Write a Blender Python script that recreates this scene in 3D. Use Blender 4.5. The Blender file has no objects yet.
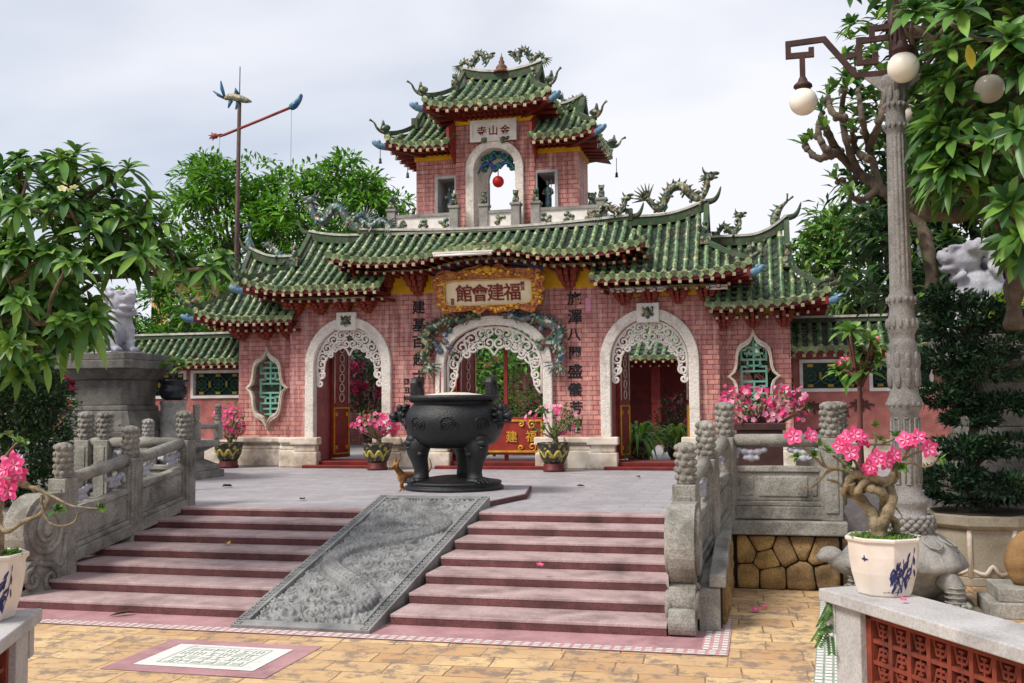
import bpy, math, random
from math import sin, cos, pi, radians, sqrt, atan2, hypot
from mathutils import Vector, Matrix, noise as mnoise

SC = bpy.context.scene
COL = SC.collection
random.seed(7)

# ------------------------------------------------------------------ camera
CAM_LOC = Vector((1.0327, -9.8357, 2.1872))
YAW, PITCH, ROLL, FPX = .2372, .0608, -.0086, 1030.0
cy_, sy_ = cos(YAW), sin(YAW)
CF = Vector((-sy_*cos(PITCH), cy_*cos(PITCH), sin(PITCH)))
_r = Vector((cy_, sy_, 0)); _u = _r.cross(CF)
CR = _r*cos(ROLL) + _u*sin(ROLL); CU = -_r*sin(ROLL) + _u*cos(ROLL)
cam = bpy.data.objects.new('camera', bpy.data.cameras.new('camera'))
COL.objects.link(cam)
cam.matrix_world = Matrix((( CR.x, CU.x, -CF.x, CAM_LOC.x), (CR.y, CU.y, -CF.y, CAM_LOC.y),
                           (CR.z, CU.z, -CF.z, CAM_LOC.z), (0, 0, 0, 1)))
cam.data.sensor_width = 36; cam.data.lens = FPX/1024*36
cam.data.clip_start = .1; cam.data.clip_end = 2000
SC.camera = cam
SC.render.resolution_x = 1024; SC.render.resolution_y = 683

# ------------------------------------------------------------------ sky and sun
SUN_EL, SUN_AZ = radians(50), radians(225)      # azimuth clockwise from +Y: behind the camera, to its left
W = bpy.data.worlds.new('World'); SC.world = W; W.use_nodes = True
wn, wl = W.node_tree.nodes, W.node_tree.links
wn.clear()
wo = wn.new('ShaderNodeOutputWorld'); bg = wn.new('ShaderNodeBackground')
sky = wn.new('ShaderNodeTexSky'); sky.sky_type = 'NISHITA'; sky.sun_disc = False
sky.sun_elevation = SUN_EL; sky.sun_rotation = SUN_AZ; sky.air_density = 1.0; sky.dust_density = 0.8; sky.ozone_density = 2.0
tc = wn.new('ShaderNodeTexCoord'); mp = wn.new('ShaderNodeMapping')
mp.inputs['Scale'].default_value = (1.0, 1.0, 2.6)
nz = wn.new('ShaderNodeTexNoise'); nz.inputs['Scale'].default_value = 1.3; nz.inputs['Detail'].default_value = 5; nz.inputs['Roughness'].default_value = .45
nz.inputs['Distortion'].default_value = .3
cr = wn.new('ShaderNodeValToRGB')
cr.color_ramp.elements[0].position = .38; cr.color_ramp.elements[0].color = (.40, .40, .40, 1)
cr.color_ramp.elements[1].position = .60; cr.color_ramp.elements[1].color = (1, 1, 1, 1)
mx = wn.new('ShaderNodeMix'); mx.data_type = 'RGBA'
mx.inputs['B'].default_value = (7.5, 7.6, 8.1, 1)       # the bright veil of thin cloud
wl.new(tc.outputs['Generated'], mp.inputs['Vector']); wl.new(mp.outputs['Vector'], nz.inputs['Vector'])
wl.new(nz.outputs['Fac'], cr.inputs['Fac']); wl.new(cr.outputs['Color'], mx.inputs['Factor'])
wl.new(sky.outputs['Color'], mx.inputs['A']); wl.new(mx.outputs['Result'], bg.inputs['Color'])
bg.inputs['Strength'].default_value = .095
wl.new(bg.outputs['Background'], wo.inputs['Surface'])
sun = bpy.data.objects.new('sun', bpy.data.lights.new('sun', 'SUN')); COL.objects.link(sun)
sun.data.energy = 3.0; sun.data.angle = radians(18); sun.data.color = (1, .95, .87)
sd = Vector((sin(SUN_AZ)*cos(SUN_EL), cos(SUN_AZ)*cos(SUN_EL), sin(SUN_EL)))
sun.rotation_euler = sd.to_track_quat('Z', 'Y').to_euler()
SC.view_settings.view_transform = 'Standard'; SC.view_settings.look = 'None'
SC.view_settings.exposure = 0.42; SC.view_settings.gamma = 1.0; SC.view_settings.use_curve_mapping = False
SC.render.engine = 'CYCLES'

# ------------------------------------------------------------------ helpers
def at(px, py, X=None, Y=None, Z=None, D=None):
    """a point of the place on the sight line of the photograph's pixel, at a given X, Y, Z or distance"""
    d = CF + CR*(px-512)/FPX + CU*(341.5-py)/FPX
    if X is not None: s = (X-CAM_LOC.x)/d.x
    elif Y is not None: s = (Y-CAM_LOC.y)/d.y
    elif Z is not None: s = (Z-CAM_LOC.z)/d.z
    else: s = D
    return CAM_LOC + d*s

class MB:
    def __init__(s, off=(0, 0, 0)):
        s.v = []; s.f = []; s.m = []; s.s = []; s.o = Vector(off)
    def add(s, vs, fs, mi=0, smooth=False):
        b = len(s.v); o = s.o
        s.v.extend([(x+o.x, y+o.y, z+o.z) for x, y, z in vs])
        for f in fs:
            s.f.append([b+i for i in f]); s.m.append(mi); s.s.append(smooth)
    def box(s, x0, x1, y0, y1, z0, z1, mi=0):
        s.add([(x0,y0,z0),(x1,y0,z0),(x1,y1,z0),(x0,y1,z0),(x0,y0,z1),(x1,y0,z1),(x1,y1,z1),(x0,y1,z1)],
              [(0,3,2,1),(4,5,6,7),(0,1,5,4),(1,2,6,5),(2,3,7,6),(3,0,4,7)], mi)
    def obox(s, c, size, M=None, mi=0):
        c = Vector(c); a, b, d = [q/2 for q in size]
        vs = []
        for z in (-d, d):
            for x, y in ((-a,-b),(a,-b),(a,b),(-a,b)):
                p = Vector((x, y, z))
                if M is not None: p = M @ p
                vs.append(tuple(c+p))
        s.add(vs, [(0,3,2,1),(4,5,6,7),(0,1,5,4),(1,2,6,5),(2,3,7,6),(3,0,4,7)], mi)
    def beam(s, a, b, w, h, mi=0, up=(0,0,1)):
        a = Vector(a); b = Vector(b); d = b-a; L = d.length; d.normalize()
        sd_ = d.cross(Vector(up)); sd_.normalize(); u = sd_.cross(d)
        vs = []
        for p in (a, b):
            for q, r in ((-1,-1),(1,-1),(1,1),(-1,1)):
                vs.append(tuple(p + sd_*q*w/2 + u*r*h/2))
        s.add(vs, [(0,1,2,3),(7,6,5,4),(0,4,5,1),(1,5,6,2),(2,6,7,3),(3,7,4,0)], mi)
    def tube(s, pts, rad, n=8, mi=0, smooth=True, caps=True, flat=1.0):
        pts = [Vector(p) for p in pts]; N = len(pts)
        if not hasattr(rad, '__len__'): rad = [rad]*N
        vs = []; fs = []; ref = None
        for i, p in enumerate(pts):
            t = (pts[min(i+1, N-1)] - pts[max(i-1, 0)])
            if t.length < 1e-9: t = Vector((0,0,1))
            t.normalize()
            if ref is None:
                ref = Vector((0,0,1)) if abs(t.z) < .9 else Vector((1,0,0))
            a = ref - t*ref.dot(t)
            if a.length < 1e-6: a = Vector((1,0,0)) - t*t.x
            a.normalize(); ref = a; b = t.cross(a)
            for k in range(n):
                th = 2*pi*k/n
                vs.append(tuple(p + (a*cos(th)*flat + b*sin(th))*rad[i]))
        for i in range(N-1):
            for k in range(n):
                k2 = (k+1) % n
                fs.append((i*n+k, i*n+k2, (i+1)*n+k2, (i+1)*n+k))
        s.add(vs, fs, mi, smooth)
        if caps:
            b = len(s.v)-len(vs)
            s.f.append([b+k for k in range(n)][::-1]); s.m.append(mi); s.s.append(False)
            s.f.append([b+(N-1)*n+k for k in range(n)]); s.m.append(mi); s.s.append(False)
    def lathe(s, prof, c=(0,0,0), n=24, mi=0, smooth=True, mod=None, ph=0.0, sq=(1,1), M=None):
        vs = []; fs = []; c = Vector(c); N = len(prof)
        for i, (r, z) in enumerate(prof):
            for k in range(n):
                th = 2*pi*k/n + ph; rr = r*(mod(th, z, i) if mod else 1)
                p = Vector((rr*cos(th)*sq[0], rr*sin(th)*sq[1], z))
                if M is not None: p = M @ p
                vs.append(tuple(c+p))
        for i in range(N-1):
            for k in range(n):
                k2 = (k+1) % n
                fs.append((i*n+k, i*n+k2, (i+1)*n+k2, (i+1)*n+k))
        s.add(vs, fs, mi, smooth)
        b = len(s.v)-len(vs)
        if prof[0][0] > 1e-4: s.f.append([b+k for k in range(n)][::-1]); s.m.append(mi); s.s.append(False)
        if prof[-1][0] > 1e-4: s.f.append([b+(N-1)*n+k for k in range(n)]); s.m.append(mi); s.s.append(False)
    def ell(s, c, r, n=10, mi=0, M=None, smooth=True):
        if not hasattr(r, '__len__'): r = (r, r, r)
        m = max(4, n//2+1); c = Vector(c); vs = []; fs = []
        for i in range(1, m):
            ph = pi*i/m
            for k in range(n):
                th = 2*pi*k/n
                p = Vector((r[0]*sin(ph)*cos(th), r[1]*sin(ph)*sin(th), r[2]*cos(ph)))
                if M is not None: p = M @ p
                vs.append(tuple(c+p))
        a = Vector((0,0,r[2])); b = Vector((0,0,-r[2]))
        if M is not None: a = M @ a; b = M @ b
        vs.append(tuple(c+a)); vs.append(tuple(c+b)); T = len(vs)-2
        for i in range(m-2):
            for k in range(n):
                k2 = (k+1) % n
                fs.append((i*n+k, (i+1)*n+k, (i+1)*n+k2, i*n+k2))
        for k in range(n):
            k2 = (k+1) % n
            fs.append((T, k, k2)); fs.append((T+1, (m-2)*n+k2, (m-2)*n+k))
        s.add(vs, fs, mi, smooth)
    def prism(s, poly, a, b, ax='y', mi=0, smooth=False):
        """poly of 2-D points extruded from a to b; ax 'y': points are x,z; 'x': y,z; 'z': x,y"""
        def P(p, t): return (p[0], t, p[1]) if ax == 'y' else ((t, p[0], p[1]) if ax == 'x' else (p[0], p[1], t))
        n = len(poly)
        vs = [P(p, a) for p in poly] + [P(p, b) for p in poly]
        ar = sum(poly[i][0]*poly[(i+1)%n][1]-poly[(i+1)%n][0]*poly[i][1] for i in range(n))
        fl = (ar > 0) == (ax != 'y')
        f1 = list(range(n)); f2 = list(range(n, 2*n))
        if fl: f1 = f1[::-1]
        else: f2 = f2[::-1]
        s.add(vs, [f1, f2], mi)
        bb = len(s.v)-2*n
        for i in range(n):
            j = (i+1) % n
            q = [bb+i, bb+j, bb+n+j, bb+n+i]
            s.f.append(q if fl else q[::-1]); s.m.append(mi); s.s.append(smooth)
    def ring(s, outer, inner, a, b, ax='y', mi=0, mi2=None, smooth=False):
        def P(p, t): return (p[0], t, p[1]) if ax == 'y' else ((t, p[0], p[1]) if ax == 'x' else (p[0], p[1], t))
        n = len(outer); vs = [P(p,a) for p in outer]+[P(p,a) for p in inner]+[P(p,b) for p in outer]+[P(p,b) for p in inner]
        fs = []; fo = []
        for i in range(n):
            j = (i+1) % n
            fs += [(i,j,n+j,n+i), (2*n+j,2*n+i,3*n+i,3*n+j)]
            fo += [(i,2*n+i,2*n+j,j), (n+i,n+j,3*n+j,3*n+i)]
        s.add(vs, fs, mi)
        b0 = len(s.v)-len(vs)
        for f in fo: s.f.append([b0+i for i in f]); s.m.append(mi); s.s.append(smooth)
    def strip(s, outer, inner, a, b, mi=0):
        """open band (an arch surround) between two open outlines (x,z), from y=a to y=b"""
        n = len(outer)
        vs = [(p[0],a,p[1]) for p in outer]+[(p[0],a,p[1]) for p in inner]+[(p[0],b,p[1]) for p in outer]+[(p[0],b,p[1]) for p in inner]
        fs = []
        for i in range(n-1):
            j = i+1
            fs += [(i,j,n+j,n+i), (2*n+j,2*n+i,3*n+i,3*n+j), (i,2*n+i,2*n+j,j), (n+i,n+j,3*n+j,3*n+i)]
        fs += [(0,n,3*n,2*n), (n-1,3*n-1,4*n-1,2*n-1)]
        s.add(vs, fs, mi)
    def build(s, name, mats, parent=None, bevel=0, remesh=0, seg=2, smooth_angle=None):
        me = bpy.data.meshes.new(name)
        o = wloc(parent)
        me.from_pydata([(x-o.x, y-o.y, z-o.z) for x, y, z in s.v], [], s.f)
        if not isinstance(mats, (list, tuple)): mats = [mats]
        for m in mats: me.materials.append(m)
        me.polygons.foreach_set('material_index', s.m)
        me.polygons.foreach_set('use_smooth', s.s)
        me.update()
        ob = bpy.data.objects.new(name, me); COL.objects.link(ob)
        if parent is not None: ob.parent = parent
        if remesh:
            r = ob.modifiers.new('remesh', 'REMESH'); r.mode = 'VOXEL'; r.voxel_size = remesh; r.use_smooth_shade = True
        if bevel:
            b = ob.modifiers.new('bevel', 'BEVEL'); b.width = bevel; b.segments = seg; b.limit_method = 'ANGLE'; b.angle_limit = radians(40)
        return ob

def wloc(p):
    v = Vector((0,0,0))
    while p is not None:
        v += Vector(p.location); p = p.parent
    return v
def tag(o, label=None, cat=None, group=None, kind=None):
    if label: o['label'] = label
    if cat: o['category'] = cat
    if group: o['group'] = group
    if kind: o['kind'] = kind
    return o
def thing(name, loc, label, cat, group=None):
    o = bpy.data.objects.new(name, None); COL.objects.link(o); o.location = loc; o.empty_display_size = .2
    return tag(o, label, cat, group)
def struct(o): o['kind'] = 'structure'; return o
def copy_tree(o, parent=None):
    c = o.copy(); COL.objects.link(c)
    if parent is not None: c.parent = parent
    for ch in list(o.children): copy_tree(ch, c)
    return c
def rotz(a): return Matrix.Rotation(a, 3, 'Z')
def lerp(a, b, t): return a+(b-a)*t
def rnd(a, b): return random.uniform(a, b)
def smooth_path(pts, k=4):
    """Catmull-Rom through the points"""
    pts = [Vector(p) for p in pts]; out = []
    for i in range(len(pts)-1):
        p0 = pts[max(i-1,0)]; p1 = pts[i]; p2 = pts[i+1]; p3 = pts[min(i+2,len(pts)-1)]
        for j in range(k):
            t = j/k
            out.append(.5*((2*p1)+(p2-p0)*t+(2*p0-5*p1+4*p2-p3)*t*t+(3*p1-p0-3*p2+p3)*t**3))
    out.append(pts[-1]); return out

# ------------------------------------------------------------------ materials
def hexs(r, g, b):
    def c(v):
        v /= 255
        return v/12.92 if v <= .04045 else ((v+.055)/1.055)**2.4
    return (c(r), c(g), c(b), 1)
class NT:
    def __init__(s, name):
        s.mat = bpy.data.materials.new(name); s.mat.use_nodes = True
        s.n = s.mat.node_tree.nodes; s.l = s.mat.node_tree.links
        s.b = s.n['Principled BSDF']; s.tc = s.n.new('ShaderNodeTexCoord')
    def node(s, t, **k):
        o = s.n.new(t)
        for a, v in k.items():
            if a in o.inputs: s.inp(o, a, v)
            else: setattr(o, a, v)
        return o
    def inp(s, o, a, v):
        if hasattr(v, 'is_output') or isinstance(v, bpy.types.NodeSocket): s.l.new(v, o.inputs[a])
        else: o.inputs[a].default_value = v
    def noise(s, scale, detail=4, rough=.55, vec=None, dist=0):
        o = s.n.new('ShaderNodeTexNoise'); o.inputs['Scale'].default_value = scale; o.inputs['Detail'].default_value = detail
        o.inputs['Roughness'].default_value = rough; o.inputs['Distortion'].default_value = dist
        s.l.new(vec if vec is not None else s.tc.outputs['Object'], o.inputs['Vector']); return o.outputs['Fac']
    def ramp(s, fac, a, b, ca=(0,0,0,1), cb=(1,1,1,1)):
        o = s.n.new('ShaderNodeValToRGB'); e = o.color_ramp.elements
        e[0].position = a; e[0].color = ca; e[1].position = b; e[1].color = cb
        s.l.new(fac, o.inputs['Fac']); return o.outputs['Color']
    def mix(s, fac, a, b, blend='MIX'):
        o = s.n.new('ShaderNodeMix'); o.data_type = 'RGBA'; o.blend_type = blend
        for k, v in (('Factor', fac), ('A', a), ('B', b)): s.inp(o, k, v)
        return o.outputs['Result']
    def math(s, op, a, b=0.0):
        o = s.n.new('ShaderNodeMath'); o.operation = op
        for i, v in enumerate((a, b)):
            if isinstance(v, bpy.types.NodeSocket): s.l.new(v, o.inputs[i])
            else: o.inputs[i].default_value = v
        return o.outputs[0]
    def bump(s, h, strength=.3, dist=.02):
        o = s.n.new('ShaderNodeBump'); o.inputs['Strength'].default_value = strength; o.inputs['Distance'].default_value = dist
        s.l.new(h, o.inputs['Height']); s.l.new(o.outputs['Normal'], s.b.inputs['Normal'])
    def fin(s, color, rough=.7, spec=.4):
        s.inp(s.b, 'Base Color', color); s.inp(s.b, 'Roughness', rough); s.b.inputs['Specular IOR Level'].default_value = spec
        return s.mat

def plain(name, c, c2=None, scale=6, rough=.7, bump=.0, bscale=30, a=.35, b=.65, spec=.35, metal=0, grime=None, gscale=2.5, ga=.5, gb=.75, bdist=.02):
    t = NT(name); col = c
    if c2: col = t.mix(t.ramp(t.noise(scale, 5), a, b), c, c2)
    if grime: col = t.mix(t.ramp(t.noise(gscale, 6, .65), ga, gb), col, grime)
    if bump: t.bump(t.noise(bscale, 5, .6), bump, bdist)
    t.b.inputs['Metallic'].default_value = metal
    return t.fin(col, rough, spec)

M = {}
def brick_mat(name, c1, c2, mortar, bw=.21, bh=.1, soft=.9):
    t = NT(name)
    sx = t.node('ShaderNodeSeparateXYZ', Vector=t.tc.outputs['Object'])
    cx = t.node('ShaderNodeCombineXYZ', X=t.math('ADD', sx.outputs['X'], sx.outputs['Y']), Y=sx.outputs['Z'])
    br = t.node('ShaderNodeTexBrick', Vector=cx.outputs[0])
    br.inputs['Color1'].default_value = c1; br.inputs['Color2'].default_value = c2; br.inputs['Mortar'].default_value = mortar
    br.inputs['Scale'].default_value = 1; br.inputs['Brick Width'].default_value = bw; br.inputs['Row Height'].default_value = bh
    br.inputs['Mortar Size'].default_value = .0095; br.inputs['Mortar Smooth'].default_value = .3; br.inputs['Bias'].default_value = -.1
    col = t.mix(t.ramp(t.noise(1.1, 6, .65), .42, .8), br.outputs['Color'], hexs(152, 92, 94))
    col = t.mix(t.math('MULTIPLY', t.ramp(t.noise(14, 5, .7), .35, .8), .35), col, hexs(226, 172, 168))
    col = t.mix(t.math('MULTIPLY', t.ramp(t.noise(4.5, 5, .7), .55, .75), .4), col, hexs(120, 70, 76))
    st = t.node('ShaderNodeMapping', Vector=t.tc.outputs['Object']); st.inputs['Scale'].default_value = (3.2, 3.2, .22)
    col = t.mix(t.math('MULTIPLY', t.ramp(t.noise(2.2, 5, .6, st.outputs[0]), .48, .68), .72), col, hexs(122, 76, 72))
    st2 = t.node('ShaderNodeMapping', Vector=t.tc.outputs['Object']); st2.inputs['Scale'].default_value = (4.0, 4.0, .35); st2.inputs['Location'].default_value = (7, 3, 1)
    col = t.mix(t.math('MULTIPLY', t.ramp(t.noise(2.6, 5, .6, st2.outputs[0]), .50, .70), .6), col, hexs(230, 192, 178))
    col = t.mix(t.math('MULTIPLY', t.ramp(t.noise(.8, 6, .7), .48, .66), .4), col, hexs(150, 96, 92))
    h = t.math('ADD', t.math('MULTIPLY', br.outputs['Fac'], -1.0), t.math('MULTIPLY', t.noise(40, 3), .35))
    t.bump(h, .7, .014)
    return t.fin(col, .65, .35)
M['brick'] = brick_mat('pink_brick', hexs(216, 146, 130), hexs(162, 92, 86), hexs(88, 44, 42), .235, .106)
M['plaster_pink'] = plain('pink_plaster', hexs(186, 118, 110), hexs(166, 98, 92), 2.5, .85, .2, 20, grime=hexs(132,82,76), gscale=3, ga=.45, gb=.7)
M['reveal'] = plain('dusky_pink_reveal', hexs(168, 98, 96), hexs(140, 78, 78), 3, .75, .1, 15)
M['white_stone'] = plain('pale_carved_stone', hexs(240, 232, 222), hexs(216, 204, 192), 22, .8, .8, 34, grime=hexs(176,158,146), gscale=3, ga=.5, gb=.8, bdist=.035)
M['white_paint'] = plain('white_paint', hexs(228, 222, 216), hexs(208, 200, 192), 5, .6)
M['scroll_white'] = plain('white_scrollwork', hexs(232, 224, 216), hexs(214, 204, 194), 8, .6)
M['cream'] = plain('pale_plaster', hexs(228, 218, 204), hexs(198, 182, 162), 2.4, .85, .25, 18, grime=hexs(142,122,104), gscale=2.6, ga=.46, gb=.72)
M['red'] = plain('red_lacquer', hexs(150, 48, 34), hexs(120, 36, 28), 5, .5, .1, 20)
M['red_deep'] = plain('deep_red_wood', hexs(122, 34, 28), hexs(92, 26, 24), 5, .5)
M['red_carve'] = plain('carved_red_wood', hexs(146, 60, 42), hexs(110, 42, 32), 9, .6, .3, 30)
M['yellow'] = plain('yellow_paint', hexs(226, 176, 24), hexs(206, 150, 20), 4, .6)
M['yellow_tile'] = plain('dull_yellow_dentil', hexs(190, 176, 110), hexs(120, 116, 90), 30, .6)
M['yellow_glass'] = plain('amber_glass', hexs(176, 150, 60), hexs(140, 116, 44), 9, .3)
M['blue'] = plain('blue_paint', hexs(34, 52, 110), hexs(26, 40, 84), 6, .6)
M['black_paint'] = plain('black_paint', hexs(22, 20, 22), None, rough=.6)
M['gold'] = plain('gilded_wood', hexs(196, 128, 76), hexs(150, 84, 46), 14, .5, .6, 38, metal=.1, grime=hexs(110,54,32), gscale=9, ga=.5, gb=.7)
M['gold_bright'] = plain('gold_leaf', hexs(224, 176, 60), hexs(196, 140, 46), 10, .35, metal=.4)
M['rafter_cream'] = plain('aged_cream_paint', hexs(184,172,136), hexs(140,126,96), 20, .7)
M['panel_cream'] = plain('cream_board', hexs(232, 212, 176), hexs(222, 198, 160), 4, .6)
M['ink_red'] = plain('red_brown_ink', hexs(116, 34, 26), None, rough=.6)
def tile_mat(name, ca, cb, cc, dark):
    t = NT(name)
    col = t.mix(t.ramp(t.noise(5.5, 4, .6), .38, .62), ca, cb)
    col = t.mix(t.ramp(t.noise(9, 4, .65), .54, .64), col, cc)
    col = t.mix(t.ramp(t.noise(2.1, 6, .7), .5, .72), col, dark)
    t.bump(t.noise(26, 4), .25, .02)
    return t.fin(col, t.ramp(t.noise(6, 4), .3, .8, (.22,)*3+(1,), (.6,)*3+(1,)), .5)
M['tile'] = tile_mat('green_glazed_tile', hexs(98, 128, 86), hexs(48, 84, 54), hexs(180, 176, 122), hexs(70, 60, 44))
M['tile_cap'] = tile_mat('pale_green_tile_end', hexs(138, 152, 104), hexs(92, 116, 78), hexs(188, 188, 140), hexs(70, 66, 48))
M['tile_pan'] = tile_mat('weathered_shaded_pan_tile', hexs(30, 48, 36), hexs(46, 58, 42), hexs(92, 104, 76), hexs(34, 30, 26))  # pan colour darkened for the shade between ribs; patches are random weathering
M['ridge'] = plain('weathered_ridge', hexs(92, 94, 76), hexs(56, 60, 48), 8, .85, .8, 18, grime=hexs(60,84,56), gscale=5, ga=.42, gb=.6)
M['ridge_white'] = plain('ridge_band', hexs(206, 202, 192), hexs(160, 156, 146), 8, .8)
def sculpt_mat(name, cols, scale):
    t = NT(name); v = t.node('ShaderNodeTexVoronoi'); v.inputs['Scale'].default_value = scale
    t.l.new(t.tc.outputs['Object'], v.inputs['Vector'])
    o = t.n.new('ShaderNodeValToRGB'); o.color_ramp.interpolation = 'CONSTANT'
    e = o.color_ramp.elements; e[0].color = cols[0]; e[0].position = 0
    e[1].color = cols[1]; e[1].position = 1/len(cols)
    for i in range(2, len(cols)):
        q = e.new(i/len(cols)); q.color = cols[i]
    sx = t.node('ShaderNodeSeparateColor', Color=v.outputs['Color']); t.l.new(sx.outputs[0], o.inputs['Fac'])
    t.bump(v.outputs['Distance'], .5, .02)
    return t.fin(o.outputs['Color'], .4, .5)
M['dragon'] = sculpt_mat('glazed_dragon', [hexs(52,82,60), hexs(36,58,46), hexs(104,116,84), hexs(124,98,62), hexs(44,72,60), hexs(150,150,124), hexs(60,62,52)], 18)
M['mosaic'] = sculpt_mat('porcelain_mosaic', [hexs(170,170,160), hexs(60,84,112), hexs(60,100,76), hexs(52,88,68), hexs(112,80,60), hexs(96,110,120)], 15)
M['carp_blue'] = plain('pale_blue_glaze', hexs(110, 146, 164), hexs(70, 104, 132), 14, .4)
M['bluegreen'] = sculpt_mat('blue_green_enamel', [hexs(30,60,130), hexs(40,120,120), hexs(50,120,80), hexs(40,80,140)], 14)
M['mint'] = plain('mint_paint', hexs(132, 190, 166), hexs(112, 168, 146), 6, .5)
M['stone'] = None
def stone_mat(name, c1, c2, dark, speck=.5, bump=.5, moss=None, rough=.85):
    t = NT(name)
    col = t.mix(t.ramp(t.noise(3.2, 6, .6), .35, .66), c1, c2)
    col = t.mix(t.math('MULTIPLY', t.ramp(t.noise(1.7, 7, .72), .48, .72), .8), col, dark)
    sp = t.ramp(t.noise(58, 3, .6), .44, .62)
    col = t.mix(t.math('MULTIPLY', sp, speck*.5), col, dark)
    if moss: col = t.mix(t.math('MULTIPLY', t.ramp(t.noise(2.6, 6, .7), .58, .74), .6), col, moss)
    t.bump(t.math('ADD', t.noise(22, 6, .65), t.math('MULTIPLY', t.noise(140, 2), .4)), bump, .015)
    return t.fin(col, rough, .3)
M['stone'] = stone_mat('grey_granite', hexs(164, 160, 154), hexs(140, 136, 130), hexs(80, 76, 72), .6, .6)
M['stone_warm'] = stone_mat('warm_granite', hexs(168, 164, 155), hexs(136, 131, 122), hexs(58, 54, 50), .8, .8, hexs(84,86,66))
M['stone_dark'] = stone_mat('dark_weathered_granite', hexs(128, 124, 118), hexs(100, 96, 90), hexs(50, 47, 44), .8, .7, hexs(78,80,62))
M['stone_pale'] = stone_mat('pale_granite', hexs(188, 184, 182), hexs(168, 164, 162), hexs(112, 108, 108), .6, .25)
M['stone_lav'] = stone_mat('pale_lion_stone', hexs(190, 190, 198), hexs(162, 162, 172), hexs(96, 94, 100), .5, .6)
M['slab'] = stone_mat('carved_grey_slab', hexs(152, 151, 149), hexs(126, 125, 124), hexs(74, 74, 74), .6, .4, rough=.42)
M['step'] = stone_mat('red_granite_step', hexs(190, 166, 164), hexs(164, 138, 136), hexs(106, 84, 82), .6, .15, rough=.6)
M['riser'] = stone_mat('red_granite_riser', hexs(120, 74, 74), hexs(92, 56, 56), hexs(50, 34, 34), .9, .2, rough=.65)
M['moss_stone'] = stone_mat('mossy_stone', hexs(132,124,102), hexs(104,98,78), hexs(56,54,44), .5, .6, hexs(84,92,58))
M['iron'] = plain('black_iron', hexs(24, 25, 28), hexs(13, 13, 15), 7, .45, .55, 42, spec=.45, grime=hexs(44,44,43), gscale=3, ga=.55, gb=.8)
M['rust'] = plain('rusty_iron', hexs(74, 44, 38), hexs(52, 32, 30), 8, .6, .2, 30)
M['globe'] = plain('white_glass_globe', hexs(240, 234, 222), hexs(228, 218, 204), 3, .25, spec=.5)
M['wood'] = plain('brown_wood', hexs(104, 74, 56), hexs(78, 56, 44), 6, .75, .3, 20)
M['bark'] = plain('grey_brown_bark', hexs(108, 94, 80), hexs(76, 66, 56), 9, .9, .7, 18, grime=hexs(56,50,44))
M['bark_adenium'] = plain('adenium_bark', hexs(150, 134, 106), hexs(112, 98, 76), 18, .85, .9, 45, grime=hexs(92,84,60), gscale=9)
M['soil'] = plain('dark_soil', hexs(58, 48, 36), hexs(40, 34, 28), 12, .95, .8, 30)
M['moss'] = plain('moss', hexs(92, 122, 44), hexs(58, 88, 32), 22, .95, .8, 50)
def leaf_mat(name, c1, c2, rough=.5, trans=.25, scale=3.0):
    t = NT(name)
    col = t.mix(t.ramp(t.noise(scale, 3), .35, .65), c1, c2)
    t.fin(col, rough, .45)
    tr = t.n.new('ShaderNodeBsdfTranslucent'); t.inp(tr, 'Color', col)
    ms = t.n.new('ShaderNodeMixShader'); ms.inputs[0].default_value = trans
    out = [n for n in t.n if n.type == 'OUTPUT_MATERIAL'][0]
    t.l.new(t.b.outputs[0], ms.inputs[1]); t.l.new(tr.outputs[0], ms.inputs[2]); t.l.new(ms.outputs[0], out.inputs['Surface'])
    return t.mat
LF = {
 'fr': [leaf_mat('frangipani_leaf', hexs(98,138,58), hexs(72,116,46), .4), leaf_mat('frangipani_leaf_dark', hexs(62,102,44), hexs(46,82,38), .38), leaf_mat('frangipani_leaf_young', hexs(136,170,76), hexs(108,150,60), .42)],
 'mg': [leaf_mat('bright_leaf', hexs(122,174,44), hexs(94,150,36), .5, .35), leaf_mat('mid_leaf', hexs(88,142,38), hexs(66,118,34), .5, .35), leaf_mat('deep_green_leaf', hexs(56,98,34), hexs(42,80,30), .5)],  # three greens picked at random leaf by leaf
 'dk': [leaf_mat('dark_leaf', hexs(44,78,34), hexs(34,62,30), .5, .2), leaf_mat('darker_leaf', hexs(30,56,28), hexs(22,44,24), .5, .15), leaf_mat('olive_leaf', hexs(62,98,40), hexs(50,84,36), .5, .2)],
 'jn': [leaf_mat('juniper_needles', hexs(46,82,44), hexs(34,66,38), .6, .1), leaf_mat('juniper_dark', hexs(26,50,30), hexs(20,40,26), .6, .1), leaf_mat('juniper_tip', hexs(46,78,40), hexs(34,64,36), .6, .1)],
 'ad': [leaf_mat('adenium_leaf', hexs(112,148,54), hexs(84,122,44), .42, .25), leaf_mat('adenium_leaf_dark', hexs(74,108,48), hexs(58,92,42), .42, .2)],
 'lm': [leaf_mat('lime_leaf', hexs(176,206,54), hexs(140,180,44), .5, .35), leaf_mat('lime_leaf_deep', hexs(120,160,44), hexs(96,138,40), .5, .3)],
}
M['petal'] = leaf_mat('pink_petal', hexs(232,86,146), hexs(220,56,120), .5, .3, 14)
M['petal_pale'] = leaf_mat('pale_petal', hexs(244,176,202), hexs(240,150,186), .5, .3, 14)
M['petal_deep'] = leaf_mat('magenta_petal', hexs(202,40,102), hexs(180,28,86), .5, .25, 14)
M['petal_white'] = leaf_mat('cream_petal', hexs(246,240,206), hexs(240,226,160), .5, .3)
M['yellow_leaf'] = leaf_mat('yellow_leaf', hexs(214,196,60), hexs(196,176,48), .5, .3)
M['fur'] = plain('brown_fur', hexs(158, 112, 68), hexs(126, 82, 46), 9, .9, .4, 60)
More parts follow.
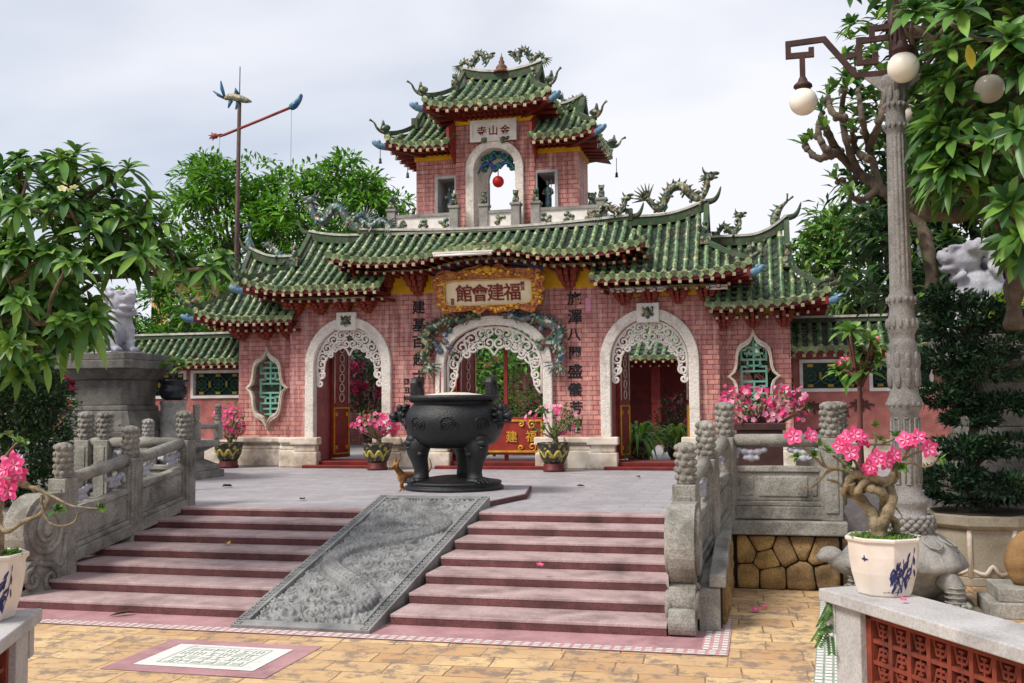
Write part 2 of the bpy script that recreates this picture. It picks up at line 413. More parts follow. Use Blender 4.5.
M['terracotta'] = plain('terracotta', hexs(136, 62, 44), hexs(112, 48, 35), 4, .85, .3, 24, grime=hexs(78,38,30), gscale=6)
M['glass_dark'] = plain('dark_glass', hexs(30, 44, 40), hexs(40, 60, 52), 3, .15)
# ================================================================== GROUND, TERRACE, STEPS
T = .77; RS = .11; TR_ = .5577
def flag_mat():
    t = NT('yellow_flagstone')
    vec = t.node('ShaderNodeMapping', Vector=t.tc.outputs['Object']); vec.inputs['Rotation'].default_value = (0, 0, radians(-2))
    n2 = t.n.new('ShaderNodeTexNoise'); n2.inputs['Scale'].default_value = 2.5; n2.inputs['Detail'].default_value = 3; t.l.new(vec.outputs[0], n2.inputs['Vector'])
    ds = t.n.new('ShaderNodeVectorMath'); ds.operation = 'MULTIPLY_ADD'; ds.inputs[1].default_value = (.06, .06, 0)
    t.l.new(n2.outputs['Color'], ds.inputs[0]); t.l.new(vec.outputs[0], ds.inputs[2])
    br = t.node('ShaderNodeTexBrick', Vector=ds.outputs[0]); br.offset = .43; br.squash = 1.35; br.squash_frequency = 3
    br.inputs['Color1'].default_value = hexs(222, 192, 142); br.inputs['Color2'].default_value = hexs(186, 146, 102); br.inputs['Mortar'].default_value = hexs(112, 84, 62)
    br.inputs['Scale'].default_value = 1; br.inputs['Brick Width'].default_value = .52; br.inputs['Row Height'].default_value = .33; br.inputs['Mortar Size'].default_value = .008; br.inputs['Mortar Smooth'].default_value = .25
    col = t.mix(t.ramp(t.noise(3.0, 6, .65), .40, .72), br.outputs['Color'], hexs(184, 150, 116))
    col = t.mix(t.math('MULTIPLY', t.ramp(t.noise(4.2, 7, .74), .50, .58), .75), col, hexs(120, 106, 98))
    col = t.mix(t.math('MULTIPLY', t.ramp(t.noise(60, 3, .6), .5, .8), .3), col, hexs(120, 92, 70))
    h = t.math('ADD', t.math('MULTIPLY', br.outputs['Fac'], -1.0), t.math('MULTIPLY', t.noise(18, 6, .7), .6)); t.bump(h, .5, .015)
    return t.fin(col, .72, .35)
def terrace_mat():
    t = NT('grey_terrace_paving')
    br = t.node('ShaderNodeTexBrick', Vector=t.tc.outputs['Object']); br.offset = .5
    br.inputs['Color1'].default_value = hexs(174, 170, 172); br.inputs['Color2'].default_value = hexs(156, 153, 156); br.inputs['Mortar'].default_value = hexs(108, 104, 106)
    br.inputs['Scale'].default_value = 1; br.inputs['Brick Width'].default_value = .6; br.inputs['Row Height'].default_value = .3; br.inputs['Mortar Size'].default_value = .006
    col = t.mix(t.ramp(t.noise(1.3, 6, .7), .4, .75), br.outputs['Color'], hexs(140, 136, 142))
    col = t.mix(t.math('MULTIPLY', t.ramp(t.noise(6, 6, .7), .5, .7), .35), col, hexs(196, 188, 190))
    t.bump(t.math('ADD', t.math('MULTIPLY', br.outputs['Fac'], -1.0), t.noise(12, 5)), .25, .01)
    return t.fin(col, .5, .4)
M['flag'] = flag_mat(); M['terrace'] = terrace_mat()
M['mosaic_white'] = plain('white_mosaic', hexs(226, 222, 216), hexs(206, 204, 198), 30, .6, .3, 60, grime=hexs(150,160,140), gscale=8, ga=.6, gb=.8)
M['pink_floor'] = stone_mat('pink_terrazzo', hexs(184, 142, 144), hexs(166, 122, 126), hexs(126, 94, 96), .5, .1, rough=.6)
b = MB(); b.box(-200, 200, -60, 400, -.5, -.006); o = b.build('ground', [plain('bare_ground', hexs(150,134,112), hexs(126,114,96), .6, .95, .3, 6)]); struct(o)
b = MB(); b.add([(-16,-11.5,0),(9,-11.5,0),(9,14,0),(-16,14,0)], [(0,1,2,3)]); struct(b.build('courtyard_paving', [M['flag']]))
# inlay, border strips at the foot of the steps
b = MB()
def sheet(mb, pts, z, mi=0): mb.add([(x, y, z) for x, y in pts], [tuple(range(len(pts)))], mi)
sheet(b, [(-7.6,-.47),(.45,-.47),(.62,.95),(.05,.95),(.05,.02),(-7.6,.02)], .005); struct(b.build('paved_threshold', [M['pink_floor']]))
b = MB()
def check_strip(mb, x0, x1, y0, y1, z, n, along):
    sheet(mb, [(x0,y0),(x1,y0),(x1,y1),(x0,y1)], z, 0)
    rows = 3
    for i in range(n):
        for r in range(rows):
            if along == 'x':
                a = lerp(x0, x1, (i+.18)/n); c = lerp(x0, x1, (i+.82)/n); e = lerp(y0, y1, (r+.2)/rows); f = lerp(y0, y1, (r+.8)/rows)
            else:
                e = lerp(y0, y1, (i+.18)/n); f = lerp(y0, y1, (i+.82)/n); a = lerp(x0, x1, (r+.2)/rows); c = lerp(x0, x1, (r+.8)/rows)
            sheet(mb, [(a,e),(c,e),(c,f),(a,f)], z+.003, 1)
check_strip(b, -7.6, .70, -.64, -.47, .009, 90, 'x'); check_strip(b, .46, .70, -.466, .9, .009, 14, 'y')
struct(b.build('mosaic_border_floor', [plain('pink_grout', hexs(196,150,150), hexs(176,130,132), 8, .7), M['mosaic_white']]))
b = MB(); sheet(b, [(1.28,-2.8),(1.50,-2.8),(1.86,2.7),(1.64,2.7)], .005, 0)
for i in range(54):
    for r in range(3):
        y0, y1 = lerp(-2.8, 2.7, (i+.12)/54), lerp(-2.8, 2.7, (i+.88)/54)
        xa = lambda y: 1.28+.36*(y+2.8)/5.5+.22*(r+.12)/3
        xb = lambda y: 1.28+.36*(y+2.8)/5.5+.22*(r+.88)/3
        sheet(b, [(xa(y0),y0),(xb(y0),y0),(xb(y1),y1),(xa(y1),y1)], .009, 1)
sheet(b, [(1.50,-2.8),(1.60,-2.8),(1.96,2.7),(1.86,2.7)], .007, 2)
struct(b.build('mosaic_kerb_floor', [plain('grey_green_grout', hexs(150,164,146), hexs(124,140,124), 8, .8), M['mosaic_white'], M['pink_floor']]))
b = MB(); sheet(b, [(-4.42,-2.12),(-2.9,-2.12),(-2.9,-1.0),(-4.42,-1.0)], .005, 0); sheet(b, [(-4.22,-1.94),(-3.1,-1.94),(-3.1,-1.18),(-4.22,-1.18)], .009, 1)
random.seed(21)
for i in range(6):
    for j in range(4):
        x = -4.02+i*.125; y = -1.80+j*.13
        for k in range(3):
            if rnd(0,1) < .5: a, c, e, f = x, x+.10, y+k*.04, y+k*.04+.010
            else: a, c, e, f = x+k*.04, x+k*.04+.010, y, y+.10
            sheet(b, [(a,e),(c,e),(c,f),(a,f)], .0125+.0004*k, 2)
for (a,c,e,f) in ((-4.06,-3.26,-1.84,-1.832),(-4.06,-3.26,-1.27,-1.262),(-4.06,-4.052,-1.84,-1.262),(-3.268,-3.26,-1.84,-1.262)): sheet(b, [(a,e),(c,e),(c,f),(a,f)], .0145, 2)
struct(b.build('inlaid_floor_panel', [M['pink_floor'], M['mosaic_white'], plain('green_inlay', hexs(146,166,144), None, rough=.7)]))

# terrace body and top
b = MB(); b.prism([(-16,3.62),(-7.0,3.62),(-7.0,3.5),(.40,3.5),(.62,2.9),(1.84,2.9),(1.84,7.5),(13,7.5),(13,40),(-16,40)], 0, T, 'z'); struct(b.build('terrace', [M['terrace']]))
# steps
def flight(x0, x1):
    b = MB()
    for k in range(7):
        y0 = k*TR_; z = (k+1)*RS
        y1 = 3.5 if k < 6 else 3.42
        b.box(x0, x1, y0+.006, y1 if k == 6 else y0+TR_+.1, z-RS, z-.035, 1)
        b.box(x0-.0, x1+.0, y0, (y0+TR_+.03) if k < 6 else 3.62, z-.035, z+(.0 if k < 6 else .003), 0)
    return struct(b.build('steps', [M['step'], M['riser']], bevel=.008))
flight(-7.35, -4.09); flight(-2.62, .12)
b = MB(); b.box(-7.66, -7.34, -.02, .53, 0, RS); struct(b.build('steps', [M['step']], bevel=.008))
# pad under the censer
b = MB(); b.prism([(-4.28,4.02),(-2.68,4.02),(-2.42,5.3),(-2.7,6.9),(-4.5,6.9),(-4.5,5.3)], T-.02, .84, 'z'); struct(b.build('censer_platform_floor', [M['riser']], bevel=.01))
b = MB(); b.prism([(-4.26,4.05),(-2.70,4.05),(-2.45,5.31),(-2.72,6.87),(-4.48,6.87),(-4.48,5.31)], .84, .846, 'z'); struct(b.build('platform_paving', [M['terrace']]))

# ---------------------------------------------------------------- carved dragon ramp
ramp = thing('carved_ramp', (-3.4, 1.8, 0), 'sloping grey stone slab carved with dragons and clouds between the two flights of red steps', 'carved slab')
B0, B1 = Vector((-4.13, -.43, -.02)), Vector((-2.67, -.43, -.02)); E0, E1 = Vector((-4.27, 4.06, .86)), Vector((-2.66, 4.06, .86))
def RP(s, t, h=0):
    p = (B0*(1-s)+B1*s)*(1-t)+(E0*(1-s)+E1*s)*t
    return Vector((p.x, p.y-h*.18, p.z+h))
b = MB(); FW, FT = .085, .03
def quadblock(mb, s0, s1, t0, t1, h0, h1, mi=0):
    q = [(s0,t0),(s1,t0),(s1,t1),(s0,t1)]
    vs = [tuple(RP(s, t, h0)) for s, t in q]+[tuple(RP(s, t, h1)) for s, t in q]
    mb.add(vs, [(0,3,2,1),(4,5,6,7),(0,1,5,4),(1,2,6,5),(2,3,7,6),(3,0,4,7)], mi)
for s0, s1, t0, t1 in ((0,FW,0,1),(1-FW,1,0,1),(FW,1-FW,0,FT),(FW,1-FW,1-FT,1)): quadblock(b, s0, s1, t0, t1, -.04, .055)
for s0, s1, t0, t1 in ((FW-.012,FW+.012,FT,1-FT),(1-FW-.012,1-FW+.012,FT,1-FT)): quadblock(b, s0, s1, t0, t1, 0, .07)
sk = [tuple(RP(0,0,-.04)), tuple(RP(1,0,-.04)), tuple(RP(1,1,-.04)), tuple(RP(0,1,-.04))]
b.add(sk+[(x, y, min(0.0, z)) for x, y, z in sk], [(0,1,5,4),(1,2,6,5),(3,0,4,7),(2,3,7,6)])
# key-pattern studs along the borders
for s in (FW/2, 1-FW/2):
    for i in range(46):
        t = (i+.5)/46; quadblock(b, s-.022, s+.022, t-.007, t-.003, .05, .066); quadblock(b, s-.022, s-.012, t-.007, t+.006, .05, .066); quadblock(b, s+.005, s+.022, t+.001, t+.005, .05, .066)
b.build('slab_border', [M['slab']], ramp)
NX, NY = 170, 520
def path_pt(q):   # two dragons, one above the other
    return .5+.30*sin(q*2*pi*1.55+.6), .06+.88*q
PP = [path_pt(i/260) for i in range(261)]
AS = 3.1
vs = []; 
import bisect
for j in range(NY+1):
    t = FT+(1-2*FT)*j/NY
    i0 = int(((t-.06)/.88)*260); lo, hi = max(0, i0-34), min(260, i0+34)
    for i in range(NX+1):
        s = FW+(1-2*FW)*i/NX
        best = 9; bi = lo
        for k in range(lo, hi+1, 2):
            dd = (s-PP[k][0])**2+((t-PP[k][1])*AS)**2
            if dd < best: best = dd; bi = k
        dd = sqrt(best); q = bi/260
        w = .052*(.5+.9*sin(pi*((q*2) % 1)))+.016
        h = 0
        n1 = mnoise.noise(Vector((s*5, t*AS*5, 1.3))); n2 = mnoise.noise(Vector((s*15, t*AS*15, 7.7)))
        # curling clouds: spirals round scattered centres, cut with a crisp edge
        cx, cz = s*5.2+n1*.35, t*AS*5.2+n2*.08; ix, iz = math.floor(cx), math.floor(cz); ux, uz = cx-ix-.5, cz-iz-.5
        rr0 = hypot(ux, uz); sw = sin(rr0*30-atan2(uz, ux)*(1 if (ix+iz) % 2 else -1)*1.0)
        h = .034*(1/(1+math.exp(-10*sw)))*max(0, 1-rr0*.9)+.030*(1/(1+math.exp(-14*(n1+.25*n2+.05))))
        h += .016*abs(sin(n1*16+s*9))**.5*(.4+.6*max(0, n2+.3))
        if dd < w:
            r = dd/w; sc = abs(sin(q*210+dd*34))*abs(sin(q*210-dd*34))
            h = .03+.055*sqrt(max(0, 1-r*r))+.026*sc**.7
        elif dd < w*1.5: h = .022*max(0, sin(q*420))+.004
        if t < .24 and s > .12: h += .03*max(0, sin(s*70+n1*5))*max(0, sin(t*AS*60+n2*3))
        edge = min(i, NX-i, j, NY-j); h *= min(1, edge/3)
        p = RP(s, t, h+.002); vs.append((p.x, p.y, p.z))
b = MB(); b.add(vs, [(j*(NX+1)+i, j*(NX+1)+i+1, (j+1)*(NX+1)+i+1, (j+1)*(NX+1)+i) for j in range(NY) for i in range(NX)], 0, True)
b.build('dragon_relief', [M['slab']], ramp)

# ---------------------------------------------------------------- stone balustrades
def carved_post(par, x, y, zb, zt, w=.24, fin=.43, rot=0, name='post'):
    b = MB(); Mr = rotz(rot)
    b.obox((x, y, (zb+zt)/2), (w, w, zt-zb), Mr); b.obox((x, y, (zb+zt)/2), (w*.62, w+.03, (zt-zb)*.82), Mr); b.obox((x, y, (zb+zt)/2), (w+.03, w*.62, (zt-zb)*.82), Mr)
    p = b.build(name, [M['stone_warm']], par, bevel=.012)
    b = MB(); r0 = w*.40; prof = [(r0*.9, 0), (r0*1.02, .02)]
    rows = 5; n = 20
    for i in range(rows*4+1): prof.append((r0, .03+(fin-.06)*i/(rows*4)))
    prof += [(r0*.75, fin-.012), (.002, fin)]
    def mod(th, z, i):
        if i < 2 or z > fin-.025: return 1
        k = (z-.03)/(fin-.06)*rows
        return .93+.08*abs(sin(k*pi))**.6
    b.lathe(prof, (x, y, zt), 24, 0, True, mod)
    for rw in range(rows):
        for k in range(7):
            th = 2*pi*k/7+rw*.45+.1*sin(k*5+rw*3); zz_ = zt+.03+(fin-.06)*(rw+.5+.12*sin(k*2.1+rw))/rows
            b.ell((x+r0*.90*cos(th), y+r0*.90*sin(th), zz_), (w*.16,w*.16,.036), 8)
            q = [(x+(r0*1.03)*cos(th+.22*cos(j)), y+(r0*1.03)*sin(th+.22*cos(j)), zz_+.028*sin(j)) for j in [pi*.1*i for i in range(14)]]; b.tube(q, .008, 4)
    b.build('cloud_finial', [M['stone_warm']], p)
    return p
def cloud_bracket(mb, c, d, z, sc=1.0, tilt=0):
    """pale carved cloud between two rails; d is the run's direction"""
    n = Vector((-d.y, d.x, 0)).normalized(); u = Vector((d.x, d.y, 0)).normalized()
    for x, dz, r in ((0,-.05,.055),(0,.02,.05),(-.08,.03,.055),(.08,.03,.055),(-.15,.05,.045),(.15,.05,.045),(-.07,-.05,.035),(.07,-.05,.035)):
        p = c+u*x*sc+Vector((0,0,z+dz*sc+x*sc*tilt))
        Mr = Matrix((u, n, Vector((0,0,1)))).transposed()
        mb.ell(p, (r*sc, .045*sc, r*sc*.85), 8, 0, Mr)
def section(par, a, za, c, zc, hb=.0, ht=.90, w=.2, panel=True):
    """rails and panel between two posts; za, zc: height of the coping under the panel"""
    a = Vector((a[0], a[1], 0)); c = Vector((c[0], c[1], 0)); d = (c-a); L = d.length; d.normalize(); n = Vector((-d.y, d.x, 0))
    tl = (zc-za)/L
    def P(t, h): return Vector((a.x+d.x*L*t, a.y+d.y*L*t, lerp(za, zc, t)+h))
    b = MB()
    def slab(t0, t1, h0, h1, wd, mi=0):
        vs = []
        for hh in (h0, h1):
            for t, sgn in ((t0,-1),(t1,-1),(t1,1),(t0,1)):
                vs.append(tuple(P(t, hh)+n*sgn*wd/2))
        b.add(vs, [(0,3,2,1),(4,5,6,7),(0,1,5,4),(1,2,6,5),(2,3,7,6),(3,0,4,7)], mi)
    slab(0, 1, -.09, .06, w*1.15); slab(0, 1, .06, .12, w*.85); slab(0, 1, .12, .46, w*.5)
    m = .12/L*1.2
    slab(m*1.1, .27, .18, .40, w*.62); slab(.31, .78, .17, .41, w*.64); slab(.82, 1-m*1.1, .18, .40, w*.62)
    slab(0, 1, .46, .53, w*.78)
    bd = b.build('panel', [M['stone_warm']], par, bevel=.014)
    b = MB(); b.tube([P(0, ht-.1), P(1, ht-.1)], .078, 12, 0, True); b.build('rail', [M['stone_warm']], par)
    k = 2 if L > 1.0 else 1
    for t, q in [((i+.5)/k, 1.0) for i in range(k)]+[(.07, .75), (.93, .75)]:
        b = MB(); cloud_bracket(b, P(t, 0)-Vector((0,0,P(t,0).z)), d, P(t, .67).z, q, tl); b.build('cloud_bracket', [M['stone_lav']], par, remesh=.012)
def drum_stone(par, x, yp, zt, wd=.27, dirx=0):
    """scrolled end stone in front of the first post, thickness wd"""
    out = []
    lob = [((-.36, zt*.62), .40, 95, 262), ((-.55, zt*.235), .17, 100, 250), ((-.68, zt*.10+.0), .14, 110, 268)]
    pts = [(0, zt*.92)]
    for (cy_l, cz_l), r, a0, a1 in lob:
        for i in range(13):
            a = radians(lerp(a0, a1, i/12)); pts.append((cy_l+r*cos(a)*1.0, max(.02, cz_l+r*sin(a))))
    pts += [(-.66, .0), (0, .0)]
    b = MB()
    poly = [(yp+p[0], p[1]) for p in pts]
    b.prism(poly, x-wd/2, x+wd/2, 'x')
    o = b.build('scroll_stone', [M['stone_warm']], par, bevel=.035, seg=3)
    b = MB()
    for sx in (-1, 1):
        xx = x+sx*(wd/2+.004)
        for (cy_l, cz_l), r, tn, dr in (((-.36, zt*.62), .33, 2.0, 1), ((-.30, zt*.17), .15, 1.5, -1), ((-.60, zt*.20), .12, 1.4, 1)):
            q = []
            for i in range(30):
                tt = i/29; a = pi/2+dr*tn*2*pi*tt; rr = r*(1-.8*tt); q.append((xx, yp+cy_l+rr*cos(a), cz_l+rr*sin(a)))
            b.tube(q, [.04*(1-.4*i/29) for i in range(30)], 7)
        b.ell((xx, yp-.36, zt*.62), (.045,.09,.09), 10)
        b.tube(smooth_path([(xx, yp-.05, zt*.55),(xx, yp-.10, zt*.3),(xx, yp-.30, zt*.30),(xx, yp-.52, zt*.34)],4), .035, 6)
    b.build('scroll_relief', [M['stone_warm']], o)
def balustrade(label, pts, name='stone_balustrade', fin=.43, w=.24, drum=False, ends=(True, True), group=None, dw=.27):
    """pts: (x, y, z of coping, z of post foot, z of post top)"""
    t = thing(name, (pts[0][0], pts[0][1], pts[0][3]), label, 'balustrade', group)
    for i, (x, y, zc, zf, zt) in enumerate(pts):
        if (i == 0 and not ends[0]) or (i == len(pts)-1 and not ends[1]): continue
        dx, dy = (pts[min(i+1, len(pts)-1)][0]-pts[max(i-1,0)][0], pts[min(i+1, len(pts)-1)][1]-pts[max(i-1,0)][1])
        carved_post(t, x, y, zf, zt, w, fin, atan2(dy, dx))
    for p, q in zip(pts[:-1], pts[1:]): section(t, (p[0], p[1]), p[2], (q[0], q[1]), q[2], ht=p[4]-p[2]+.06)
    if drum: drum_stone(t, pts[0][0], pts[0][1]-.08, 1.30, dw)
    return t
LB = [(-7.12,.96,.42,.10,1.35),(-7.12,2.31,.62,.40,1.52),(-7.12,3.62,.82,.66,1.71)]
balustrade('sloping grey balustrade with cloud-carved posts left of the red steps, ending in a scrolled stone', LB, drum=True)
RB = [(.26,.86,.42,.10,1.36),(.41,1.95,.64,.40,1.56),(.59,2.86,.86,.66,1.77)]
balustrade('sloping grey balustrade right of the red steps, its scrolled stone seen end-on', RB, drum=True, dw=.25)
balustrade('short level balustrade above the rough yellow stone wall', [(.59,2.86,.90,.9,1.77),(1.80,2.86,.90,.80,1.76)], ends=(False, True))
balustrade('balustrade running back from the corner above the yellow stone wall behind the lamp post', [(1.80,2.86,.95,.9,1.76),(1.98,4.6,.95,.82,1.76),(2.15,6.4,.95,.82,1.76)], ends=(False, True))
balustrade('level balustrade along the terrace edge left of the steps, below the lion pedestal', [(-7.12,3.62,.82,.7,1.71),(-8.45,3.66,.82,.7,1.71),(-8.78,3.66,.82,.7,1.71),(-10.2,3.66,.82,.7,1.71)], ends=(False, True))
# ledge and rough stone wall under the right rail, side wall of the steps
b = MB(); b.box(.50, 1.96, 2.62, 3.1, .64, .80); b.box(1.72, 2.0, 3.1, 7.4, .64, .80)
b.prism([(.30,.54),(2.62,.80),(2.62,.68),(.30,.42)], .50, .66, 'x')
led = thing('terrace_wall', (.7, 2.7, 0), 'rough yellow stone retaining wall with dark joints under a grey ledge right of the steps', 'retaining wall')
b.build('ledge', [M['stone_warm']], led, bevel=.015)
b = MB(); b.prism([(.32,.0),(2.72,.0),(2.72,.66),(.86,.47),(.32,.41)], .40, .60, 'x'); b.build('side_block', [M['stone_warm']], led, bevel=.01)
b = MB(); b.box(.66, 1.86, 2.74, 3.0, 0, .64); b.box(1.86, 1.90, 2.74, 7.4, 0, .64); b.prism([(.45,.0),(2.75,.0),(2.75,.66),(.45,.42)], .598, .612, 'x'); b.build('mortar_bed', [plain('dark_joint', hexs(44,36,30), hexs(34,28,24), 8, .95, .5, 30)], led)
random.seed(14)
def rough_stones(par, P, w, h, n):
    """polygonal boulders: a relaxed Voronoi tiling of the w x h face, each cell a domed stone; P(a, z, out) -> point"""
    pts = [(rnd(0, w), rnd(0, h)) for _ in range(n)]
    for it in range(2):
        acc = [[0, 0, 0] for _ in pts]
        for i in range(40):
            for j in range(24):
                x, z = (i+.5)/40*w, (j+.5)/24*h
                k = min(range(n), key=lambda q: (pts[q][0]-x)**2+(pts[q][1]-z)**2)
                acc[k][0] += x; acc[k][1] += z; acc[k][2] += 1
        pts = [((a/c, bb/c) if c else p) for (a, bb, c), p in zip(acc, pts)]
    b = MB()
    for k, (px, pz) in enumerate(pts):
        poly = [(0,0),(w,0),(w,h),(0,h)]
        for q, (qx, qz) in enumerate(pts):
            if q == k: continue
            mx_, mz_ = (px+qx)/2, (pz+qz)/2; nx, nz_ = qx-px, qz-pz; out = []
            for i in range(len(poly)):
                a, c = poly[i], poly[(i+1) % len(poly)]
                da = (a[0]-mx_)*nx+(a[1]-mz_)*nz_; dc = (c[0]-mx_)*nx+(c[1]-mz_)*nz_
                if da <= 0: out.append(a)
                if da*dc < 0: tt = da/(da-dc); out.append((lerp(a[0],c[0],tt), lerp(a[1],c[1],tt)))
            poly = out
            if len(poly) < 3: break
        if len(poly) < 3: continue
        cx = sum(p[0] for p in poly)/len(poly); cz = sum(p[1] for p in poly)/len(poly)
        # round the corners, resample
        fine = []
        for i in range(len(poly)):
            a, c = poly[i], poly[(i+1) % len(poly)]
            for j in range(4): fine.append((lerp(a[0],c[0],j/4), lerp(a[1],c[1],j/4)))
        m = len(fine); fine = [((fine[i-1][0]+5*fine[i][0]+fine[(i+1)%m][0])/7, (fine[i-1][1]+5*fine[i][1]+fine[(i+1)%m][1])/7) for i in range(m)]
        rings = []; hgt = rnd(.035,.06)
        for kk, (f, o) in enumerate(((.965,0),(.95,.62),(.89,.92),(.55,1.0))):
            rings.append([P(cx+(x-cx)*f, cz+(z-cz)*f, o*hgt+(.030*mnoise.noise(Vector((x*7+k, z*7, kk*.6))) if kk else 0)) for x, z in fine])
        vs = [tuple(p) for r in rings for p in r]+[tuple(P(cx, cz, hgt*1.03))]; fs = []
        for r in range(3):
            for i in range(m): j = (i+1) % m; fs.append((r*m+i, r*m+j, (r+1)*m+j, (r+1)*m+i))
        for i in range(m): fs.append((3*m+i, 3*m+(i+1)%m, 4*m))
        b.add(vs, fs, k % 2, True)
    b.build('boulder_facing', [stone_mat('yellow_boulder', hexs(196,160,100), hexs(154,120,72), hexs(84,72,54), .9, 1.0), stone_mat('brown_boulder', hexs(172,140,96), hexs(136,106,70), hexs(74,62,50), .9, 1.0)], par)
rough_stones(led, lambda a, z, o: Vector((.70+a, 2.74-o, z)), 1.17, .63, 10)
rough_stones(led, lambda a, z, o: Vector((.612+o, 2.72-a, z*lerp(1.12, .78, a/2.1))), 2.1, .56, 12)
# ================================================================== THE GATE (local: u across, v back, z up)
GX, GY, T0 = -4.78, 12.45, .77
G = (GX, GY, 0)
gate = thing('temple_gate', (GX, GY, T0), 'three-arched pink brick temple gate with green tiled roofs and a small tower on top', 'gate')
CTX = {'off': G, 'par': gate}
def gm(): return MB(CTX['off'])

def ell_arch(c, hw, zs, rise, n=28, zb=None, p=2.0):
    """open outline from left foot over the arch to right foot"""
    pts = []
    if zb is not None: pts.append((c-hw, zb))
    for i in range(n+1):
        th = pi - pi*i/n
        cx, sx = cos(th), sin(th)
        q = (abs(cx)**p+abs(sx)**p)**(-1/p)
        pts.append((c+hw*cx*q, zs+rise*sx*q))
    if zb is not None: pts.append((c+hw, zb))
    return pts
def arch_wall(mb, u0, u1, z0, z1, v0, v1, c, hw, zs, rise, mi=0, mi_in=1, n=28, p=2.0):
    """a wall from u0 to u1 with an arched opening through it"""
    a = ell_arch(c, hw, zs, rise, n, None, p)
    mb.box(u0, c-hw, v0, v1, z0, z1, mi); mb.box(c+hw, u1, v0, v1, z0, z1, mi)
    vs = []; fs = []
    for v in (v0, v1):
        for x, z in a: vs.append((x, v, z))
        for x, z in a: vs.append((x, v, z1))
    k = n+1
    for i in range(n):
        fs.append((i, i+1, k+i+1, k+i)); fs.append((2*k+i+1, 2*k+i, 3*k+i, 3*k+i+1))
    mb.add(vs, fs, mi)
    vs = [(x, v0, z) for x, z in a]+[(x, v1, z) for x, z in a]
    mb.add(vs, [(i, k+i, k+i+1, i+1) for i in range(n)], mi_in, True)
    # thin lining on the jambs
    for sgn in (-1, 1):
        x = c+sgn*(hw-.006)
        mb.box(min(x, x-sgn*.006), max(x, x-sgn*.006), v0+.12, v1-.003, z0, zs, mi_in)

ARCH = [(-3.47, 1.06, .84, 3.10, 1.13, .91), (0.0, 1.345, 1.135, 3.04, 1.13, .92), (3.47, 1.06, .84, 3.10, 1.13, .91)]
b = gm()
WB = 1.0     # wall thickness at the arches
arch_wall(b, -4.95, -1.9, T0, 4.86, 0, WB, -3.47, .86, 3.10, .93, 0, 1)
arch_wall(b, -1.9, 1.9, T0, 5.3, 0, WB, 0, 1.155, 3.04, .94, 0, 1, p=2.2)
arch_wall(b, 1.9, 4.95, T0, 4.86, 0, WB, 3.47, .86, 3.10, .93, 0, 1)
b.box(-3.0, -1.9, .003, WB, 4.86, 5.3); b.box(1.9, 3.0, .003, WB, 4.86, 5.3)
b.box(-2.9, 2.9, .2, 2.2, 5.3, 6.04)
b.box(-4.8, -3.2, .35, 1.0, 4.86, 5.5); b.box(3.2, 4.8, .35, 1.0, 4.86, 5.5)
b.build('brick_wall', [M['brick'], M['reveal']], gate)

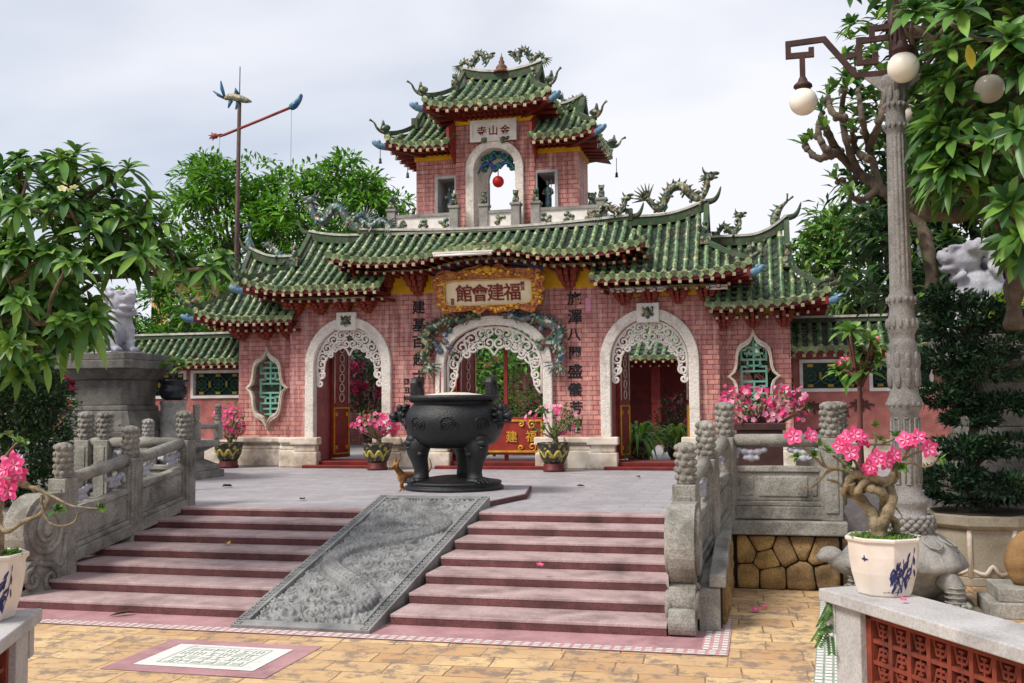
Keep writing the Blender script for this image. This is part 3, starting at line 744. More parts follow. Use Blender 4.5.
# octagonal lobed windows in the wings
WO = [(0,1.0),(.035,.90),(.10,.80),(.19,.74),(.28,.69),(.345,.60),(.375,.48),(.385,.36),(.40,.22),(.445,.10),(.56,0)]
def lobed(c, zc, k=1.0):
    q = WO[:]
    pts = [(x, z) for x, z in q] + [(x, -z) for x, z in q[::-1][1:]]
    pts = pts + [(-x, z) for x, z in pts[::-1][1:-1]]
    return [(c+x*k, zc+z*k) for x, z in pts]
for sgn in (-1, 1):
    c = sgn*5.66; zc = 2.62 if sgn < 0 else 2.74
    u0, u1 = (-6.43, -4.95) if sgn < 0 else (4.95, 6.43)
    z0, z1 = T0, 4.4
    hole = lobed(c, zc, .86)
    n = len(hole); out = []
    for x, z in hole:
        dx, dz = x-c, z-zc; t = 1e9
        if dx > 1e-6: t = min(t, (u1-c)/dx)
        if dx < -1e-6: t = min(t, (u0-c)/dx)
        if dz > 1e-6: t = min(t, (z1-zc)/dz)
        if dz < -1e-6: t = min(t, (z0-zc)/dz)
        out.append((c+dx*t, zc+dz*t))
    b = gm()
    b.ring(out, hole, .3, .85, 'y', 0)
    for (cx, cz) in ((u0,z0),(u1,z0),(u1,z1),(u0,z1)):   # corners left between the ray hits
        best = sorted(range(n), key=lambda i: hypot(out[i][0]-cx, out[i][1]-cz))[:2]
        if hypot(out[best[0]][0]-cx, out[best[0]][1]-cz) > 1e-4:
            cand = [p for p in out if abs(p[0]-cx) < 1e-4]; cand2 = [p for p in out if abs(p[1]-cz) < 1e-4]
            p = min(cand, key=lambda q: abs(q[1]-cz)); q = min(cand2, key=lambda r: abs(r[0]-cx))
            for v in (.3, .85):
                b.add([(cx, v, cz), (p[0], v, p[1]), (q[0], v, q[1])], [(0,1,2)] if v > .5 else [(0,2,1)])
    b.box(u0 if sgn < 0 else u1-.003, u0+.003 if sgn < 0 else u1, .303, .848, z0, z1)
    b.build('wing_wall', [M['brick']], gate)
    b = gm(); b.ring(lobed(c, zc, 1.0), lobed(c, zc, .86), .2, .5, 'y', 0)
    b.ring(lobed(c, zc, .93), lobed(c, zc, .86), .185, .2, 'y', 0)
    win = b.build('lobed_window', [M['cream']], gate, bevel=.015)
    # lattice of a long-life character, mint green bars
    b = gm(); vv0, vv1 = .42, .47
    def bar(x0, z0_, x1, z1_, w=.045):
        hz = abs(x1-x0) > abs(z1_-z0_); e = w/2-.002
        if hz: b.beam((c+x0-e*(x1 > x0)+e*(x1 < x0), .445, zc+z0_), (c+x1+e*(x1 > x0)-e*(x1 < x0), .445, zc+z1_), .05, w)
        else: b.beam((c+x0, .445, zc+z0_), (c+x1, .445, zc+z1_), .046, w-.003, up=(1,0,0))
    for s in (1, -1):
        bar(0, s*.12, 0, s*.84)
        bar(-.15, s*.62, .15, s*.62) ; bar(-.18, s*.49, .18, s*.49)
        bar(-.26, s*.36, .26, s*.36); bar(-.26, s*.36, -.26, s*.60); bar(.26, s*.36, .26, s*.60)
        bar(-.26, s*.60, -.31, s*.70); bar(.26, s*.60, .31, s*.70)
        bar(-.13, s*.23, .13, s*.23); bar(-.13, s*.23, -.13, s*.36); bar(.13, s*.23, .13, s*.36)
        bar(-.26, s*.11, .26, s*.11); bar(-.26, s*.11, -.26, s*.21); bar(.26, s*.11, .26, s*.21); bar(-.26, s*.21, -.13, s*.21); bar(.26, s*.21, .13, s*.21)
    bar(-.26, -.11, -.26, .11); bar(.26, -.11, .26, .11)
    b.build('lattice', [M['mint']], win)

# plinth
def plinth(u0, u1, v):
    b = gm()
    b.box(u0, u1, v-.16, v+.02, T0, T0+.40); b.box(u0+.0, u1, v-.13, v+.02, T0+.40, T0+.50)
    b.box(u0, u1, v-.10, v+.02, T0+.5, T0+.56); b.box(u0, u1, v-.19, v+.02, T0+.56, T0+.69); b.build('plinth', [M['cream']], gate, bevel=.03)
for u0, u1, v in ((-6.48, -5.15, .3), (-5.15, -4.28, 0), (-2.66, -1.1, 0), (1.1, 2.66, 0), (4.28, 5.15, 0), (5.15, 6.48, .3)):
    plinth(u0, u1, v)
for c, hw in ((-3.47, 1.06), (0, 1.345), (3.47, 1.06)):
    for s in (-1, 1):
        b = gm(); x = c+s*(hw-.05); b.box(x-.32, x+.32, -.24, .02, T0, T0+.36); b.box(x-.27, x+.27, -.20, .02, T0+.36, T0+.52); b.box(x-.34, x+.34, -.26, .02, T0+.52, T0+.695); b.build('arch_pedestal', [M['cream']], gate, bevel=.03)

# arch surrounds with white scrollwork, keystones
def spiral(mb, c, r, turns, a0, d, v, rad=.026, tail=None, n=26):
    pts = []
    for i in range(n+1):
        t = i/n; a = a0 + d*turns*2*pi*t; rr = r*(1-.86*t)
        pts.append((c[0]+rr*cos(a), v, c[1]+rr*sin(a)))
    if tail: pts = [(p[0], v, p[1]) for p in tail] + pts
    mb.tube(pts, rad, 6)
def scroll(mb, c, hw, zs, rise, drop, v):
    def on(th, k): return (hw*k*cos(th), zs+rise*k*sin(th))
    for s in (-1, 1):
        def q(p): return (c+s*p[0], p[1])
        # outer line following the arch
        pts = [(hw*.95, zs-drop)] + [on(pi/2*i/14, .955) for i in range(15)]
        mb.tube([(c+s*x, v, z) for x, z in pts], .03, 6)
        for th, k, r, d in ((.28,.81,.15,1),(.62,.81,.15,-1),(.96,.82,.15,1),(1.26,.83,.13,-1),(1.46,.84,.10,1),(.48,.64,.10,1),(.82,.62,.11,-1),(1.10,.62,.11,1),(1.40,.58,.13,-1)):
            p = on(th, k); spiral(mb, q(p), r*hw/.84*(.92), 1.6, th+pi if d > 0 else th, s*d, v)
        # ends hanging down the jambs
        for i, (dz, r) in enumerate(((.05,.13),(-.2,.11),(-.40,.09))):
            spiral(mb, q((hw*.82+i*.02, zs+dz)), r, 1.5, pi/2, s*(1 if i % 2 else -1), v)
        # inner scalloped border with a pointed drop in the middle
        pts = [(hw*.93, zs-drop), (hw*.82, zs-drop*.7), (hw*.76, zs-.1), (hw*.70, zs+rise*.20), (hw*.56, zs+rise*.36), (hw*.44, zs+rise*.46),
               (hw*.30, zs+rise*.44), (hw*.18, zs+rise*.48), (hw*.07, zs+rise*.40), (0, zs+rise*.26)]
        pts = smooth_path([(c+s*x, v, z) for x, z in pts], 4); mb.tube(pts, .024, 6)
for i, (c, ho, hi, zs, ro, ri) in enumerate(ARCH):
    p = 2.2 if i == 1 else 2.0
    b = gm()
    o = ell_arch(c, ho, zs, ro, 36, T0+.69, p); q = ell_arch(c, hi, zs, ri, 36, T0+.69, p)
    b.strip(o, q, -.10, .12)
    o2 = ell_arch(c, ho-.035, zs, ro-.035, 36, T0+.69, p); q2 = ell_arch(c, hi+.035, zs, ri+.035, 36, T0+.69, p)
    band = b.build('arch_surround', [M['white_stone']], gate, bevel=.018)
    b = gm(); scroll(b, c, hi, zs, ri, .36 if i != 1 else .62, .05)
    b.build('scrollwork', [M['scroll_white']], band)
    if i != 1:
        b = gm(); b.box(c-.24, c+.24, -.18, -.06, 3.92, 4.34); key = b.build('keystone', [M['white_paint']], band, bevel=.015)
        b = gm()
        for (x, z, r) in ((0,.0,.075),(-.075,.05,.05),(.075,.05,.05),(-.09,-.05,.045),(.09,-.05,.045),(0,-.09,.05),(-.10,.10,.03),(.10,.10,.03),(0,.09,.04)):
            b.ell((c+x, -.185, 4.13+z), (r, .04, r), 8)
        b.build('lion_mask', [M['dragon']], key)

# thresholds, doors
for i, (c, ho, hi, zs, ro, ri) in enumerate(ARCH):
    b = gm(); b.box(c-hi-.12, c+hi+.12, -.45, WB+.1, T0, T0+.07); b.box(c-hi+.002, c+hi-.002, -.12, WB-.1, T0+.07, T0+.15)
    b.build('threshold', [M['red_deep']], gate, bevel=.01)
def leaf_door(uh, vh, w, ang, h=3.1, name='door'):
    Mz = rotz(ang); o = Vector((uh, vh, 0))
    def P(x, y, z): return tuple(o + Mz @ Vector((x, y, z)))
    b = gm(); z0 = T0+.16
    for (x0, x1, za, zb, y) in ((0, w, 0, h, .035),):
        b.obox(tuple(o + Mz @ Vector(((x0+x1)/2, 0, z0+(za+zb)/2))), (x1-x0, .06, zb-za), Mz)
    d = b.build(name, [M['red']], gate)
    b = gm()
    for side in (-1, 1):
        y = side*.04
        for x0, x1, za, zb in ((.07, w-.07, .1, 1.2),):
            for e in range(2):
                b.beam(P(x0, y, z0+(za, zb)[e]), P(x1, y, z0+(za, zb)[e]), .03, .035); b.beam(P((x0, x1)[e], y, z0+za), P((x0, x1)[e], y, z0+zb), .027, .033, up=(1,0,0))
        for zc in (.25, 1.05):
            for xc in (.16, w-.16):
                b.obox(P(xc, y, z0+zc), (.09, .024, .09), Mz)
    b.build('door_border', [M['gold_bright']], d)
    b = gm()
    for side in (-1, 1):
        y = side*.045
        for k in range(7):
            zz = z0+1.45+k*.24
            pts = [P(w/2+.1*cos(2*pi*j/10), y, zz+.1*sin(2*pi*j/10)) for j in range(11)]
            b.tube(pts, .014, 5, caps=False)
        for x in (.08, w-.08): b.tube([P(x, y, z0+1.32), P(x, y, z0+3.0)], .014, 5)
    b.build('door_tracery', [M['scroll_white']], d)
for c, hi in ((-3.47, .84), (3.47, .84)):
    leaf_door(c-hi+.04, .85, .78, radians(80)); leaf_door(c+hi-.04, .85, .78, radians(180-84))
leaf_door(-1.09, .85, 1.0, radians(82)); leaf_door(1.09, .85, 1.0, radians(98))

def text_mb(mb, items, v, depth=.012, bold=.0, mi=0, org=None):
    """items: (character, x, z, size) centred; letters stand facing -y at depth v"""
    for ch, x, z, size in items:
        cu = bpy.data.curves.new('lettering', 'FONT'); cu.body = ch; cu.size = size; cu.align_x = 'CENTER'; cu.align_y = 'CENTER'
        cu.offset = bold*size; cu.extrude = depth; cu.resolution_u = 3
        o = bpy.data.objects.new('lettering', cu); COL.objects.link(o)
        bpy.context.view_layer.update()
        dg = bpy.context.evaluated_depsgraph_get(); me = bpy.data.meshes.new_from_object(o.evaluated_get(dg))
        vs = [p.co.copy() for p in me.vertices]
        if vs:
            x0 = min(p.x for p in vs); x1 = max(p.x for p in vs); y0 = min(p.y for p in vs); y1 = max(p.y for p in vs)
            cx, cy = (x0+x1)/2, (y0+y1)/2
            mb.add([(x+p.x-cx, v-p.z, z+p.y-cy) for p in vs], [list(f.vertices) for f in me.polygons], mi)
        bpy.data.objects.remove(o); bpy.data.curves.remove(cu); bpy.data.meshes.remove(me)

# the barrier board in the middle arch: red with gold meander and two characters
b = gm(); b.box(-1.13, 1.13, .30, .36, T0+.28, T0+1.12)
bd = b.build('barrier_board', [M['red']], gate, bevel=.01)
b = gm(); z0, z1 = T0+.36, T0+1.05
for z in (z0, z1): b.box(-1.02, 1.02, .27, .298, z-.022, z+.022)
for x in (-1.02, 1.02): b.box(x-.022, x+.022, .272, .297, z0, z1)
for sx in (-1, 1):
    for sz, z in ((1, z0), (-1, z1)):
        spiral(b, (sx*.80, z+sz*.1), .10, 1.2, -sz*pi/2, sx*1, .285, .02)
        spiral(b, (sx*.55, z+sz*.08), .07, 1.1, -sz*pi/2, -sx*1, .285, .02)
b.build('gold_border', [M['gold_bright']], bd)
b = gm(); text_mb(b, [('建', .33, T0+.69, .27), ('福', .78, T0+.70, .27)], .285, .015, .015)
b.build('gold_lettering', [M['gold_bright']], bd)
b = gm(); b.box(.13, .21, .40, .48, T0+.15, 3.6); b.box(-1.1, -1.02, .40, .48, T0+.15, 3.6)
b.build('door_frame', [M['red']], gate)

# lettering painted on the wall beside the middle arch
for word, u, zt_, dz, sz in (('建基百越古規模', -1.76, 4.42, .40, .315), ('施澤八閩盛儀芳昭', 1.84, 4.50, .40, .315), ('癸丑仲冬', -2.06, 2.72, .19, .15)):
    b = gm()
    for i, ch in enumerate(word): text_mb(b, [(ch, u+.012*sin(i*2.3), zt_-i*dz, sz*(1+.06*sin(i*1.9)))], -.006, .006, .02)
    b.build('painted_couplet', [M['black_paint']], gate)
b = gm(); b.box(2.09, 2.21, -.008, .002, 4.21, 4.50); sl = b.build('seal_mark', [M['petal_pale']], gate)
b = gm(); b.box(-2.09, -1.97, -.008, .002, 1.82, 1.94); b.build('seal_mark', [M['petal_pale']], gate)

# --------------------------------------------------------------- tiled roofs
def roof(name, u0, u1, g0, g1, v0, v1, zE, zR, sG, liftL=0, liftR=0, rlL=0, rlR=0, bump=None, d=.218, rr=.061, vw=0.0, hipL=True, hipR=True,
         back=True, ridge_h=.2, soff=.0, tails=True, lw=1.3, horn=True, tk=.8):
    vb = 2*v1-v0
    def lift(u):
        z = 0
        if liftR: z += liftR*max(0, (u-(u1-lw))/lw)**2
        if liftL: z += liftL*max(0, ((u0+lw)-u)/lw)**2
        if bump: z += bump[1]*math.exp(-(u/bump[0])**4)
        return z
    def rlift(u):
        z = 0; w = max(.6, (g1-g0)*.5)
        if rlR: z += rlR*max(0, (u-(g1-w))/w)**2
        if rlL: z += rlL*max(0, ((g0+w)-u)/w)**2
        return z
    def prof(s): return .80*s+.20*s*s
    def smax(u):
        if u > g1: return sG*max(0, (u1-u)/(u1-g1))
        if u < g0: return sG*max(0, (u-u0)/(g0-u0))
        return 1.0
    def S(u, s): return Vector((u, v0+(v1-v0)*s, zE+lift(u)*(1-s)**1.5+(zR+rlift(min(max(u, g0), g1))-zE)*prof(s)))
    sides = []
    rb = gm(); pn = gm(); cp = gm()
    def rib(P, N=9):
        pts = []; rad = []; jx = rnd(-.012, .012)
        for i in range(N):
            j = Vector((jx+rnd(-.007,.007), 0, rnd(-.006,.008))); a = P(i/N)+j; c = P((i+1)/N)+j
            pts += [a, a+(c-a)*.93]; k_ = rnd(.94,1.06); rad += [rr*1.10*k_, rr*.90*k_]
        rb.tube(pts, rad, 8, 0, True)
        a = P(0); dirn = (P(.1)-a).normalized()
        a = a+Vector((jx, 0, rnd(-.012,.012))); cp.tube([a-dirn*rnd(.02,.05), a+dirn*.03], rr*rnd(1.16,1.30), 10, 0, False)
        cp.tube([a-dirn*.045, a-dirn*.03], rr*.8, 8, 0, False)
    def pans(P1, P2, drip=True, K=9):
        for k in range(K):
            s0, s1 = k/K, (k+1)/K
            a, b_, c, e = P1(s0), P2(s0), P2(s1), P1(s1)
            up = Vector((0,0,.028)); mid0 = (a+b_)/2 - Vector((0,0,.03)); mid1 = (c+e)/2 - Vector((0,0,.055))
            vs = [a+up, mid0+up, b_+up, c-up*.3, mid1, e-up*.3, a-up, mid0-up, b_-up]
            pn.add([tuple(v) for v in vs], [(0,1,4,5), (1,2,3,4), (6,7,1,0), (7,8,2,1)], 0, False)
        if drip:
            a, b_ = P1(0), P2(0); m = (a+b_)/2; dn = (P1(.1)-a).normalized()*.02
            q = [a*.82+b_*.18, m*.72+b_*.28, m, m*.72+a*.28, ]
            a1 = a*.85+b_*.15; b1 = a*.15+b_*.85
            vs = [a1+Vector((0,0,.03))-dn, b1+Vector((0,0,.03))-dn, b1-Vector((0,0,.05))-dn, m-Vector((0,0,.13))-dn, a1-Vector((0,0,.05))-dn]
            vs += [v+dn*1.2 for v in vs]
            cp.add([tuple(v) for v in vs], [(0,4,3,2,1), (5,6,7,8,9), (0,1,6,5), (1,2,7,6), (2,3,8,7), (3,4,9,8), (4,0,5,9)], 0)
    n = max(2, round((u1-u0-.1)/d)); us = [u0+.05+(u1-u0-.1)*i/n for i in range(n+1)]
    for u in us:
        sm = smax(u)
        if sm > .06: rib(lambda t, u=u, sm=sm: S(u, t*sm))
        else: cp.tube([S(u, 0)-Vector((0,.04,0)), S(u, 0)+Vector((0,.03,0))], rr*1.28, 10, 0, False)
    for a, c in zip(us[:-1], us[1:]):
        sa, sc_ = max(smax(a), .04), max(smax(c), .04)
        pans(lambda t, a=a, sa=sa: S(a, t*sa), lambda t, c=c, sc_=sc_: S(c, t*sc_))
    if back:
        K = 8
        for a, c in zip(us[:-1], us[1:]):
            sa, sc_ = smax(a), smax(c)
            for k in range(K):
                q = [S(a, sa*k/K), S(c, sc_*k/K), S(c, sc_*(k+1)/K), S(a, sa*(k+1)/K)]
                pn.add([(p.x, 2*v1-p.y, p.z) for p in q], [(3,2,1,0)])
            sm = smax(a); rb.tube([Vector((p.x, 2*v1-p.y, p.z)) for p in [S(a, sm*t/4) for t in range(5)]], rr, 6)
    for (ok, ue, ug, sg) in ((hipR, u1, g1, 1), (hipL, u0, g0, -1)):
        if not ok: continue
        def side(v, s):
            w = min(v-v0, vb-v)/1.1; ll = (liftR if sg > 0 else liftL)*max(0, 1-w)**2 if w < 1 else 0
            return Vector((ue-(ue-ug)*s/sG, v, zE+ll*(1-s)**1.5+(zR-zE)*prof(s)))
        def vmax(v): return max(0, min(sG, (v-v0)/(v1-v0), (vb-v)/(v1-v0)))
        if back:
            m = max(3, round((vb-v0-.1)/d)); vv = [v0+.05+(vb-v0-.1)*i/m for i in range(m+1)]
            for v in vv:
                sm = vmax(v)
                if sm > .05: rib(lambda t, v=v, sm=sm: side(v, t*sm), 6)
            for a, c in zip(vv[:-1], vv[1:]):
                sa, sc_ = max(vmax(a), .03), max(vmax(c), .03)
                P1 = lambda t, a=a, sa=sa: side(a, t*sa); P2 = lambda t, c=c, sc_=sc_: side(c, t*sc_)
                pans(P1, P2, True, 6) if sg > 0 else pans(P2, P1, True, 6)
    tb = rb.build('roof_tiles', [M['tile']], CTX['par']); tb.name = name
    pn.build('pan_tiles', [M['tile_pan']], tb); cp.build('tile_ends', [M['tile_cap']], tb)
    # ridges
    b = gm(); N = 14
    zt = []
    if True:
        pts = [S(lerp(g0, g1, i/N), 1) for i in range(N+1)]
        for a, c in zip(pts[:-1], pts[1:]):
            b.beam(a+Vector((0,0,ridge_h*.42)), c+Vector((0,0,ridge_h*.42)), .17, ridge_h)
            b.beam(a+Vector((0,0,ridge_h*.98)), c+Vector((0,0,ridge_h*.98)), .22, .05, 1)
        ends = []
        for (ok, ug, rl, sg) in ((hipR, g1, rlR, 1), (hipL, g0, rlL, -1)):
            if ok and rl and horn:
                e = S(ug, 1)
                b.tube(smooth_path([e+Vector((-sg*.05,0,ridge_h*.7)), e+Vector((sg*.16,0,ridge_h*.9)), e+Vector((sg*.26,0,ridge_h*1.0+.10)), e+Vector((sg*.32,0,ridge_h+.28))], 3), [.07,.07,.066,.06,.053,.046,.038,.03,.022,.008], 6, 0)
    for (ok, ue, ug, sg) in ((hipR, u1, g1, 1), (hipL, u0, g0, -1)):
        if not ok: continue
        for bk in ((0, 1) if back else (0,)):
            def F(p): return Vector((p.x, 2*v1-p.y, p.z)) if bk else p
            if sG < 1:
                pp = [F(S(ug, lerp(1, sG, i/6))+Vector((0,0,.09))) for i in range(7)]
                for a, c in zip(pp[:-1], pp[1:]): b.beam(a, c, .11, .15)
                q = pp[-1]; b.obox(q+Vector((0,0,.03)), (.15,.15,.26)); 
            hp = [F(S(lerp(ug, ue, i/6), sG*(1-i/6)))+Vector((0,0,.08)) for i in range(7)]
            for a, c in (zip(hp[:-1], hp[1:]) if sG < .99 else ()): b.beam(a, c, .10, .10)
            # upturned tail
            e = hp[-1]; dr = Vector((sg*.6, -.5 if not bk else .5, 0))*tk; zk = Vector((1,1,tk))
            if tails:
                b.tube(smooth_path([e-dr*.3, e+dr*.15+Vector((0,0,.02)), e+dr*.42+Vector((0,0,.10)), e+dr*.55+Vector((0,0,.34*tk)), e+dr*.78+Vector((0,0,.44*tk))], 3), [q*tk for q in [.07,.07,.07,.07,.065,.06,.05,.045,.04,.034,.03,.04,.055]], 6, 2)
                b.ell(e+dr*.0+Vector((0,0,.12)), (.13,.1,.08), 8, 2); b.tube([e+dr*.1+Vector((0,0,.14)), e+dr*.12+Vector((0,0,.3))], [.06,.02], 6, 2)
    b.build('ridge', [M['ridge'], M['ridge_white'], M['dragon']], tb)
    # gable triangles
    if sG < 1:
        for (ok, ug, sg) in ((hipR, g1-.06, 1), (hipL, g0+.06, -1)):
            if not ok: continue
            b = gm()
            p1 = S(ug, sG*.9); p2 = S(ug, 1); p3 = Vector((p1.x, 2*v1-p1.y, p1.z))
            b.add([tuple(p1), tuple(p2+Vector((0,0,.1))), tuple(p3)], [(0,2,1)] if sg > 0 else [(0,1,2)]); b.build('gable', [M['ridge_white']], tb)
    # eaves: board, rafters with pale ends, red soffit
    b = gm(); zo = .13
    fr = b
    uu = [u0+(u1-u0)*i/24 for i in range(25)]
    for a, c in zip(uu[:-1], uu[1:]):
        za, zc_ = zE+lift(a), zE+lift(c)
        b.add([(a,v0+.02,za-.02),(c,v0+.02,zc_-.02),(c,v0+.02,zc_-.15),(a,v0+.02,za-.15),(a,vw,za-.10+soff),(c,vw,zc_-.10+soff)], [(0,3,2,1)] , 0)
        b.add([(a,v0+.02,za-.15),(c,v0+.02,zc_-.15),(a,vw,za-.02+soff),(c,vw,zc_-.02+soff)], [(0,2,3,1)], 0)
    ri = max(2, round((u1-u0-.16)/d))
    for i in range(ri+1):
        u = u0+.12+(u1-u0-.24)*i/ri; z = zE+lift(u)-.17
        b.beam((u, v0+.03, z), (u, vw if not name.startswith('tower') else v0+.28, z+.05), .07, .075)
        fr.box(u-.034, u+.034, v0-.01, v0+.03, z-.034, z+.034, 1)
        if rr > .06 and not name.startswith('tower'):
            b.beam((u+d/2, v0+.2, z-.13), (u+d/2, vw, z-.10), .07, .075)
            fr.box(u+d/2-.027, u+d/2+.027, v0+.17, v0+.2, z-.162, z-.108, 1)
    for (ok, ue, sg) in ((hipR, u1, 1), (hipL, u0, -1)):
        if not ok or not back: continue
        for i in range(9):
            v = v0+.1+(vb-v0-.2)*i/8; w = min(v-v0, vb-v)/1.1; ll = (liftR if sg > 0 else liftL)*max(0, 1-w)**2
            b.beam((ue-sg*.03, v, zE+ll-.17), (ue-sg*.9, v, zE-.1), .07, .075); fr.box(ue-.02, ue+.02, v-.034, v+.034, zE+ll-.204, zE+ll-.136, 1)
        b.add([(ue-sg*.02,v0,zE+(liftR if sg>0 else liftL)-.15),(ue-sg*.02,v1,zE-.15),(ue-sg*.02,vb,zE-.15),(ue-sg*1.1,vb-.5,zE-.02),(ue-sg*1.1,v0+.5,zE-.02)], [(0,1,2,3,4)])
        # corner beam with a blue carp tip
        cz = zE+(liftR if sg > 0 else liftL)
        b.beam((ue-sg*1.0, v0+1.0, cz-.35), (ue+sg*.02, v0-.02, cz-.22), .12, .14)
        fr.tube(smooth_path([(ue-sg*.05, v0+.05, cz-.25), (ue+sg*.12, v0-.08, cz-.22), (ue+sg*.26, v0-.16, cz-.13)], 3), [.07,.075,.08,.08,.07,.06,.03], 6, 2)
        fr.ell((ue+sg*.12, v0-.10, cz-.14), (.05,.05,.05), 6, 2)
    b.build('eaves', [M['red_deep'], M['rafter_cream'], M['carp_blue']], tb)
    return tb, S

# lower wings, middle roofs, central roof
RW, SW = roof('wing_roof', 4.7, 7.2, 4.7, 6.42, -.45, .85, 4.26, 5.66, .46, 0, .22, 0, .40, vw=.3, hipL=False)
LW, SLW = roof('wing_roof', -7.2, -4.7, -6.42, -4.7, -.45, .85, 4.26, 5.66, .46, .22, 0, .26, 0, vw=.3, hipR=False)
RM, SM = roof('side_roof', 2.35, 5.66, 2.35, 4.72, -.95, .62, 4.86, 6.16, .48, 0, .2, 0, .30, vw=0, hipL=False)
LM, SLM = roof('side_roof', -5.66, -2.35, -4.72, -2.35, -.95, .62, 4.86, 6.06, .48, .2, 0, .15, 0, vw=0, hipR=False)
CM, SCM = roof('central_roof', -3.52, 3.52, -3.1, 3.1, -1.15, -.15, 5.40, 6.03, .999, .16, .16, .12, .12, bump=(1.15, .17), vw=0, back=False, ridge_h=.1, tails=False)
# tower roofs
TM, STM = roof('tower_roof', -1.46, 1.46, -.93, .93, -.55, .95, 8.92, 9.85, .52, .16, .16, .15, .15, d=.23, vw=.2, horn=False, tk=.62, lw=.7)
TR, STR = roof('tower_side_roof', .93, 2.42, .93, 1.95, -.38, .95, 8.12, 8.95, .55, 0, .2, 0, .2, d=.2, rr=.058, vw=.3, hipL=False, horn=False, tk=.62, lw=.8)
TL, STL = roof('tower_side_roof', -2.42, -.93, -1.95, -.93, -.38, .95, 8.12, 8.95, .55, .2, 0, .2, 0, d=.2, rr=.058, vw=.3, hipR=False, horn=False, tk=.62, lw=.8)

# --------------------------------------------------------------- friezes and brackets under the eaves
def bracket(mb, u, v, zt, w, h):
    """a carved block that steps out as it rises"""
    for i, (fw, fd, z0, z1) in enumerate(((.34,.10,0,.2),(.58,.2,.16,.42),(.80,.32,.38,.68),(1.0,.42,.64,1.0))):
        for k in (-1, 1):
            x = u+k*w*fw*.34
            mb.box(x-w*fw*.14, x+w*fw*.14, v-fd, v, zt-h+h*z0, zt-h+h*z1)
        mb.box(u-w*.09, u+w*.09, v-fd*1.15, v, zt-h+h*z0, zt-h+h*z1)
        mb.box(u-w*fw/2, u+w*fw/2, v-fd*.7, v, zt-h+h*(z0+.06), zt-h+h*(z1-.08))
        for k in (-1, 1):
            mb.tube([(u+k*w*fw*.5, v-fd*.9, zt-h+h*z1), (u+k*w*fw*.5, v-fd*.9, zt-h+h*z0+.03)], [.035,.012], 6)
def one_bracket(u, v, zt, w, h):
    b = gm(); bracket(b, u, v, zt, w, h); b.build('bracket', [M['red_carve']], gate, bevel=.008, seg=1)
b = gm()
b.box(-3.0, 3.0, -.03, -.001, 4.74, 5.28, 0)
b.box(-4.95, -2.9, -.05, -.001, 4.50, 4.60, 0); b.box(2.9, 4.95, -.05, -.001, 4.50, 4.60, 0)
b.box(-6.43, -4.97, .24, .299, 4.06, 4.12, 0); b.box(4.97, 6.43, .24, .299, 4.06, 4.12, 0)
b.build('yellow_frieze', [M['yellow']], gate)
for sg in (-1, 1):
    b = gm(); x0, x1 = sorted((sg*2.9, sg*4.95)); b.box(x0, x1, -.42, .0, 4.60, 4.68, 0); b.box(x0, x1, -.30, .0, 4.68, 4.80, 1)
    x0, x1 = sorted((sg*4.98, sg*6.43)); b.box(x0, x1, -.05, .3, 4.12, 4.19, 0)
    b.box(x0, x1, .05, .3, 4.19, 4.26, 1); b.build('dentil_band', [M['yellow_tile'], M['blue']], gate)
for x0, x1 in ((-3.1, -1.15), (1.15, 3.1)): b = gm(); b.box(x0, x1, -.5, 0, 5.16, 5.22, 0); b.build('dentil_band', [M['yellow_tile']], gate)
for u in (-2.55, -1.75, 1.75, 2.5): one_bracket(u, -.03, 5.16, .46, .48)
for sg in (-1, 1):
    for u in (4.72, 4.12, 3.52, 2.95): one_bracket(sg*u, -.05, 4.60, .40, .30)
    for u in (6.3, 5.66, 5.06): one_bracket(sg*u, .25, 4.10, .42, .34)
# red end boards where the roofs meet
for sg in (-1, 1):
    b = gm(); b.prism([(-.9, 5.3), (0.02, 5.3), (0.02, 4.6), (-.3, 4.66)], sg*3.06-.03, sg*3.06+.03, 'x'); b.build('end_board', [M['red']], gate); b = gm()
    b.prism([(-.75, 4.72), (.28, 4.72), (.28, 3.98), (0, 4.0), (-.1, 4.4)], sg*4.98-.03, sg*4.98+.03, 'x'); b.build('end_board', [M['red']], gate)
# curved blue and gold valance over the plaque, with fluorescent tubes
b = gm(); N = 20
for i in range(N):
    a0, a1 = -1.25+2.5*i/N, -1.25+2.5*(i+1)/N
    f = lambda x: 5.19+.19*(1-(x/1.25)**2)
    b.add([(a0,-.60,f(a0)),(a1,-.60,f(a1)),(a1,-.60,f(a1)-.10),(a0,-.60,f(a0)-.10),(a0,-.2,f(a0)),(a1,-.2,f(a1)),(a1,-.2,f(a1)-.10),(a0,-.2,f(a0)-.10)],
          [(0,3,2,1),(3,7,6,2),(0,1,5,4)], 0)
    b.box(a0+.01, a1-.01, -.63, -.60, f((a0+a1)/2)-.02, f((a0+a1)/2)+.035, 1)
b.build('valance', [M['blue'], M['yellow_tile']], gate)
def tube_lamp(u0, u1, v, z):
    b = gm(); b.tube([(u0, v, z), (u1, v, z)], .03, 10, 0); b.box(u0-.04, u1+.04, v-.03, v+.05, z+.03, z+.07, 1)
    for u in (u0, u1): b.tube([(u-.02, v, z), (u+.02, v, z)], .034, 8, 1)
    b.build('tube_lamp', [M['globe'], M['white_paint']], gate)
tube_lamp(-.98, .28, -1.24, 5.40); tube_lamp(2.75, 3.9, -.48, 4.57); tube_lamp(-3.9, -2.9, -.48, 4.57); tube_lamp(4.75, 5.15, -.48, 4.57)

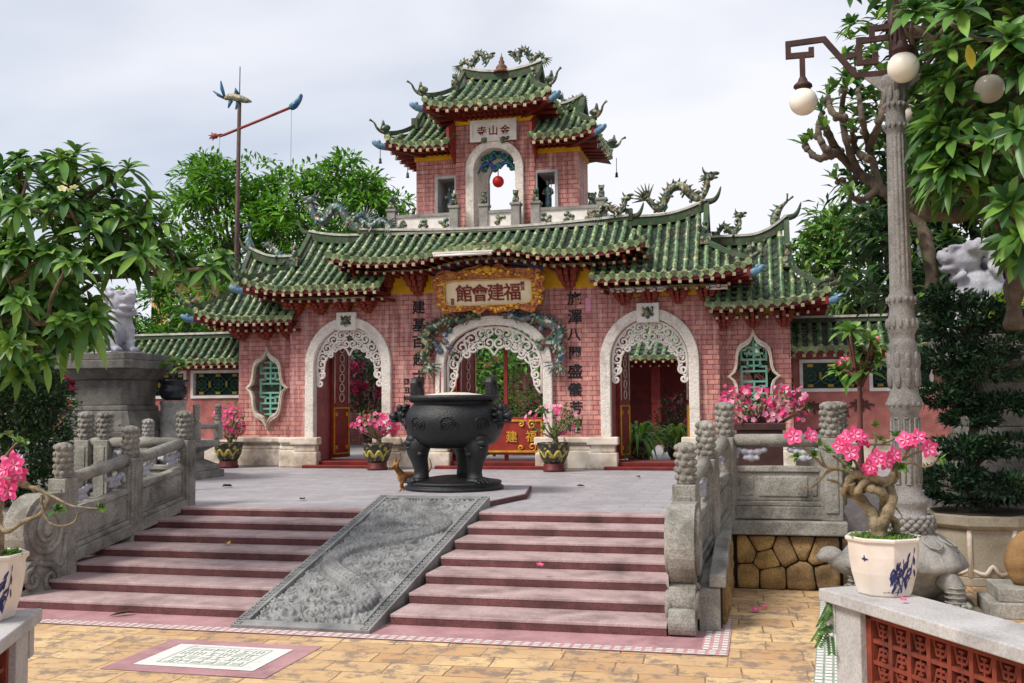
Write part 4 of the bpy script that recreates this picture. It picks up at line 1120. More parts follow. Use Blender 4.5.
# --------------------------------------------------------------- carved gilt plaque
tilt = radians(-9)
def PQ(x, y, z): return (x, -.42 + y*cos(tilt) + (z-4.68)*sin(-tilt)*-1.0, 4.68+(z-4.68)*cos(tilt))
b = gm(); out = []; inn = []
N = 96
for i in range(N):
    t = 2*pi*i/N; cx, sx = cos(t), sin(t)
    k = (abs(cx)**8+abs(sx)**8)**(-1/8)
    x, z = cx*k, sx*k
    wob = .035*cos(14*t)+.025*cos(22*t+1)
    ox = x*(1.24+wob)*(1+.045*z); oz = z*(.455+wob*1.1)+(.09*math.exp(-(x*2.2)**2) if z > .5 else 0)
    out.append((ox, 4.69+oz)); inn.append((x*.985, 4.65+z*.275))
b.ring(out, inn, -.06, .04, 'y', 0)
mid = [((o[0]+i_[0])/2, (o[1]+i_[1])/2) for o, i_ in zip(out, inn)]
random.seed(3)
for i in range(0, N):
    p = mid[i]; q = out[i]; r = inn[i]
    for k in range(2):
        t = rnd(.15, .85); x = lerp(q[0], r[0], t); z = lerp(q[1], r[1], t)
        b.ell((x, -.065, z), (rnd(.04,.075), .03, rnd(.025,.05)), 6, 1 if rnd(0,1) < .35 else 0)
for x, z, r in ((0,5.17,.12),(-.17,5.15,.09),(.17,5.15,.09),(-.32,5.12,.07),(.32,5.12,.07)): b.ell((x, -.07, z), (r, .05, r*.7), 8, 1)
o2 = [(p[0]*1.02, 4.65+(p[1]-4.65)*1.05) for p in inn]
b.ring(o2, inn, -.085, -.02, 'y', 1)
b.v = [tuple(Vector(PQ(x-GX, y-GY, z))+Vector(G)) for x, y, z in b.v]
pf = b.build('plaque_frame', [M['gold'], M['gold_bright']], gate)
pl = gm(); pl.box(-.99, .99, -.01, .03, 4.37, 4.93)
pl.v = [tuple(Vector(PQ(x-GX, y-GY, z))+Vector(G)) for x, y, z in pl.v]
pb = pl.build('plaque_board', [M['panel_cream']], gate)
b = gm(); text_mb(b, [('館', -.56, 4.65, .40), ('會', -.19, 4.65, .40), ('建', .17, 4.65, .40), ('福', .54, 4.65, .40)], -.02, .012, .012)
text_mb(b, [('癸', .78, 4.82, .10), ('丑', .78, 4.72, .10), ('吉', -.83, 4.50, .1), ('旦', -.83, 4.42, .1)], -.02, .01, .01)
b.v = [tuple(Vector(PQ(x-GX, y-GY, z))+Vector(G)) for x, y, z in b.v]
b.build('plaque_lettering', [M['ink_red']], pb)

# --------------------------------------------------------------- tower
b = gm(); zb = 6.1
# centre bay with an arch, side bays with square openings right through
arch_wall(b, -.93, .93, zb, 8.75, .25, 1.65, 0, .50, 7.55, .50, 0, 1, 20)
for sg in (-1, 1):
    c0, c1 = (.94, 1.92); n0, n1 = .92+.06, 1.40
    def bx(a0, a1, z0, z1):
        x0, x1 = sorted((sg*a0, sg*a1)); b.box(x0, x1, .33, 1.6, z0, z1, 0)
    bx(.932, n0, zb, 8.1); bx(n1, 1.92, zb, 8.1); bx(n0, n1, zb, 6.56); bx(n0, n1, 7.42, 8.1)
b.build('tower_wall', [M['brick'], M['stone']], gate)
for sg in (-1, 1):
    x0, x1 = sorted((sg*.905, sg*1.455)); b = gm()
    o = [(x0,6.5),(x1,6.5),(x1,7.48),(x0,7.48)]; i_ = [(x0+.075,6.57),(x1-.075,6.57),(x1-.075,7.41),(x0+.075,7.41)]
    b.ring(o, i_, .27, 1.5, 'y', 0); b.build('tower_window', [M['stone_pale']], gate, bevel=.01)
b = gm(); b.strip(ell_arch(0, .68, 7.55, .67, 28, 6.15), ell_arch(0, .485, 7.55, .485, 28, 6.15), .16, 1.5)
ta = b.build('tower_arch_surround', [M['white_stone']], gate, bevel=.015)
b = gm(); b.box(-.54, .52, .15, .26, 8.20, 8.66); b.ring([(-.56,8.18),(.54,8.18),(.54,8.68),(-.56,8.68)], [(-.49,8.25),(.47,8.25),(.47,8.61),(-.49,8.61)], .12, .155, 'y')
tp = b.build('name_tablet', [M['white_paint']], gate, bevel=.006)
b = gm(); text_mb(b, [('寺', -.28, 8.43, .24), ('山', -.01, 8.43, .24), ('金', .27, 8.43, .24)], .147, .006, .014); b.build('tablet_lettering', [M['ink_red']], tp)
for s in (-1, 1):
    b = gm()
    for k in range(7): b.ell((s*.26+rnd(-.07,.07), .12, 8.19+rnd(-.05,.05)), (.05,.04,.04), 6)
    b.build('tablet_bat', [M['dragon']], tp)
# bat carving and red ball in the top of the tower arch
b = gm()
for k in range(26):
    t = pi*(k+.5)/26; r = rnd(.28, .44); b.ell((r*cos(t)*1.0, .5+rnd(-.05,.05), 7.57+r*sin(t)+.02), (.07,.05,.06), 6)
for s in (-1, 1):
    b.tube(smooth_path([(s*.05,.45,7.62),(s*.2,.42,7.74),(s*.36,.42,7.66),(s*.45,.42,7.50)], 4), [.05]*6+[.045,.04,.035,.03,.025,.02,.01], 6)
for k in range(5): b.ell((rnd(-.08,.08), .42, 7.62+rnd(-.06,.1)), (.07,.05,.07), 6)
bat = b.build('bat_carving', [M['bluegreen']], ta)
b = gm(); b.ell((.03, .42, 7.30), .135, 18); b.tube([(.03,.42,7.42),(.03,.42,7.6)], .012, 6); b.build('red_ball', [plain('red_ball_paint', hexs(196,36,26), hexs(176,28,22), 3, .35)], bat)
# corbelled cornices of the tower
b = gm(); yb = gm()
def corn(u0, u1, vf, z0, tiers, side0, side1, step=.085, hz=.062):
    yb.box(u0-.03, u1+.03, vf-.05, vf+1.3, z0-.12, z0, 0)
    for k in range(tiers):
        o = .05+k*step; x0 = u0-(o if side0 else 0); x1 = u1+(o if side1 else 0)
        b.box(x0+.05, x1-.05, vf-o+.05, vf+1.35+o-.05, z0+k*hz, z0+k*hz+hz)
        n = int((x1-x0)/.12)
        for i in range(n): 
            x = x0+(i+.5)*(x1-x0)/n
            b.tube([(x, vf-o+.04, z0+k*hz+.0), (x, vf-o-.03, z0+k*hz+.02)], [.036,.043], 7); b.box(x-.035, x+.035, vf-o, vf-o+.08, z0+k*hz+.01, z0+k*hz+hz*.95)
        for s_, xx in ((side0, x0), (side1, x1)):
            if s_:
                m = 9
                for i in range(m):
                    y = vf-o+(i+.5)*(1.35+2*o)/m; b.box(xx-.03, xx+.03, y-.04, y+.04, z0+k*hz+.01, z0+k*hz+hz*.95)
corn(-.93, .93, .25, 8.74, 4, 1, 1, .14, .058); corn(.94, 1.92, .33, 7.98, 3, 0, 1, .13, .058); corn(-1.92, -.94, .33, 7.98, 3, 1, 0, .13, .058)
yb.build('tower_frieze', [M['yellow']], gate); b.build('tower_cornice', [M['red_carve']], gate)
for s in (-1, 1): b = gm(); b.prism([(.28, 8.75), (-.3, 8.45), (-.3, 8.1), (.28, 7.75)], s*.96-.03, s*.96+.03, 'x'); b.build('end_board', [M['red']], gate)
for (u, v, z) in ((-2.5,-.5,7.9),(2.5,-.5,7.9),(2.5,2.4,7.9),(-1.95,-.2,7.6)):
    b = gm(); b.tube([(u, v, z+.25), (u, v, z-.12)], .008, 4); b.lathe([(.015,.0),(.03,-.02),(.035,-.1),(.045,-.12)], (u, v, z-.1), 8); b.build('wind_bell', [M['iron']], gate)

# low balustrade of the tower terrace
bal = gm(); pan = gm()
posts = [-2.36, -.87, -.10-.33, .56, 1.0, 2.52]
posts = [-2.36, -.86, -.16, .57, 1.03, 2.50]
for u in posts:
    bal = gm(); bal.box(u-.1, u+.1, -.2, .0, 6.12, 6.62); bal.box(u-.125, u+.125, -.225, .025, 6.62, 6.68); bal.build('terrace_post', [M['stone']], gate, bevel=.01)
for u in (-2.36, 2.50):
    bal = gm(); bal.box(u-.1, u+.1, 1.6, 1.8, 6.12, 6.62); bal.build('terrace_post', [M['stone']], gate, bevel=.01)
for a, c in ((-2.36, -.86), (-.16, .57), (1.03, 2.50)):
    pan = gm(); pan.box(a+.1, c-.1, -.15, -.05, 6.12, 6.46, 0); pan.box(a+.1, c-.1, -.18, -.02, 6.46, 6.53, 1)
    n = 3 if c-a > 1 else 1
    for i in range(n):
        x = lerp(a, c, (i+.5)/n)
        for k in range(9): pan.ell((x+rnd(-.1,.1), -.155, 6.30+rnd(-.08,.08)), (.05,.03,.045), 6, 2)
    pan.build('terrace_panel', [M['white_paint'], M['stone'], M['dragon']], gate)
for u in (-2.36, 2.50): pan = gm(); pan.box(u-.05, u+.05, .0, 1.6, 6.12, 6.46, 0); pan.build('terrace_panel', [M['white_paint']], gate)
b = gm(); b.box(-2.5, 2.6, -.24, 1.9, 6.06, 6.12); b.build('terrace_floor', [M['stone']], gate)
random.seed(11)
def little_lion(u, v, z, k=1.0, mat='dragon'):
    b = gm()
    b.ell((u, v, z+.10*k), (.07*k,.09*k,.11*k), 10); b.ell((u, v-.04*k, z+.22*k), (.065*k,.07*k,.065*k), 10)
    for s in (-1, 1):
        b.ell((u+s*.045*k, v-.06*k, z+.05*k), (.03*k,.035*k,.06*k), 8); b.ell((u+s*.05*k, v-.02*k, z+.27*k), (.02*k,.02*k,.03*k), 6)
    b.ell((u, v-.10*k, z+.20*k), (.035*k,.04*k,.03*k), 8); b.tube([(u, v+.07*k, z+.08*k), (u, v+.12*k, z+.22*k)], [.03*k,.015*k], 6)
    b.build('guardian_figure', [M[mat]], gate)
for u in posts: little_lion(u, -.1, 6.68, 1.0)
def saint(u, v, z, h, mat='mosaic'):
    b = gm(); b.lathe([(.13*h,0),(.12*h,.2*h),(.10*h,.45*h),(.13*h,.62*h),(.11*h,.74*h),(.04*h,.80*h),(.04*h,.82*h)], (u, v, z), 14, sq=(1,.75))
    b.ell((u, v-.01, z+.89*h), (.065*h,.07*h,.085*h), 10); b.ell((u, v+.01, z+.96*h), (.075*h,.075*h,.05*h), 10)
    for s in (-1, 1): b.tube(smooth_path([(u+s*.12*h,v,z+.70*h),(u+s*.17*h,v-.05*h,z+.55*h),(u+s*.06*h,v-.12*h,z+.50*h)],3), [.045*h]*4+[.04*h,.035*h,.03*h], 7)
    b.tube([(u+.14*h, v-.12*h, z+.1*h), (u+.14*h, v-.12*h, z+1.0*h)], .012*h, 5)
    b.build('saint_figure', [M[mat]], gate)
saint(-1.17, .55, 6.62, .66); saint(1.17, .55, 6.62, .66)
for x in (-1.36, .99): b = gm(); b.box(x, x+.37, .33, .8, 6.57, 6.63); b.build('figure_base', [M['bluegreen']], gate)
saint(-2.15, .8, 6.12, .75, 'dragon'); little_lion(2.2, .5, 6.5, 1.5)
b = gm()
for k in range(14): b.ell((2.2+rnd(-.2,.2), .4+rnd(-.1,.1), 6.3+rnd(-.15,.18)), rnd(.07,.12), 7)
b.build('rockery_ornament', [M['stone_lav']], gate)

# --------------------------------------------------------------- glazed dragons and fish
def dragon(name, pts, r, head_dir, parent, tail_fan=True, mat='dragon'):
    b = gm(); p = smooth_path(pts, 6); N = len(p)
    rad = [r*(.45+.75*sin(pi*min(1, .12+.85*i/(N-1)))) for i in range(N)]
    b.tube(p, rad, 9)
    for i in range(2, N-2, 2):      # back fins
        d = (p[i+1]-p[i-1]).normalized(); n = Vector((-d.z, 0, d.x)); 
        if n.z < 0 and abs(n.z) > .3: n = -n
        b.tube([p[i]+n*rad[i]*.8, p[i]+n*(rad[i]*1.9)+d*.03], [r*.45, .004], 4)
    h = p[-1]; hd = Vector((head_dir[0], 0, head_dir[1])).normalized()
    b.ell(h+hd*r*.6, (r*1.5, r*1.2, r*1.2), 9); b.ell(h+hd*r*2.2+Vector((0,0,.01)), (r*1.2, r*.8, r*.55), 8); b.ell(h+hd*r*2.0-Vector((0,0,r*.9)), (r*1.0, r*.7, r*.35), 8)
    for s in (-1, 1):
        b.tube(smooth_path([h+Vector((0,s*r*.6,r*.9)), h-hd*r*1.0+Vector((0,s*r,r*2.1)), h-hd*r*1.2+Vector((0,s*r*1.2,r*3.2))], 3), [r*.4,r*.35,r*.3,r*.25,r*.2,r*.15,.004], 5)
        b.ell(h+hd*r*1.1+Vector((0,s*r*.8,r*.7)), r*.35, 6)
    for k in range(7):
        a = rnd(-1.3, 1.3); v = -hd*cos(a)+Vector((0, rnd(-.5,.5), sin(a))); b.tube([h, h+v*r*2.6], [r*.5,.005], 4)
    for i in range(1, N-1):
        if rnd(0,1) < .6: b.ell(p[i]+Vector((rnd(-1,1), rnd(-.6,.6), rnd(-1.2,.8)))*rad[i]*1.2, (r*rnd(.3,.6), r*rnd(.3,.5), r*rnd(.25,.5)), 6)
    for i in (N//4, N//2, 3*N//4):      # short legs
        for s in (-1, 1):
            b.tube([p[i]+Vector((0,s*rad[i]*.6,0)), p[i]+Vector((.03,s*rad[i]*1.6,-r*1.4)), p[i]+Vector((-.03,s*rad[i]*1.8,-r*2.5))], [r*.5,r*.4,r*.25], 5)
    if tail_fan:
        q = p[0]; d = (p[0]-p[3]).normalized()
        for k in range(9):
            a = -1.1+2.2*k/8; v = Vector((d.x*cos(a)-d.z*sin(a), 0, d.x*sin(a)+d.z*cos(a)))
            b.tube([q, q+v*r*4.2], [r*.5, .006], 4)
    return b.build(name, [M[mat]], parent)
random.seed(5)
# right side roof: a dragon looping above the ridge
zr = lambda u: SM(min(u, 4.72), 1).z+.2
dragon('ridge_dragon', [(3.42,.62,6.75),(3.66,.62,6.50),(3.8,.62,6.68),(3.95,.62,6.95),(4.2,.62,6.98),(4.42,.62,6.75),(4.6,.62,6.72),(4.74,.62,6.95),(4.75,.62,7.15)], .085, (.8,.35), RM)
dragon('ridge_dragon', [(-3.3,.62,6.6),(-3.5,.62,6.42),(-3.75,.62,6.62),(-3.95,.62,6.92),(-4.15,.62,6.95),(-4.35,.62,6.65),(-4.55,.62,6.7),(-4.7,.62,7.0),(-4.65,.62,7.15)], .09, (-.8,.3), LM, mat='mosaic')
# wing ridges: a fish standing on its head at right, a rooster-like figure at left
def fish(name, u, v, z, L, a, parent, mat='dragon'):
    b = gm(); d = Vector((cos(a), 0, sin(a)))
    p = [Vector((u, v, z))+d*L*t + Vector((-d.z,0,d.x))*.08*sin(pi*t) for t in [i/10 for i in range(11)]]
    b.tube(p, [.05,.085,.10,.105,.10,.09,.075,.06,.045,.035,.03], 9)
    e = p[-1]
    for k in (-1, 1): b.tube([e, e+d*.16+Vector((-d.z,0,d.x))*.07*k], [.04,.05], 5, flat=.5)
    for i in (3,5,7): b.tube([p[i], p[i]+Vector((-d.z,0,d.x))*.18], [.05,.005], 4)
    return b.build(name, [M[mat]], parent)
fish('ridge_fish', 6.15, .85, 6.02, .62, radians(62), RW)
dragon('ridge_dragon', [(4.95,.85,5.95),(5.08,.85,6.1),(5.2,.85,5.98),(5.32,.85,5.95),(5.42,.85,6.15),(5.4,.85,6.3)], .06, (.7,.3), RW)
fish('ridge_fish', -6.35, .85, 6.0, .6, radians(100), LW, 'mosaic')
dragon('ridge_dragon', [(-5.3,.85,5.9),(-5.5,.85,5.8),(-5.7,.85,5.95),(-5.85,.85,6.1),(-5.95,.85,6.15)], .06, (-.7,.3), LW, mat='mosaic')
# central roof ends
dragon('ridge_dragon', [(2.45,-.25,6.35),(2.6,-.25,6.5),(2.75,-.25,6.38),(2.9,-.25,6.32),(3.02,-.25,6.5),(3.05,-.25,6.6)], .06, (.6,.4), CM)
dragon('ridge_dragon', [(-2.45,-.25,6.35),(-2.6,-.25,6.42),(-2.8,-.25,6.3),(-3.0,-.25,6.4),(-3.1,-.25,6.52)], .065, (-.6,.3), CM, mat='mosaic')
# small roof guardians at the ends of the descending ridges
for u, zz, par, Sx in ((4.72, .3, RM, SM), (-4.72, .3, LM, SLM), (6.42, .3, RW, SW), (-6.42, .3, LW, SLW)):
    p = Sx(u, .48)
    b = gm()
    b.box(p.x-.11, p.x+.11, p.y-.14, p.y+.08, p.z-.02, p.z+.2); b.ell((p.x, p.y-.04, p.z+.30), (.07,.07,.11), 8); b.ell((p.x, p.y-.06, p.z+.43), .06, 8)
    b.build('roof_guardian', [M['dragon']], par)
# tower ridge: two dragons, a gourd finial
for s in (-1, 1):
    dragon('ridge_dragon', [(s*1.0,.95,10.28),(s*.93,.95,10.38),(s*.78,.95,10.30),(s*.68,.95,10.32),(s*.6,.95,10.5),(s*.48,.95,10.52),(s*.42,.95,10.36),(s*.36,.95,10.3),(s*.30,.95,10.42)], .055, (-s*.6,.5), TM)
    p = STM(s*.93, .52); little_lion(p.x, p.y, p.z+.12, 1.0)
b = gm(); b.lathe([(.22,10.0),(.2,10.06),(.12,10.08),(.14,10.14),(.10,10.2),(.06,10.22),(.075,10.28),(.04,10.33),(.045,10.37),(.015,10.42),(.004,10.5)], (0,.95,0), 14)
b.build('gourd_finial', [plain('dark_finial', hexs(120,76,56), hexs(84,60,46), 12, .6)], TM)
for s, par in ((1, TR), (-1, TL)):
    dragon('ridge_dragon', [(s*1.85,.95,9.2),(s*1.72,.95,9.26),(s*1.6,.95,9.16),(s*1.5,.95,9.18),(s*1.42,.95,9.3)], .05, (-s*.5,.5), par)
# dragons curling round the shoulders of the middle arch
for s in (-1, 1):
    par = gate
    b0 = [(s*.5,-.16,4.16),(s*.72,-.2,4.05),(s*.95,-.2,4.12),(s*1.2,-.2,3.98),(s*1.42,-.2,3.9),(s*1.56,-.2,3.7),(s*1.46,-.2,3.5),(s*1.6,-.2,3.32),(s*1.52,-.18,3.1)]
    dragon('arch_dragon', b0[::-1], .085, (-s*.8,.1), par, mat='mosaic' if s > 0 else 'dragon')
    b = gm()
    for k in range(16):
        b.ell((s*(1.2+rnd(-.3,.32)), -.13, 3.75+rnd(-.42,.35)), (rnd(.06,.1),.05,rnd(.05,.08)), 7)
    b.build('cloud_carving', [M['mosaic']], gate)
# ================================================================== SIDE WALLS, HALL BEHIND
def tiled_wall(label, X0, X1, Y, wins, grp, z0=T, zt=3.28, relief=None):
    t = thing('courtyard_wall', ((X0+X1)/2, Y, z0), label, 'wall', grp)
    b = MB(); zb, zh = 2.42, 3.08
    xs = [X0] + [v for w in wins for v in w] + [X1]
    b.box(X0, X1, Y, Y+.3, z0, zb); b.box(X0, X1, Y, Y+.3, zh, zt)
    for i in range(0, len(xs), 2): b.box(xs[i], xs[i+1], Y, Y+.3, zb, zh)
    b.build('wall', [M['plaster_pink']], t, bevel=.01)
    b = MB(); b.box(X0, X1, Y-.10, Y-.002, z0, z0+.5); b.box(X0, X1, Y-.13, Y-.002, z0+.5, z0+.6); b.build('plinth', [M['cream']], t, bevel=.02)
    for a, c in wins:
        b = MB(); o = [(a-.02,zb-.02),(c+.02,zb-.02),(c+.02,zh+.02),(a-.02,zh+.02)]; i_ = [(a+.05,zb+.05),(c-.05,zb+.05),(c-.05,zh-.05),(a+.05,zh-.05)]
        b.ring(o, i_, Y-.04, Y+.1, 'y'); f = b.build('window', [M['white_paint']], t)
        b = MB()
        for k in (0, 1, 2):
            x = lerp(a, c, (k+.5)/3)
            for r in (.22, .12):
                b.tube([(x+r*cos(2*pi*j/16), Y+.08, (zb+zh)/2+r*.9*sin(2*pi*j/16)) for j in range(17)], .014, 5, 0, caps=False)
            for j in range(8):
                al = 2*pi*j/8; b.tube([(x, Y+.08, (zb+zh)/2), (x+.22*cos(al), Y+.08, (zb+zh)/2+.2*sin(al))], .012, 5, 0)
            for zz in (zb+.11, zh-.11): b.box(x-.06, x+.06, Y+.05, Y+.09, zz-.03, zz+.03, 1)
        for k in (1, 2):
            x = lerp(a, c, k/3); b.box(x-.025, x+.025, Y+.05, Y+.09, (zb+zh)/2-.07, (zb+zh)/2+.07, 1)
        for e in (zb+.05, zh-.05): b.box(a+.05, c-.05, Y+.06, Y+.1, e-.02, e+.02, 0)
        b.box(a+.05, c-.05, Y+.13, Y+.14, zb+.05, zh-.05, 2)
        b.build('tracery', [plain('dark_green_tracery', hexs(52,92,76), hexs(40,74,62), 6, .5), M['yellow_glass'], M['glass_dark']], f)
    if relief:
        b = MB(); random.seed(4)
        for x, z in relief:
            for k in range(9):
                a = 2*pi*k/9; b.tube(smooth_path([(x, Y-.02, z), (x+.10*cos(a), Y-.03, z+.06*sin(a)+.03), (x+rnd(.16,.3)*cos(a), Y-.015, z+.14*sin(a))], 3), [.04,.04,.035,.03,.025,.02,.01], 5)
        b.build('wall_relief', [plain('dark_relief', hexs(92,52,48), hexs(70,44,40), 6, .7)], t)
    CTX['off'] = (0, 0, 0); CTX['par'] = t
    tb, S = roof('tile_coping', X0-.1, X1+.1, X0-.1, X1+.1, Y-.42, Y+.18, 3.34, 3.92, .5, d=.21, rr=.06, vw=Y, hipL=False, hipR=False, ridge_h=.12)
    return t
tiled_wall('pink courtyard wall left of the gate with a tiled coping and a row of traceried windows', -27.0, -11.25, Y=13.45, wins=[(-17.3,-16.0),(-15.7,-14.5),(-14.24,-13.05),(-12.88,-11.5)], grp=None)
tiled_wall('pink courtyard wall right of the gate with a tiled coping and dark flower reliefs', 1.70, 9.5, Y=13.45, wins=[(1.86,3.12),(3.3,4.55),(4.8,6.0)], grp=None, relief=[(2.1,2.05),(2.65,1.95),(3.1,2.1),(2.4,1.6)])
CTX['off'] = (0, 0, 0)
hall = thing('temple_hall', (-3, 25.5, T), 'temple hall behind the gate, its tiled eave and pink wall seen through the arches', 'hall')
CTX['par'] = hall
b = MB(); b.box(-14, -4.6, 25.5, 26, T, 3.9); b.box(-.2, 8, 25.5, 26, T, 3.9); b.box(-14, 8, 29, 29.5, T, 3.9); b.build('wall', [M['brick']], hall)
for x in (-4.5, -2.6, -.6): b = MB(); b.box(x, x+.3, 25.2, 25.5, T, 3.9); b.build('pillar', [M['red_deep']], hall)
b = MB(); b.box(-4.6, -.2, 27.0, 27.1, T, 3.9); b.build('door_screen', [M['red_deep']], hall)
roof('tile_roof', -14.5, 8.5, -14.5, 8.5, 24.3, 27.4, 3.72, 5.3, .5, d=.3, rr=.08, vw=25.5, hipL=False, hipR=False)
CTX['off'] = G; CTX['par'] = gate
b = thing('house', (-17.6, 22, T), 'yellow house with a dark weathered side wall behind the left pedestal', 'house')
m = MB(); m.box(-19.6, -17.0, 22, 26, T, 6.6); m.build('wall', [plain('yellow_plaster', hexs(214,186,126), hexs(190,160,104), 2, .85, .1, 20)], b)
m = MB(); m.prism([(21.6,6.5),(26.4,6.5),(24,7.4)], -19.9, -16.8, 'x'); m.build('roof', [M['ridge']], b)
m = MB(); m.box(-17.2, -14.4, 19.5, 22, T, 5.0); m.box(-17.3, -14.3, 19.4, 22.1, 5.0, 5.15); m.build('side_wall', [plain('black_stained_wall', hexs(108,104,98), hexs(60,58,54), 2, .95, .3, 14)], b)
m = MB(); m.ring([(-18.9,4.4),(-17.6,4.4),(-17.6,5.8),(-18.9,5.8)], [(-18.8,4.5),(-17.7,4.5),(-17.7,5.7),(-18.8,5.7)], 21.94, 22.05, 'y'); w_ = m.build('window', [M['white_paint']], b)
m = MB(); m.box(-18.8, -17.7, 22.0-.03, 21.99, 4.5, 5.7); m.build('pane', [M['glass_dark']], w_)

# ================================================================== FLAG POLE WITH A FISH VANE
fp = thing('fish_vane_pole', (-12.55, 15, T), 'tall dark pole with a blue-tailed fish vane and a slanting red crossbar', 'flagpole')
b = MB(); b.tube([(-12.6,15,T),(-12.47,15,10.35)], [.075,.05], 10); b.tube([(-12.47,15,10.3),(-12.46,15,11.35)], .014, 5); b.build('pole', [plain('dark_pole', hexs(86,60,50), hexs(60,46,42), 5, .7)], fp)
b = MB(); b.tube(smooth_path([(-13.22,15,9.50),(-13.0,15,9.52),(-12.9,15,9.52),(-10.95,15,10.12)],2), .04, 8)
for k in range(8):
    a = rnd(0, 6.3); b.tube([(-13.22,15,9.5),(-13.22+.13*cos(a)-.03,15+rnd(-.05,.05),9.5+.12*sin(a))], [.05,.01], 5)
b.ell((-13.2,15,9.5), (.1,.07,.08), 8)
b.build('crossbar', [plain('red_crossbar', hexs(150,60,50), hexs(120,48,42), 4, .5)], fp)
b = MB(); b.tube(smooth_path([(-11.0,15,10.1),(-10.85,15,10.18),(-10.72,15,10.32),(-10.66,15,10.45)],3), [.05,.09,.1,.1,.09,.08,.07,.06,.05,.03][:10], 7); b.ell((-10.85,15,10.15), (.12,.06,.06), 7); b.build('crossbar_finial', [M['bluegreen']], fp)
b = MB(); b.tube([(-12.90,15,10.50),(-12.78,15,10.54),(-12.6,15,10.52),(-12.4,15,10.45),(-12.25,15,10.40),(-12.12,15,10.36)], [.06,.12,.15,.14,.10,.03], 10, flat=.7)
for p, q in (((-12.9,10.5),(-13.03,11.0)), ((-12.9,10.5),(-13.25,10.74))): b.tube([(p[0],15,p[1]),((p[0]+q[0])/2-.02,15,(p[1]+q[1])/2),(q[0],15,q[1])], [.05,.09,.03], 6, 1, flat=.5)
for x, z in ((-12.72,10.36),(-12.5,10.3)): b.tube([(x,15,z+.08),(x-.08,15,z-.12)], [.07,.02], 5, 1)
b.tube([(-12.55,15,10.6),(-12.6,15,10.78)], [.08,.01], 5, 1)
b.build('fish_vane', [sculpt_mat('fish_scales', [hexs(190,170,120), hexs(120,110,90), hexs(80,120,120), hexs(160,130,90)], 30), plain('blue_fin', hexs(40,110,140), hexs(30,80,120), 6, .5)], fp)
b = MB()
for x, z in ((-10.95,10.1),(-13.05,9.5)): b.tube([(x,15,z),(x-.02,15,7.5)], .005, 4)
b.build('cord', [M['rust']], fp)

# ================================================================== CENSER
cn = thing('incense_censer', (-3.78, 6.06, .846), 'big black three-legged incense censer with loop handles above the carved ramp', 'censer')
cn.scale = (1.07, 1.07, .93)
CX, CY, CZ = -3.78, 6.06, .846
b = MB((CX, CY, CZ))
b.lathe([(.74,0),(.74,.05),(.72,.065),(.70,.07),(.70,.10),(.715,.115),(.70,.14),(.62,.15),(.45,.19),(.2,.23),(.002,.24)], (0,0,0), 48); b.build('base_disc', [M['iron']], cn)
b = MB((CX, CY, CZ+.12))
prof = [(.34,.58),(.50,.60),(.63,.68),(.71,.82),(.735,.98),(.74,1.08),(.715,1.18),(.66,1.27),(.61,1.33),(.60,1.36),(.66,1.39),(.69,1.41),(.69,1.47),(.665,1.485),(.60,1.48),(.59,1.40),(.002,1.39)]
b.lathe(prof, (0,0,0), 64)
for k in range(9):   # raised cloud collar pattern
    a = 2*pi*k/9
    pts = []
    for j in range(25):
        tt = j/24; an = 2*pi*tt; r_ = .13
        aa = a+r_*1.3*cos(an)*(1+.15*cos(3*an)); z = .98+.14*sin(an); R_ = .74-.9*(z-1.04)**2*1.6+.004; pts.append((R_*cos(aa), R_*sin(aa), z))
    b.tube(pts, .014, 5, caps=False)
    for sg in (-1, 1):
        pts = []
        for j in range(18):
            tt = j/17; an = sg*3.6*pi*tt; r_ = .075*(1-.8*tt); aa = a+r_*1.3*cos(an)+sg*.05; z = .98+r_*sin(an); R_ = .745-.9*(z-1.04)**2*1.6; pts.append((R_*cos(aa), R_*sin(aa), z))
        b.tube(pts, .011, 5)
bowl = b.build('bowl', [M['iron']], cn)
b = MB((CX, CY, CZ+.12)); b.lathe([(.595,1.45),(.4,1.50),(.2,1.53),(.002,1.54)], (0,0,0), 32); b.build('ash', [plain('pale_ash', hexs(214,206,192), hexs(186,178,166), 14, .95, .5, 40)], bowl)
for s in (-1, 1):
    b = MB((CX, CY, CZ+.12)); 
    o = [(-.17,1.36),(-.17,1.70),(-.13,1.78),(-.05,1.80),(.05,1.80),(.13,1.78),(.17,1.70),(.17,1.36)]
    i_ = [(-.09,1.46),(-.09,1.66),(-.07,1.71),(-.03,1.725),(.03,1.725),(.07,1.71),(.09,1.66),(.09,1.46)]
    # handle plane faces the viewer obliquely: thin in x, loop in y
    b.ring(o, i_, s*.585-.055, s*.585+.055, 'x'); b.build('handle', [M['iron']], cn, bevel=.025)
    b = MB((CX, CY, CZ+.12)); x = s*.78
    b.ell((x-s*.03,-.12,1.15), (.13,.15,.15), 10); b.ell((x+s*.10,-.18,1.13), (.085,.09,.075), 9); b.ell((x+s*.09,-.18,1.05), (.07,.07,.03), 8)
    for k in (-1, 1):
        b.ell((x+s*.0,-.12+k*.11,1.27), (.05,.035,.07), 7); b.ell((x+s*.07,-.17+k*.06,1.19), .028, 6)
    for k in range(10):
        a = 2*pi*k/10; b.tube([(x-s*.04,-.12+.1*cos(a),1.15+.1*sin(a)),(x-s*.10,-.12+.2*cos(a),1.15+.19*sin(a))], [.05,.015], 6)
    b.build('lion_head', [M['iron']], cn)
